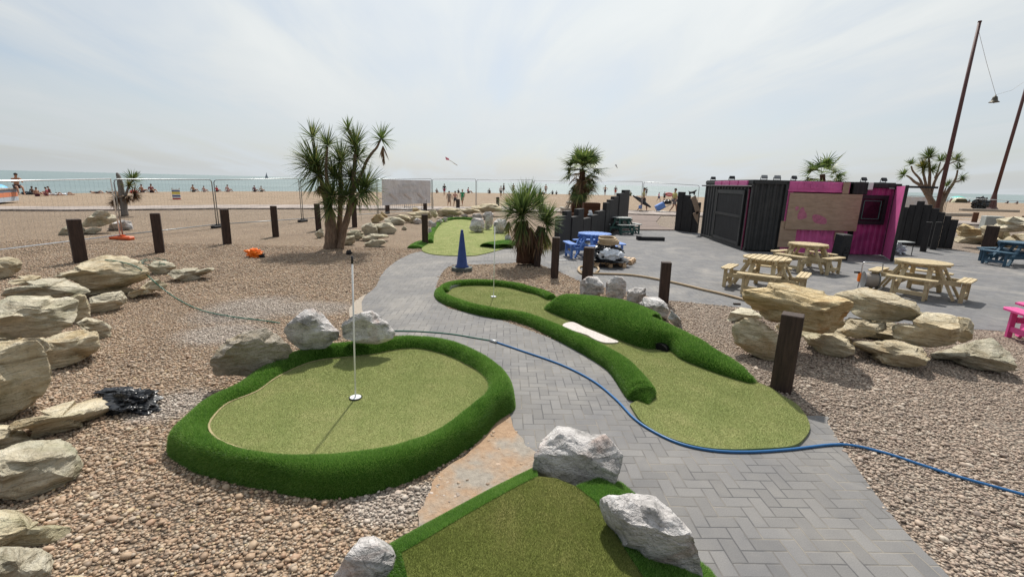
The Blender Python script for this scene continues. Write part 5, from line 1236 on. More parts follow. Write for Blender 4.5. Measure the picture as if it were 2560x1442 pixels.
# grey cabinet at the far right
c = G(2535, 618); t = thing('metal_cabinet', 'grey metal utility cabinet behind the slate blue table', 'cabinet', c + Vector((0, 1.2, 0)), R(-25))
m = MB(); m.box((0, 0, .62), (.62, .5, 1.24), bev=.01); m.build('body', MAT['grey_top'], t); m = MB(); m.box((0, -.26, .62), (.54, .02, 1.1)); m.build('door', MAT['grey_plastic'], t)
# wooden cubes and pale picnic bits behind the first sleeper wall
for px, py, ty, w_, lab in ((1437, 536, 507, .5, 'rust brown timber block left of the fan palm trunk'), (1475, 545, 507, .9, 'tall rust brown crate right of the fan palm trunk'), (1430, 548, 533, .5, 'orange brown plank end showing over the sleepers')):
    b_ = G(px, py + 18); zt = TOPZ(b_, ty); m = MB(); m.box((0, 0, zt / 2), (w_, w_ * .8, zt), bev=.02); m.box((0, -w_ * .41, zt * .55), (w_ * .8, .03, .06)); m.box((0, -w_ * .41, zt * .85), (w_ * .8, .03, .06)); o = m.build('timber_crate', MAT['rust_timber']); o.location = b_; tag(o, lab, 'crate', 'timber blocks behind the sleeper wall')
crumple('seagull_cloth', 'white scrap of plastic caught on top of the sleepers', 'plastic scrap', Vector((G(1472, 600).x, G(1472, 600).y, TOPZ(G(1472, 600), 541))), (.16, .12, .26), 'white_sheet', 61, 3, .8)
# ================================================================= TEMPORARY FENCES
MESHM, nt = mat('wire_mesh'); p = nt.coord('Object'); x, y, z_ = nt.xyz(nt.attr('uvw').outputs['Vector'])
def gridf(v, per, wd): f = nt.m('FRACT', nt.m('DIVIDE', v, per)); return nt.m('LESS_THAN', f, wd / per)
def panel(label, a, b, za=None, zb_=None, top=None, bright=False, foot=None, rounded=True, group='temporary mesh fence panels'):
    """a, b : ground points of the two ends; heights given per end"""
    t = thing('temporary_fence', label, 'temporary fence', a, 0, group); d = b - a; L = d.length; u = d.normalized()
    ha, hb_ = za, zb_; P = lambda s_, f: u * s_ + Vector((0, 0, .08 + f * ((ha + (hb_ - ha) * s_ / L) - .08)))
    r_ = .021; rc = .12; g_ = .05; pts = []
    pts.append(P(g_, 0)); pts.append(P(g_, 1 - rc / ha))
    if rounded: pts += [P(g_ + rc * .3, 1 - rc * .3 / ha), P(g_ + rc, 1), P(L - g_ - rc, 1), P(L - g_ - rc * .3, 1 - rc * .3 / hb_)]
    else: pts += [P(g_, 1), P(L - g_, 1)]
    pts += [P(L - g_, 1 - rc / hb_), P(L - g_, 0)]
    m = MB(); m.tube(pts, r_, 6); m.tube([P(g_, .04), P(L - g_, .04)], r_ * .9, 6); m.build('frame', MAT['galvanised_bright' if bright else 'galvanised'], t, True)
    m = MB(); s_ = g_ + .15
    while s_ < L - .1:
        m.tube([P(s_, .04), P(s_, .99)], .0016, 3, caps=False); s_ += .15
    for f in (.2, .4, .6, .8): m.tube([P(g_, f), P(L - g_, f)], .0016, 3, caps=False)
    m.build('wires', MAT['galvanised'], t)
    return t
def foot(label, p, matn, rz, w_=.7):
    m = MB(); m.box((0, 0, .06), (w_, .22, .12), bev=.03); m.box((-.06, 0, .14), (.10, .12, .05), bev=.01); m.box((.06, 0, .14), (.10, .12, .05), bev=.01)
    o = m.build('ballast_block', MAT[matn]); o.location = p; o.rotation_euler = (0, 0, rz); tag(o, label, 'ballast block', 'ballast blocks of the fence')
fp = [G(-250, 672), G(305, 599), G(545, 570), G(757, 555), G(945, 540), G(1081, 529), G(1190, 523), G(1332, 524), G(1602, 532), G(1742, 537)]
ft = [(-250, 460), (292, 447), (540, 449), (752, 446), (942, 447), (1080, 447), (1190, 448), (1330, 450), (1601, 454), (1742, 464)]
fl = ['fence panel at the far left with bright top rail', 'fence panel crossing the small dead palm, left side', 'fence panel left of the tall cabbage palm', 'fence panel behind the cabbage palm', 'fence panel carrying the grey banner', 'fence panel behind the three women', 'fence panel above the far rocks', 'long fence panel behind the yucca and fan palm', 'fence panel behind the two walking men']
for k in range(9):
    a, b = fp[k], fp[k + 1]; panel(fl[k], a, b, TOPZ(a, ft[k][1] + (1 if k else 0)), TOPZ(b, ft[k + 1][1]), bright=(k == 0), rounded=(k != 0))
foot('orange plastic fence foot on the pebbles at the left', fp[1], 'orange_plastic', R(-10), .85)
foot('black fence foot under the second panel joint from the left', fp[2], 'rubber', R(80), .6); foot('black fence foot left of the cabbage palm', fp[3], 'rubber', R(80), .6)
foot('long black fence foot at the end of the wooden deck', fp[8], 'rubber', R(5), 1.3)
fr = [G(2236, 545), G(2356, 548), G(2640, 566)]
panel('fence panel behind the black sleepers, right of the kiosk', fr[0], fr[1], TOPZ(fr[0], 488), TOPZ(fr[1], 494)); panel('fence panel at the right edge in front of the beach', fr[1], fr[2], TOPZ(fr[1], 494), TOPZ(fr[2], 508))
# banner with writing seen from behind
m_, nt = mat('banner_cloth'); p = nt.coord('Object'); nt.bsdf(nt.ramp(nt.noise(p, 1.4, 4, .6, .8), [(.3, (.56, .53, .54)), (.7, (.72, .69, .69))]), .9, nt.bump(nt.noise(p, 2, 3), .6, .15))
plain('banner_pale', (.60, .53, .50), .9); plain('banner_print', (.66, .66, .67), .9)
def banner(name, label, a, b, zt, zl, words=None, swoosh=True):
    d = b - a; L = d.length; u = d.normalized(); t = thing(name, label, 'banner', a + Vector((u.y, -u.x, 0)) * .05, math.atan2(u.y, u.x)); m = MB(); nx = 24; nz = 10
    V = [(L * i / nx, .03 * math.sin(i * .9) * math.sin(j * .7) - .004 * j, zl + (zt - zl) * j / nz) for j in range(nz + 1) for i in range(nx + 1)]
    m.add(V, [(j * (nx + 1) + i, j * (nx + 1) + i + 1, (j + 1) * (nx + 1) + i + 1, (j + 1) * (nx + 1) + i) for j in range(nz) for i in range(nx)]); m.build('cloth', MAT['banner_cloth'], t, True)
    for txt, size, xx, zz in (words or []):
        cu_ = bpy.data.curves.new('lettering', 'FONT'); cu_.body = txt; cu_.size = size; cu_.align_x = 'CENTER'; cu_.extrude = .002; cu_.materials.append(MAT['banner_print'])
        o = bpy.data.objects.new('tmp_text', cu_); link(o); me_ = bpy.data.meshes.new_from_object(o); bpy.data.objects.remove(o)
        o = bpy.data.objects.new('lettering', me_); link(o, t); o.location = (xx * L, -.07, zz); o.rotation_euler = (R(90), 0, 0); o.scale = (.8, 1, 1)
    if swoosh:
        m = MB()
        for k in range(3): m.add([(L * (.12 + .28 * k), -.06, zl + (zt - zl) * .45), (L * (.16 + .28 * k), -.06, zl + (zt - zl) * .48), (L * (.30 + .28 * k), -.06, zl + (zt - zl) * .2), (L * (.25 + .28 * k), -.06, zl + (zt - zl) * .19)], [(0, 3, 2, 1)]); m.build('pale_streak', MAT['banner_pale'], t); m = MB()
a, b = fp[4].lerp(fp[5], .06), fp[4].lerp(fp[5], .95); zt = TOPZ(a, 448.5)
banner('fence_banner', 'grey banner seen from behind on the fence, reversed faint lettering', a, b, zt, .62, [('NOOA EZYWRD', .26, .53, zt - .42), ('SJOZEEWNNE - ZNNI', .27, .51, zt - .82)])
banner('fence_cloth', 'plain grey cloth on the fence right of the kiosk', fr[0].lerp(fr[1], .1), fr[0].lerp(fr[1], .62), TOPZ(fr[0], 491), TOPZ(fr[0], 520), None, False)
# crowd barriers
def barrier(label, a, b, h_):
    t = thing('crowd_barrier', label, 'crowd barrier', a, 0, 'steel crowd barriers'); d = b - a; L = d.length; u = d.normalized(); P = lambda s_, z: u * s_ + Vector((0, 0, z))
    m = MB(); m.tube([P(0, .0), P(0, h_ - .12), P(.1, h_), P(L - .1, h_), P(L, h_ - .12), P(L, 0)], .022, 6); m.tube([P(0, .18), P(L, .18)], .018, 6); m.build('frame', MAT['galvanised'], t, True)
    m = MB(); n = int(L / .14)
    for k in range(1, n): m.tube([P(L * k / n, .18), P(L * k / n, h_)], .009, 4)
    m.build('bars', MAT['galvanised'], t)
a, b = G(946, 528), G(1055, 528); barrier('crowd barrier in front of the banner, left one', a, b, TOPZ(a, 497))
a, b = G(1012, 524), G(1083, 524); barrier('crowd barrier behind the first, right end of the banner', a, b, TOPZ(a, 494))
# ================================================================= PALMS AND YUCCA
def leafmat(name, stops, trans=.3):
    m_, nt = mat(name); g_ = nt.new('ShaderNodeNewGeometry').outputs['Random Per Island']
    col = nt.ramp(g_, stops); d = nt.new('ShaderNodeBsdfPrincipled'); nt.put(d.inputs['Base Color'], col); d.inputs['Roughness'].default_value = .5; d.inputs['Specular IOR Level'].default_value = .3
    t = nt.new('ShaderNodeBsdfTranslucent'); nt.put(t.inputs[0], col); mx = nt.new('ShaderNodeMixShader'); mx.inputs[0].default_value = trans
    nt.l.new(d.outputs[0], mx.inputs[1]); nt.l.new(t.outputs[0], mx.inputs[2]); nt.l.new(mx.outputs[0], nt.new('ShaderNodeOutputMaterial').inputs[0])
leafmat('leaf_green', [(0, (.05, .085, .03)), (.5, (.105, .16, .05)), (.85, (.20, .26, .08)), (1, (.40, .39, .14))])
leafmat('leaf_yellow', [(0, (.10, .13, .03)), (.5, (.22, .24, .05)), (1, (.45, .36, .06))])
leafmat('leaf_fresh', [(0, (.055, .10, .025)), (.5, (.12, .19, .045)), (1, (.26, .33, .10))])
leafmat('leaf_dead', [(0, (.07, .035, .018)), (.5, (.17, .095, .05)), (1, (.30, .20, .11))], .15)
leafmat('blossom', [(0, (.60, .36, .02)), (1, (.85, .62, .06))], .2)
def leaves(mb, c, axis, n, L, w_, pol=(10, 115), droop=.35, rn=None, seg=4, both=True):
    c = Vector(c); axis = Vector(axis).normalized(); a1 = axis.orthogonal().normalized(); a2 = axis.cross(a1)
    for _ in range(n):
        th = R(rn.uniform(*pol)); ph = rn.uniform(0, 2 * math.pi); l = L * rn.uniform(.72, 1.08)
        d = axis * math.cos(th) + (a1 * math.cos(ph) + a2 * math.sin(ph)) * math.sin(th); p = c + d * .03 * L; side = d.cross(Vector((rn.uniform(-.6, .6), rn.uniform(-.6, .6), 1))).normalized()
        base = len(mb.v); dr = droop * rn.uniform(.5, 1.5)
        for k in range(seg + 1):
            f = k / seg; ww = w_ * (.55 + .45 * math.sin(min(1, f * 2.2) * math.pi / 2)) * (1 - f ** 2.2) / 2 + .0006
            mb.v += [p - side * ww, p + side * ww]; p = p + d * l / seg; d = (d + Vector((0, 0, -dr / seg * (.4 + f)))).normalized()
        for k in range(seg): mb.f.append((base + 2 * k, base + 2 * k + 1, base + 2 * k + 3, base + 2 * k + 2)); mb.mi.append(0)
def crownpart(t, name, c, axis, n, L, w_, matn='leaf_green', rn=None, **kw):
    m = MB(); leaves(m, c, axis, n, L, w_, rn=rn, **kw); return m.build(name, MAT[matn], t)
zp = Z(720, 280, 3.793)
Yc = G(838, 622).y; rn = random.Random(5); cb = G(838, 622)
PC = lambda x, y, dy=0: AT(*zp((x, y))[0], Yc + dy) - cb
t = thing('cabbage_palm', 'tall many headed cabbage palm with bare trunks, left of the path', 'palm tree', cb, 0, 'cabbage palms')
def trunk(t, pts, r_, matn='bark', nm='trunk'):
    P = smooth_curve(pts, 4); n = len(P); m = MB(); m.tube([p + Vector((noise.noise(p * 5) * .012, noise.noise(p * 5 + Vector((9, 0, 0))) * .012, 0)) for p in P], [float(np.interp(k / (n - 1), np.linspace(0, 1, len(r_)), r_)) * (1 + .07 * math.sin(k * 2.4)) for k in range(n)], 12); return m.build(nm, MAT[matn], t, True)
trunk(t, [PC(398, 1310), PC(405, 1150), PC(398, 980), PC(350, 800, .1), PC(300, 560, .1), PC(262, 380, .1), PC(235, 255, .1)], [.20, .175, .16, .08, .06, .045, .035])
trunk(t, [PC(400, 1000), PC(380, 780, -.2), PC(362, 540, -.2), PC(372, 330, -.2)], [.12, .07, .045, .03])
trunk(t, [PC(492, 1310), PC(530, 1120), PC(580, 940), PC(615, 700), PC(632, 460), PC(640, 330), PC(572, 165)], [.12, .10, .10, .07, .05, .04, .025])
trunk(t, [PC(620, 760), PC(690, 600, .1), PC(745, 470, .15), PC(800, 385, .15), PC(840, 340, .15), PC(880, 262, .15)], [.06, .05, .045, .04, .035, .03])
trunk(t, [PC(470, 1270, .2), PC(492, 1000, .2), PC(500, 700, .3), PC(495, 480, .3)], [.10, .08, .07, .04])
for x, y, n, L, dy, up, mt in ((235, 245, 42, .46, .1, (.0, 0, 1), 'leaf_green'), (376, 320, 60, .48, -.2, (.1, 0, 1), 'leaf_green'), (572, 165, 34, .34, 0, (-.1, 0, 1), 'leaf_fresh'), (640, 330, 110, .56, 0, (0, 0, 1), 'leaf_green'),
        (885, 262, 62, .42, .15, (.45, 0, .9), 'leaf_fresh'), (655, 440, 80, .50, .1, (.3, -.2, .8), 'leaf_green'), (260, 500, 120, .72, -.1, (-.35, -.2, .8), 'leaf_green'), (290, 600, 150, .74, .1, (-.2, -.3, .6), 'leaf_green'), (210, 480, 60, .58, .0, (-.6, 0, .8), 'leaf_fresh'),
        (500, 470, 110, .58, .3, (0, 0, 1), 'leaf_green'), (450, 640, 120, .62, .1, (-.1, -.3, .7), 'leaf_green'), (600, 620, 90, .55, .1, (.2, -.3, .6), 'leaf_green'), (730, 720, 130, .66, .1, (.5, -.3, .5), 'leaf_green'), (680, 780, 80, .62, 0, (.5, -.3, .2), 'leaf_fresh'), (425, 800, 110, .58, -.3, (0, -.5, .5), 'leaf_green'), (400, 900, 80, .52, -.3, (.1, -.6, .2), 'leaf_green'), (560, 800, 70, .5, -.1, (.1, -.5, .4), 'leaf_green')):
    crownpart(t, 'leaf_head', PC(x, y, dy), up, int(n * 1.5), L * 1.30, .030, mt, rn, pol=(4, 122), droop=.5)
for x, y, n, L in ((900, 320, 26, .45), (905, 420, 30, .28)): crownpart(t, 'dead_leaves', PC(x, y, .15), (0, 0, -1), n, L, .035, 'leaf_dead', rn, pol=(0, 26), droop=.1)
for x, y in ((300, 700), (520, 760), (640, 800)): crownpart(t, 'dead_leaves', PC(x, y), (0, 0, -1), 30, .4, .03, 'leaf_dead', rn, pol=(0, 50), droop=.2)
# yucca
zy = Z(1200, 460, 6.007); cb = G(1318, 663); Yy = cb.y; PY = lambda x, y, dy=0: AT(*zy((x, y))[0], Yy + dy) - cb
t = thing('yucca', 'big spiky yucca clump with a skirt of dead leaves, between two dark posts', 'yucca', cb)
trunk(t, [PY(660, 1180), PY(655, 900), PY(640, 560)], [.22, .20, .15], 'hairy_bark'); trunk(t, [PY(800, 1190, .1), PY(860, 900, .1), PY(930, 650, .1)], [.20, .17, .12], 'hairy_bark')
for x, y, n, L, dy, up, mt in ((630, 420, 260, .80, -.1, (-.05, -.15, 1), 'leaf_fresh'), (640, 470, 210, .80, -.25, (-.1, -.6, .5), 'leaf_green'), (700, 300, 140, .70, .15, (.1, 0, 1), 'leaf_fresh'), (860, 330, 110, .52, .3, (.2, .0, 1), 'leaf_fresh'), (970, 560, 190, .62, .1, (.35, -.3, .7), 'leaf_fresh'), (1000, 620, 90, .46, 0, (.6, -.4, .2), 'leaf_green'), (460, 420, 60, .42, .1, (-.7, 0, .6), 'leaf_green')):
    crownpart(t, 'leaf_head', PY(x, y, dy), up, n, L, .026, mt, rn, pol=(3, 105), droop=.18)
crownpart(t, 'yellow_leaves', PY(440, 330, .4), (-.2, 0, 1), 50, .34, .03, 'leaf_yellow', rn, pol=(3, 80), droop=.3)
for x, y, n, L, mt in ((640, 600, 90, .75, 'leaf_dead'), (640, 560, 80, .8, 'leaf_green'), (560, 560, 60, .6, 'leaf_dead'), (760, 640, 110, .72, 'leaf_dead'), (930, 680, 80, .62, 'leaf_dead'), (930, 640, 60, .6, 'leaf_green'), (430, 560, 50, .42, 'leaf_yellow'), (1000, 760, 60, .55, 'leaf_yellow'), (600, 780, 70, .6, 'leaf_dead'), (860, 850, 70, .55, 'leaf_dead')):
    crownpart(t, 'dead_leaves', PY(x, y, -.1), (0, -.1, -1), n, L, .022, mt, rn, pol=(0, 38), droop=.3)
# fan palms
def fan(mb, c, d, L, rn, nseg=15, droop=.5):
    d = Vector(d).normalized(); c = Vector(c); pet = L * .75; e = c + d * pet - Vector((0, 0, pet * .12)); up = Vector((0, 0, 1)); s = d.cross(up)
    s = s.normalized() if s.length > .05 else Vector((1, 0, 0)); nrm = s.cross(d).normalized(); q = rn.uniform(-.6, .6); s = (s * math.cos(q) + nrm * math.sin(q)).normalized()
    w_ = .014; mb.add([c - s * w_, c + s * w_, e + s * w_, e - s * w_], [(0, 1, 2, 3)])
    for k in range(nseg):
        a = R(-112 + 224 * k / (nseg - 1)); dd = d * math.cos(a) + s * math.sin(a); l = L * (.62 + .22 * math.cos(a)) * rn.uniform(.85, 1.1); sd_ = dd.cross(nrm).normalized(); p = e; b = len(mb.v); ww = .026 * L / .6
        for j in range(4):
            f = j / 3; wj = ww * (1 - f ** 1.5) + .001; mb.v += [p - sd_ * wj, p + sd_ * wj]; p = p + dd * l / 3; dd = (dd + Vector((0, 0, -droop * .25 * (1 + f)))).normalized()
        for j in range(3): mb.f.append((b + 2 * j, b + 2 * j + 1, b + 2 * j + 3, b + 2 * j + 2)); mb.mi.append(0)
def fan_palm(label, base, Y, crown_px, n, L, rn, dead=16, top_only=False, flowers=True, tr=.17):
    t = thing('fan_palm', label, 'palm tree', base, 0, 'fan palms'); c = AT(*crown_px, Y) - base
    trunk(t, [Vector((0, 0, -.05)), c * .5 + Vector((.02, 0, 0)), c], [tr * 1.15, tr, tr * .8], 'hairy_bark')
    for k in range(n):
        a = k * 2.4; el = R(rn.uniform(-28, 80)); m = MB(); fan(m, c + Vector((0, 0, rn.uniform(-.15, .15))), (math.cos(a) * math.cos(el), math.sin(a) * math.cos(el), math.sin(el)), L * rn.uniform(.85, 1.1), rn); m.build('frond', MAT['leaf_green' if k % 3 else 'leaf_fresh'], t)
    for k in range(dead):
        a = k * 2.4 + 1; el = R(rn.uniform(-75, -15)); m = MB(); fan(m, c + Vector((0, 0, rn.uniform(-.95, .1) * L)), (math.cos(a) * math.cos(el), math.sin(a) * math.cos(el), math.sin(el)), L * rn.uniform(.7, .95), rn, droop=1.1); m.build('dead_frond', MAT['leaf_dead' if k % 2 else 'leaf_green'], t)
    if flowers: m = MB(); leaves(m, c + Vector((0, -.25, .32)), (0, -.5, 1), 90, .28, .035, pol=(20, 110), droop=.8, rn=rn, seg=3); m.build('blossom', MAT['blossom'], t)
    return t
b_ = G(1452, 556); fan_palm('fan palm with yellow blossom and shaggy dead fronds behind the sleepers', b_, b_.y, (1456, 425), 40, 1.12, random.Random(8), 40, tr=.21)
b_ = G(2062, 572); fan_palm('fan palm whose crown alone shows above the kiosk roof', b_, b_.y, (2056, 436), 20, 1.0, random.Random(9), 8, flowers=False)
b_ = G(2098, 572); t = fan_palm('small dark fan palm top to the right of the larger crown over the kiosk', b_, b_.y, (2096, 447), 9, .45, random.Random(19), 4, flowers=False)
# branched cabbage palm on the right
ze = Z(2240, 360, 7.21); cb = G(2332, 556); PE = lambda x, y, dy=0: AT(*ze((x, y))[0], cb.y + dy) - cb; rn = random.Random(21)
t = thing('cabbage_palm', 'wide branching cabbage palm at the right, crossed by the tall mast', 'palm tree', cb, 0, 'cabbage palms')
for pts, rr_ in (((( 700, 1400), (690, 1170), (600, 960), (535, 885)), [.28, .24, .20, .15]), (((535, 885), (430, 745), (330, 680), (255, 610), (190, 570)), [.13, .11, .09, .07, .05]), (((520, 860), (430, 640), (310, 500), (275, 400)), [.10, .08, .06, .05]),
        (((560, 900), (530, 700), (500, 560), (480, 430)), [.12, .09, .08, .06]), (((590, 920), (600, 720), (610, 480), (590, 260)), [.13, .10, .09, .06]), (((620, 930), (690, 700), (760, 560), (850, 440), (900, 330)), [.12, .09, .07, .06, .05]), (((700, 620), (760, 470), (800, 330)), [.06, .05, .04]), (((850, 440), (960, 360), (1100, 310)), [.05, .045, .04]),
        (((760, 1380), (800, 1130), (940, 850), (1040, 700), (1090, 580), (1110, 470)), [.22, .18, .12, .09, .06, .05]), (((1040, 700), (1120, 670), (1190, 640)), [.06, .05, .04]), (((800, 1080), (860, 900), (900, 790)), [.08, .06, .04])):
    trunk(t, [PE(a, b) for a, b in pts], rr_, 'bark', 'branch')
for x, y, n, L, up, mt in ((590, 250, 260, .85, (0, 0, 1), 'leaf_green'), (480, 420, 200, .75, (-.2, -.2, .9), 'leaf_yellow'), (500, 460, 120, .75, (0, -.5, .3), 'leaf_green'), (270, 370, 90, .6, (-.4, 0, .9), 'leaf_green'), (150, 560, 110, .65, (-.9, 0, .5), 'leaf_fresh'), (800, 310, 110, .65, (.1, 0, 1), 'leaf_fresh'), (930, 290, 120, .7, (.2, 0, 1), 'leaf_yellow'), (1060, 290, 110, .7, (.5, 0, .8), 'leaf_green'), (1130, 320, 80, .6, (.9, 0, .2), 'leaf_green'), (1110, 450, 60, .55, (0, 0, 1), 'leaf_green'), (1180, 600, 120, .55, (.6, 0, -.2), 'leaf_green'), (915, 760, 110, .6, (.2, 0, .9), 'leaf_green'), (640, 470, 120, .7, (.2, -.4, .5), 'leaf_fresh'), (850, 860, 60, .5, (0, 0, -1), 'leaf_dead')):
    crownpart(t, 'leaf_head', PE(x, y), up, int(n * .75), L, .045, mt, rn, pol=(3, 105), droop=.35)
# half dead palm at the left
cb = G(313, 540); Z1 = Z(0, 400, 4); PD_ = lambda x, y, dy=0: AT(*Z1((x, y))[0], cb.y + dy) - cb; rn = random.Random(31)
t = thing('cabbage_palm', 'half dead palm with a bare grey trunk at the left fence joint', 'palm tree', cb, 0, 'cabbage palms')
trunk(t, [PD_(1250, 560), PD_(1232, 420), PD_(1205, 250), PD_(1190, 180), PD_(1170, 130)], [.16, .15, .13, .11, .05], 'driftwood')
trunk(t, [PD_(1240, 450), PD_(1265, 330), PD_(1300, 240)], [.08, .06, .05], 'driftwood', 'branch')
for x, y, n, L, up, mt in ((1325, 205, 120, .62, (.4, 0, .8), 'leaf_green'), (1290, 260, 80, .5, (.3, 0, .5), 'leaf_yellow'), (1340, 345, 110, .55, (.8, 0, -.2), 'leaf_dead'), (1270, 360, 110, .5, (0, 0, -.5), 'leaf_dead'), (1190, 370, 120, .6, (-.7, 0, -.5), 'leaf_dead'), (1150, 410, 90, .55, (-.2, 0, -1), 'leaf_dead')):
    crownpart(t, 'leaf_head', PD_(x, y), up, n, L, .04, mt, rn, pol=(3, 100), droop=.4)
crumple('timber_lump', 'small dark stub on the pebbles below the cabbage palm', 'stub', G(873, 637), (.16, .14, .16), 'black_timber', 71, 3, .5)

# ================================================================= MASTS AND BELL
b1 = G(2334, 558); top1 = AT(2450, 53, b1.y); t = thing('mast', 'tall leaning brown mast carrying the rope of the bell', 'mast', b1, 0, 'tall wooden masts')
m = MB(); m.tube([Vector((0, 0, -.1)), (top1 - b1) * .5, top1 - b1], [.15, .125, .09], 12); m.build('pole', MAT['mast_wood'], t, True); m = MB(); m.tube([(top1 - b1) * .993, (top1 - b1) * 1.0], .105, 12); m.build('cap', MAT['mast_wood'], t)
b2 = G(2477, 526); top2 = AT(2600, 100, b2.y); t = thing('mast', 'second brown mast with a flared foot, cut by the right edge', 'mast', b2, 0, 'tall wooden masts')
m = MB(); m.tube([Vector((0, 0, 2.2)), (top2 - b2) * .5, top2 - b2], [.21, .19, .16], 12); m.build('pole', MAT['mast_wood'], t, True); m = MB(); m.lathe((0, 0, 0), [(.85, 0), (.8, .1), (.5, .5), (.38, 1.3), (.24, 2.2), (.22, 2.5)], 8); m.build('flared_foot', MAT['mast_wood'], t)
bell = AT(2487, 248, b1.y); t = thing('bell', 'small dark bell hanging from a thin rope high up at the right', 'bell', bell)
m = MB(); m.lathe((0, 0, -.22), [(.30, 0), (.27, .03), (.19, .10), (.15, .26), (.13, .36), (.05, .41), (.04, .5)], 20); m.build('bell_body', MAT['bell_bronze'], t, True); m = MB(); m.tube([(0, 0, -.1), (0, 0, -.28)], [.012, .03], 6); m.build('clapper', MAT['bell_bronze'], t)
m = MB(); m.tube([top1 - Vector((0, 0, .5)), top1.lerp(bell, .5) + Vector((-.05, 0, -.1)), bell + Vector((0, 0, .27))], .010, 4); tag(m.build('rope', MAT['rope_grey']), 'thin rope from the left mast top down to the bell', 'rope')
m = MB(); m.tube([bell + Vector((0, 0, .27)), AT(2530, 226, b1.y + 4), AT(2640, 150, b1.y + 12)], .008, 4); tag(m.build('rope', MAT['rope_grey']), 'very thin rope from the bell towards the right mast', 'rope')
for pa, pb, lab in (((2400, 527), (2545, 531), 'long pale timber on the beach under the right mast'), ((2352, 540), (2425, 541), 'weathered timber baulk lying on the beach behind the right sleepers')):
    a, b = G(*pa), G(*pb); m = MB(); m.beam(a + Vector((0, 0, .15)), b + Vector((0, 0, .15)), .5, .3, bev=.03); tag(m.build('timber_baulk', MAT['light_wood']), lab, 'timber')
# ================================================================= PEOPLE
SKINC = {}
def cloth(col, rough=.85):
    k = 'cloth_%d_%d_%d' % tuple(int(c * 99) for c in col)
    if k not in MAT: plain(k, col, rough, var=.12, sc=6)
    return k
plain('skin_tan', (.42, .23, .15), .6, var=.1); plain('skin_brown', (.20, .105, .065), .6, var=.1); plain('skin_pale', (.58, .38, .29), .6, var=.1); plain('hair_dark', (.02, .013, .01), .7); plain('hair_fair', (.28, .18, .08), .7)
def skinmesh(name, J, E, matn, parent):
    names = list(J); idx = {n: i for i, n in enumerate(names)}; me = bpy.data.meshes.new(name)
    me.from_pydata([J[n][0] for n in names], [(idx[a], idx[b]) for a, b in E], []); o = bpy.data.objects.new(name, me); link(o, parent); sk = o.modifiers.new('skin', 'SKIN')
    for i, n in enumerate(names): me.skin_vertices[0].data[i].radius = (J[n][1], J[n][1] * (J[n][2] if len(J[n]) > 2 else 1))
    me.skin_vertices[0].data[0].use_root = True; me.materials.append(MAT[matn]); sk.use_smooth_shade = True; su_ = o.modifiers.new('sub', 'SUBSURF'); su_.levels = 1; su_.render_levels = 1; return o
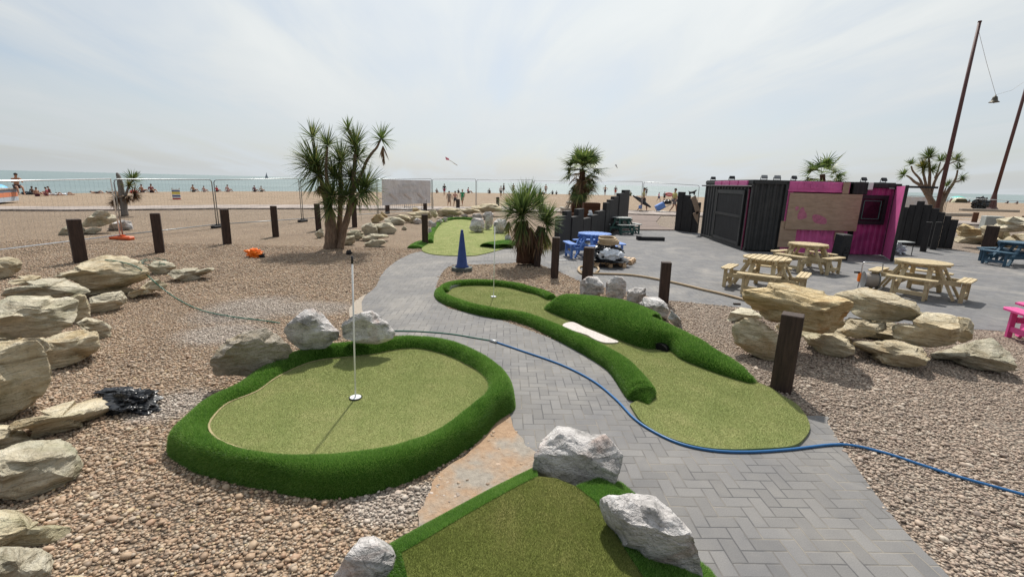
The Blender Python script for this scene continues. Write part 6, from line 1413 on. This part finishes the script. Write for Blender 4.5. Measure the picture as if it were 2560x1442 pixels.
def person(label, pos, H, pose='stand', shirt=None, legs=None, skin='skin_tan', hair='hair_dark', rz=0., group='people on the beach', dress=None, bulk=1.):
    t = thing('person', label, 'person', pos, rz, group); v = Vector; L, R_ = 1, -1
    if pose in ('stand', 'walk', 'hips', 'carry'):
        st = {'stand': .035, 'walk': .17, 'hips': .06, 'carry': .13}[pose]
        pel = v((0, 0, .53)); ch = v((0, .01, .70)); nk = v((0, .005, .84)); hd = v((0, -.012, .93))
        kn = {1: v((.052, -st * .8, .285)), -1: v((-.052, st * .35, .28))}; an = {1: v((.052, -st, .045)), -1: v((-.052, st * 1.25, .06))}
        el = {s: v((s * .155, .02 * s if pose == 'walk' else 0, .64)) for s in (1, -1)}; ha = {1: v((.15, -.10, .50)), -1: v((-.16, .06, .49))}
        if pose == 'stand': ha = {s: v((s * .14, -.03, .48)) for s in (1, -1)}
        if pose == 'hips': el = {s: v((s * .24, .03, .68)) for s in (1, -1)}; ha = {s: v((s * .12, -.02, .57)) for s in (1, -1)}
    elif pose == 'sit':
        pel = v((0, 0, .07)); ch = v((0, .04, .26)); nk = v((0, .03, .39)); hd = v((0, .0, .48))
        kn = {s: v((s * .08, -.24, .22)) for s in (1, -1)}; an = {s: v((s * .07, -.42, .03)) for s in (1, -1)}; el = {s: v((s * .16, .06, .18)) for s in (1, -1)}; ha = {1: v((.16, .12, .02)), -1: v((-.10, -.18, .20))}
    elif pose == 'bench':
        pel = v((0, 0, .07)); ch = v((0, -.03, .26)); nk = v((0, -.08, .38)); hd = v((0, -.12, .47))
        kn = {s: v((s * .07, -.26, .06)) for s in (1, -1)}; an = {s: v((s * .07, -.36, -.20)) for s in (1, -1)}; el = {s: v((s * .14, -.12, .20)) for s in (1, -1)}; ha = {s: v((s * .04, -.20, .36)) for s in (1, -1)}
    else:  # lying on the back
        pel = v((0, 0, .05)); ch = v((0, .17, .06)); nk = v((0, .30, .07)); hd = v((0, .39, .09))
        kn = {1: v((.05, -.22, .16)), -1: v((-.05, -.25, .05))}; an = {1: v((.05, -.40, .03)), -1: v((-.05, -.48, .03))}; el = {s: v((s * .15, .12, .03)) for s in (1, -1)}; ha = {s: v((s * .13, -.02, .03)) for s in (1, -1)}
    upv = (nk - ch).normalized(); b = bulk
    sh = {s: nk + v((s * .105, 0, 0)) - upv * .03 for s in (1, -1)}; hp = {s: pel + v((s * .05, 0, -.01)) for s in (1, -1)}
    S_ = lambda q: q * H
    J = {'pel': (S_(pel), .078 * H * b, .75), 'wst': (S_(pel.lerp(ch, .5)), .066 * H * b, .7), 'ch': (S_(ch), .082 * H * b, .68), 'nk': (S_(nk), .030 * H), 'hd0': (S_(nk.lerp(hd, .55)), .044 * H), 'hd': (S_(hd), .052 * H), 'hd1': (S_(hd + (hd - nk).normalized() * .035), .036 * H)}
    E = [('pel', 'wst'), ('wst', 'ch'), ('ch', 'nk'), ('nk', 'hd0'), ('hd0', 'hd'), ('hd', 'hd1')]
    for s, q in ((1, 'l'), (-1, 'r')):
        fo_ = an[s] + v((0, -.07, -.025 if pose not in ('lie',) else .03))
        J.update({'sh' + q: (S_(sh[s]), .036 * H), 'el' + q: (S_(el[s]), .024 * H), 'wr' + q: (S_(el[s].lerp(ha[s], .85)), .016 * H), 'ha' + q: (S_(ha[s] + (ha[s] - el[s]).normalized() * .03), .018 * H, .5), 'hp' + q: (S_(hp[s]), .058 * H * b), 'kn' + q: (S_(kn[s]), .034 * H * b), 'cf' + q: (S_(kn[s].lerp(an[s], .35)), .033 * H), 'an' + q: (S_(an[s]), .020 * H), 'ft' + q: (S_(fo_), .018 * H)})
        E += [('ch', 'sh' + q), ('sh' + q, 'el' + q), ('el' + q, 'wr' + q), ('wr' + q, 'ha' + q), ('pel', 'hp' + q), ('hp' + q, 'kn' + q), ('kn' + q, 'cf' + q), ('cf' + q, 'an' + q), ('an' + q, 'ft' + q)]
    skinmesh('body', J, E, skin, t)
    g_ = lambda n, k: (J[n][0], J[n][1] * k, *(J[n][2:]))
    if shirt is not None:
        D = {'pel': g_('pel', 1.12), 'wst': g_('wst', 1.2), 'ch': g_('ch', 1.14), 'nk': (S_(nk - upv * .035), .034 * H)}
        E2 = [('pel', 'wst'), ('wst', 'ch'), ('ch', 'nk')]
        for s, q in ((1, 'l'), (-1, 'r')):
            D['sh' + q] = g_('sh' + q, 1.25); D['sl' + q] = (S_(sh[s].lerp(el[s], .75)), .035 * H); E2 += [('ch', 'sh' + q), ('sh' + q, 'sl' + q)]
        skinmesh('top', D, E2, cloth(shirt), t)
    if dress is not None:
        low = pel + v((0, 0, -.26)) if pose in ('stand', 'walk') else pel
        D = {'pel': g_('pel', 1.3), 'wst': g_('wst', 1.25), 'ch': g_('ch', 1.2), 'nk': (S_(nk - upv * .04), .034 * H), 'low': (S_(low), .10 * H * b, .7)}; E2 = [('pel', 'wst'), ('wst', 'ch'), ('ch', 'nk'), ('pel', 'low')]
        for s, q in ((1, 'l'), (-1, 'r')): D['sh' + q] = g_('sh' + q, 1.25); D['sl' + q] = (S_(sh[s].lerp(el[s], .6)), .038 * H); E2 += [('ch', 'sh' + q), ('sh' + q, 'sl' + q)]
        skinmesh('dress', D, E2, cloth(dress), t)
    if legs is not None:
        D = {'pel': g_('pel', 1.16)}; E2 = []
        for s, q in ((1, 'l'), (-1, 'r')): D['hp' + q] = g_('hp' + q, 1.2); D['th' + q] = (S_(hp[s].lerp(kn[s], .78)), .050 * H * b); E2 += [('pel', 'hp' + q), ('hp' + q, 'th' + q)]
        skinmesh('shorts', D, E2, cloth(legs), t)
    if hair:
        bm = bmesh.new(); bmesh.ops.create_icosphere(bm, subdivisions=2, radius=1); hv = (hd - nk).normalized(); c_ = S_(hd + hv * .022 + v((0, .010, 0)))
        for q in bm.verts: q.co = c_ + v((q.co.x * .056 * H, q.co.y * .062 * H, max(q.co.z, -.5) * .050 * H))
        me = bpy.data.meshes.new('hair'); bm.to_mesh(me); bm.free(); me.materials.append(MAT[hair]); me.polygons.foreach_set('use_smooth', [True] * len(me.polygons)); link(bpy.data.objects.new('hair', me), t)
    return t
def crest_y(px): return float(np.interp(px, [a for a, b in CREST], [b for a, b in CREST]))
def at_beach(px, foot_y): return G(px, max(foot_y, crest_y(px) + 1.2))
def P_(label, px, fy, ty, pose='stand', sitf=.54, **kw):
    b_ = at_beach(px, fy); b_.z = .01; h_ = max(.3, TOPZ(b_, ty)); H = h_ / (sitf if pose in ('sit', 'bench') else .99)
    if pose == 'lie': H = 1.7
    elif pose == 'sit': H = min(max(H, 1.45), 2.0)
    else: H = min(max(H, 1.35), 2.05)
    return person(label, b_, H, pose, **kw)
gp_ = 'walkers on the boardwalk'
W1 = P_('man in yellow shirt with long black bag on his back, on the boardwalk', 1606, 530, 461, 'walk', shirt=(.52, .47, .17), legs=(.045, .04, .045), rz=R(75), group=gp_)
W2 = P_('man in yellow shirt and grey shorts pulling a trolley', 1683, 533, 468, 'walk', shirt=(.56, .52, .20), legs=(.17, .15, .16), rz=R(100), group=gp_)
gw = 'women walking past the far posts'
P_('woman in a short grey brown dress, leftmost of three walkers', 1123, 517, 478, 'walk', dress=(.30, .25, .21), rz=R(20), group=gw, bulk=1.1)
P_('person in a pink top half hidden by a dark post', 1138, 518, 478, 'walk', shirt=(.55, .30, .24), legs=(.06, .06, .07), rz=R(20), group=gw)
P_('woman in a long green dress walking right of the post', 1156, 514, 474, 'walk', dress=(.03, .30, .14), rz=R(-10), group=gw, hair='hair_fair')
PL_ = [('person standing in dark top and crimson shorts near the water', 1111, 489, 460, 'stand', dict(shirt=(.03, .03, .035), legs=(.30, .02, .08))),
 ('person in pink top sitting on the crest behind the green dress', 1171, 482, 466, 'sit', dict(shirt=(.55, .20, .24), legs=(.04, .05, .06), rz=1.2)),
 ('dark figure sitting alone above the far rocks', 1223, 482, 471, 'sit', dict(shirt=(.05, .05, .06), legs=(.03, .03, .03))),
 ('person sitting at the left beside the banner edge', 1092, 482, 471, 'sit', dict(shirt=(.14, .13, .14), legs=(.03, .03, .03), rz=.5)),
 ('person crouching behind the three women', 1146, 483, 474, 'sit', dict(shirt=(.03, .03, .035), legs=(.03, .03, .03))),
 ('person in white shirt and black shorts left of the yucca top', 1252, 493, 465, 'stand', dict(shirt=(.70, .69, .70), legs=(.03, .03, .035))),
 ('person in dark clothes behind the white shirted one', 1259, 486, 459, 'stand', dict(shirt=(.07, .08, .10), legs=(.05, .05, .06), rz=2.)),
 ('person in khaki standing near the water above the yucca', 1283, 484, 459, 'stand', dict(shirt=(.24, .25, .15), legs=(.20, .18, .12))),
 ('person bending in tan clothes right of the yucca top', 1352, 484, 468, 'sit', dict(shirt=(.25, .20, .10), legs=(.05, .16, .25), rz=1.)),
 ('pale standing person right of the yucca top', 1364, 484, 461, 'stand', dict(shirt=None, legs=(.30, .27, .24))),
 ('small dark seated figure left of the fan palm', 1381, 485, 476, 'sit', dict(shirt=(.03, .04, .05), legs=(.03, .04, .05))),
 ('tiny seated figure left of the fan palm, in blue grey', 1391, 486, 479, 'sit', dict(shirt=(.09, .12, .14), legs=(.06, .06, .07))),
 ('sunbather sitting up just left of the fan palm', 1423, 487, 477, 'sit', dict(shirt=None, legs=(.16, .06, .05), rz=1.5)),
 ('person with hands on hips right of the fan palm', 1512, 488, 464, 'hips', dict(shirt=None, legs=(.05, .05, .10))),
 ('person in red shorts above the stepped sleepers', 1538, 490, 465, 'stand', dict(shirt=(.14, .10, .13), legs=(.55, .09, .05))),
 ('small seated figure in green between sleepers and bag man', 1576, 488, 478, 'sit', dict(shirt=(.12, .16, .07), legs=(.08, .08, .05))),
 ('grey figure standing behind the man with the black bag', 1615, 490, 469, 'stand', dict(shirt=(.20, .22, .24), legs=(.12, .13, .15))),
 ('child in a bright pink top and blue shorts', 1646, 505, 484, 'walk', dict(shirt=(.70, .06, .22), legs=(.06, .08, .22), rz=1.)),
 ('dark clothed person standing beside the pink child', 1660, 503, 480, 'stand', dict(shirt=(.11, .11, .12), legs=(.03, .03, .03))),
 ('seated sunbather behind the fence, left of the striped sign', 356, 482, 461, 'sit', dict(shirt=None, legs=(.05, .03, .05))),
 ('seated sunbather in dark red beside the first behind the fence', 380, 482, 460, 'sit', dict(shirt=(.22, .06, .07), legs=(.06, .03, .04), rz=1.2)),
 ('tanned seated sunbather right of the striped sign', 484, 480, 462, 'sit', dict(shirt=None, legs=(.04, .04, .05))),
 ('seated sunbather in pale pink right of the striped sign', 511, 480, 466, 'sit', dict(shirt=(.55, .36, .34), legs=(.4, .3, .3))),
 ('seated person in red behind the fence joint', 543, 480, 465, 'sit', dict(shirt=(.50, .04, .06), legs=(.05, .03, .04))),
 ('seated person in pale top right of the fence joint', 570, 480, 462, 'sit', dict(shirt=(.60, .42, .42), legs=(.3, .2, .2))),
 ('seated person in mauve top, left of a pair under the sailing boat', 637, 480, 464, 'sit', dict(shirt=(.20, .11, .14), legs=(.05, .04, .05))),
 ('seated person in white top, right of a pair under the sailing boat', 654, 480, 465, 'sit', dict(shirt=(.62, .62, .58), legs=(.03, .03, .03))),
 ('brown skinned sunbather sitting up, leftmost of the beach group', 83, 487, 467, 'sit', dict(shirt=None, legs=(.10, .03, .05), skin='skin_brown')),
 ('sunbather in front of the beach group, leaning on one arm', 94, 491, 469, 'sit', dict(shirt=None, legs=(.12, .03, .06), rz=1.4)),
 ('dark haired sunbather in crimson, right side of the beach group', 117, 490, 471, 'sit', dict(shirt=(.30, .04, .07), legs=(.2, .04, .06), rz=-1.)),
 ('long haired sunbather at the back of the beach group', 123, 487, 467, 'sit', dict(shirt=(.16, .05, .05), legs=(.08, .03, .04), rz=-.5)),
 ('person lying on a white towel beside the beach group', 139, 489, 481, 'lie', dict(shirt=(.72, .72, .74), legs=(.7, .7, .7), rz=1.5)),
 ('sunbather lying with one leg raised, right of the beach group', 163, 488, 478, 'lie', dict(shirt=None, legs=(.6, .6, .6), rz=1.7)),
 ('sunbather lying flat left of the half dead palm', 243, 484, 476, 'lie', dict(shirt=None, legs=(.10, .05, .05), rz=1.5)),
 ('person lying beside a low chair left of the half dead palm', 281, 484, 473, 'lie', dict(shirt=(.05, .05, .05), legs=(.05, .05, .05), rz=1.4)),
 ('seated beachgoer under the teal parasol', 2377, 506, 494, 'sit', dict(shirt=(.16, .07, .07), legs=(.08, .05, .05))),
 ('beachgoer seated in front of the yellow shelter', 2390, 506, 496, 'sit', dict(shirt=(.25, .10, .06), legs=(.1, .06, .05))),
 ('pair member seated left of the standing far beachgoer', 2422, 507, 499, 'sit', dict(shirt=(.06, .05, .07), legs=(.1, .04, .04))),
 ('far beachgoer standing at the water right of the palm', 2443, 507, 494, 'stand', dict(shirt=(.10, .12, .16), legs=(.06, .06, .08))),
 ('seated figure far right, nearer the mast', 2518, 509, 502, 'sit', dict(shirt=(.05, .05, .08), legs=(.05, .05, .06))),
 ('seated figure far right, beside the edge of the view', 2542, 510, 502, 'sit', dict(shirt=(.09, .05, .08), legs=(.05, .05, .06)))]
for lab, px, fy, ty, pose, kw in PL_:
    kw.setdefault('rz', math.pi * .95); P_(lab, px, fy, ty, pose, **kw)
# things the walkers carry
c = W1.location; m = MB(); m.tube([c + Vector((-.9, .05, 1.35)), c + Vector((-.35, 0, 1.05)), c + Vector((.1, -.12, .72)), c + Vector((.62, -.2, .42))], [.07, .17, .15, .07], 8); tag(m.build('sports_bag', MAT['black_sheet'], None, True), 'long black padded bag slung across the walking man', 'bag')
m = MB(); m.box(c + Vector((-.28, -.25, .42)), (.28, .2, .3), bev=.04); tag(m.build('cool_bag', MAT['blue_paint']), 'pale blue bag hanging at the walking man s hip', 'bag')
c = G(1648, 532); t = thing('trolley', 'hand trolley tipped back, pulled by the man in grey shorts', 'trolley', c)
m = MB(); m.tube([(-.1, 0, .12), (1.35, 0, .95)], .02, 6); m.tube([(-.1, .3, .12), (1.3, .3, .92), (1.35, 0, .95)], .02, 6); m.build('frame', MAT['galvanised'], t, True)
for y in (0, .3): m = MB(); m.tube([(-.05, y - .03, .12), (-.05, y + .03, .12)], .12, 14); m.build('wheel', MAT['rubber'], t)
Mr = Matrix.Rotation(R(-30), 3, 'Y'); m = MB(); m.box(c + Vector((.05, .1, .52)), (.75, .5, .48), bev=.04, M=Mr); o = m.build('cool_box', MAT['blue_paint']); tag(o, 'blue cool box strapped to the trolley', 'cool box')
crumple('holdall', 'black holdall lying on top of the blue cool box', 'bag', c + Vector((.62, .1, .72)), (.75, .5, .45), 'black_sheet', 81, 3, .3)
# dog figure on the sleeper wall
b_ = G(1720, 580); zt = TOPZ(b_, 488.5); t = thing('dog_figure', 'small dark dog figure on top of the sleepers by the kiosk corner', 'dog figure', Vector((b_.x, b_.y, zt)), R(10))
J = {'b': (Vector((-.12, 0, .13)), .055), 'm': (Vector((0, 0, .14)), .05), 'c': (Vector((.10, 0, .15)), .06), 'n': (Vector((.15, 0, .21)), .035), 'h': (Vector((.18, 0, .245)), .035), 's': (Vector((.235, 0, .235)), .018), 't': (Vector((-.18, 0, .17)), .016), 't2': (Vector((-.21, 0, .22)), .009)}
E = [('b', 'm'), ('m', 'c'), ('c', 'n'), ('n', 'h'), ('h', 's'), ('b', 't'), ('t', 't2')]
for nme, x, y, r_ in (('fl', .11, .035, 'c'), ('fr', .11, -.035, 'c'), ('bl', -.13, .035, 'b'), ('br', -.13, -.035, 'b')): J[nme] = (Vector((x, y, .07)), .02); J[nme + 'f'] = (Vector((x + .01, y, .008)), .014); E += [(r_, nme), (nme, nme + 'f')]
skinmesh('dog_body', J, E, 'black_timber', t)
# beach furniture
def strips(name, w_, h_, cols, parent, y=0.):
    z_ = h_
    for cname, f in cols: m = MB(); m.box((0, y, z_ - h_ * f / 2), (w_, .04, h_ * f - .01)); m.build(name, MAT[cname], parent); z_ -= h_ * f
plain('sign_blue', (.05, .11, .30), .6); plain('sign_yellow', (.75, .62, .12), .6); plain('sign_red', (.60, .06, .05), .6); plain('sign_white', (.72, .74, .76), .6); plain('stripe_orange', (.60, .20, .10), .7); plain('stripe_slate', (.17, .19, .25), .7); plain('stripe_pale', (.40, .44, .50), .7)
b_ = G(442, 499); zt = TOPZ(b_, 470); t = thing('beach_sign', 'striped blue, yellow and red sign board standing on the beach', 'sign', b_, R(15)); strips('sign_strip', .62, zt - .1, [('sign_white', .12), ('sign_blue', .14), ('sign_yellow', .24), ('sign_white', .08), ('sign_blue', .16), ('sign_white', .12), ('sign_red', .14)], t)
for x in (-.28, .28): m = MB(); m.box((x, .05, zt / 2), (.05, .05, zt)); m.build('leg', MAT['light_wood'], t)
a, b = G(-60, 519), G(49, 506); zt = 1.0; t = thing('striped_bench', 'low long bench wall with slate, orange and pale stripes at the left edge', 'bench', a, math.atan2((b - a).y, (b - a).x)); L_ = (b - a).length
z_ = .95
for cn, h_ in (('stripe_slate', .22), ('stripe_orange', .30), ('stripe_pale', .30)): m = MB(); m.box((L_ / 2, .8, z_ - h_ / 2), (L_, 1.6, h_ - .01)); m.build('stripe', MAT[cn], t); z_ -= h_
m = MB(); m.box((L_ / 2, .8, .96), (L_ + .1, 1.7, .07)); m.build('seat', MAT['walk_boards'], t)
pb_ = b.lerp(a, .06); person('shirtless man sitting on the end of the striped bench', pb_ + Vector((0, .2, .99)), 1.95, 'bench', None, (.07, .05, .06), 'skin_tan', 'hair_dark', R(60))
def dome(label, c, w_, h_, m1, m2):
    t = thing('beach_tent', label, 'tent', c, 0, 'beach shelters'); m = MB(); V = []; 
    for i in range(9):
        for j in range(17): e = math.pi / 2 * i / 8; a = math.pi * 2 * j / 16; V.append((math.cos(a) * math.cos(e) * w_ / 2, math.sin(a) * math.cos(e) * w_ * .4, math.sin(e) * h_))
    Fq = [(i * 17 + j, i * 17 + j + 1, (i + 1) * 17 + j + 1, (i + 1) * 17 + j) for i in range(8) for j in range(16) if not (9 <= j <= 14 and i < 4)]
    m.add(V, Fq); m.build('canopy', MAT[m1], t, True); m = MB(); m.box((0, 0, .02), (w_ * .9, w_ * .7, .03)); m.build('groundsheet', MAT[m2], t)
plain('tent_blue', (.10, .42, .72), .5); plain('tent_sand', (.55, .52, .36), .7); plain('parasol_teal', (.08, .50, .45), .6)
c = at_beach(-12, 487); dome('round sky blue beach tent cut by the left edge', c, 2.6, TOPZ(c, 458) , 'tent_blue', 'black_sheet')
c = at_beach(2398, 507); dome('small sand coloured shelter far right', c, 3.4, 1.3, 'tent_sand', 'black_sheet')
c = at_beach(2392, 506); t = thing('parasol', 'teal beach parasol far right above the seated pair', 'parasol', c); h_ = TOPZ(c, 490); m = MB(); m.lathe((0, 0, h_ - .55), [(1.6, 0), (1.3, .2), (.7, .42), (.0, .55)], 16); m.build('canopy', MAT['parasol_teal'], t); m = MB(); m.tube([(0, 0, 0), (0, 0, h_ - .1)], .03, 6); m.build('pole', MAT['galvanised'], t)
c = at_beach(1672, 491); t = thing('dinghy', 'red and white inflatable dinghy propped near the water', 'dinghy', c, R(10)); h_ = TOPZ(c, 480)
m = MB(); m.tube([(math.cos(a / 16 * 2 * math.pi) * .85, .2 * math.sin(a / 16 * 2 * math.pi), .5 + .25 * math.sin(a / 16 * 2 * math.pi)) for a in range(16)], .16, 8, closed=True); m.build('tube', MAT['sign_red'], t, True); m = MB(); m.box((0, 0, .45), (1.1, .15, .3)); m.build('floor_panel', MAT['sign_white'], t)
crumple('beach_bag', 'small dark bag on the beach left of the sunbathing group', 'bag', at_beach(68, 487), (1.1, .5, .35), 'black_sheet', 91, 3, .3); crumple('beach_towel', 'white towel heap on the crest by the beach group', 'towel', at_beach(150, 488), (1.3, .6, .2), 'white_sheet', 92, 3, .3)
crumple('beach_bag', 'red bundle by the half dead palm on the crest', 'bag', at_beach(335, 483), (.9, .5, .4), 'sign_red', 93, 3, .3); crumple('cloth_bundle', 'dark hunched bundle on the beach left of the right mast', 'bundle', G(2447, 526), (2.1, 1.2, 2.0), 'black_sheet', 94, 4, .4); crumple('beach_bag', 'blue bag beside the bending person right of the yucca', 'bag', at_beach(1357, 486), (.9, .5, .5), 'sign_blue', 96, 3, .3)
# kites and boat
plain('kite_pink', (.70, .22, .32), .7)
kp = AT(1118, 397, 90); t = thing('kite', 'pink kite with a long white tail flying above the banner', 'kite', kp, 0, 'kites in the sky')
K_ = lambda px, py: AT(px, py, 90) - kp
m = MB(); P = [K_(1113, 392), K_(1122, 396.5), K_(1123.5, 401), K_(1115, 400)]; m.add(P + [p + Vector((0, .06, 0)) for p in P], [(0, 1, 2, 3), (7, 6, 5, 4), (0, 4, 5, 1), (1, 5, 6, 2), (2, 6, 7, 3), (3, 7, 4, 0)]); m.build('sail', MAT['kite_pink'], t)
m = MB(); m.tube([K_(1124, 401), K_(1130, 404.5), K_(1136, 409), K_(1144, 414)], [.08, .05, .10, .07], 6); m.build('tail', MAT['white_paint'], t)
kp = AT(1541, 416, 120); t = thing('kite', 'tiny pale kite right of the fan palm', 'kite', kp, R(20), 'kites in the sky'); m = MB(); m.tube([Vector((-.3, 0, .45)), Vector((.35, 0, -.45))], [.2, .06], 6); m.build('sail', MAT['stripe_pale'], t)
d = ray(667, 441); Yb = 1300.; sbx = d.x / d.y * Yb; t = thing('sailing_boat', 'small grey sailing boat on the horizon left of the cabbage palm', 'sailing boat', (sbx, Yb, -3.2), R(20))
plain('sail_grey', (.26, .28, .33), .8); m = MB(); V = [(-5.2, 0, 1.2), (.2, 0, 1.2), (.2, 0, 16.5)]; m.add([(a, y, z) for y in (-.08, .08) for a, b, z in V], [(0, 1, 2), (5, 4, 3), (0, 3, 4, 1), (1, 4, 5, 2), (2, 5, 3, 0)]); m.build('mainsail', MAT['sail_grey'], t)
m = MB(); V = [(.5, 0, 1.2), (3.2, 0, 1.2), (.5, 0, 12)]; m.add([(a, y, z) for y in (-.08, .08) for a, b, z in V], [(0, 1, 2), (5, 4, 3), (0, 3, 4, 1), (1, 4, 5, 2), (2, 5, 3, 0)]); m.build('jib', MAT['sail_grey'], t)
m = MB(); m.prism([(-4.5, -1), (2, -1.1), (4.5, 0), (2, 1.1), (-4.5, 1)], -.2, 1.0); m.build('hull', MAT['sail_grey'], t); m = MB(); m.tube([(.35, 0, 1), (.35, 0, 17)], .1, 6); m.build('boat_mast', MAT['sail_grey'], t)
# low coils of wire and a dark bag among the far boulders
crumple('dark_bag', 'small black bag lying on the far boulders below the barrier', 'bag', G(997, 552), (.5, .3, .2), 'black_sheet', 97, 3, .5)
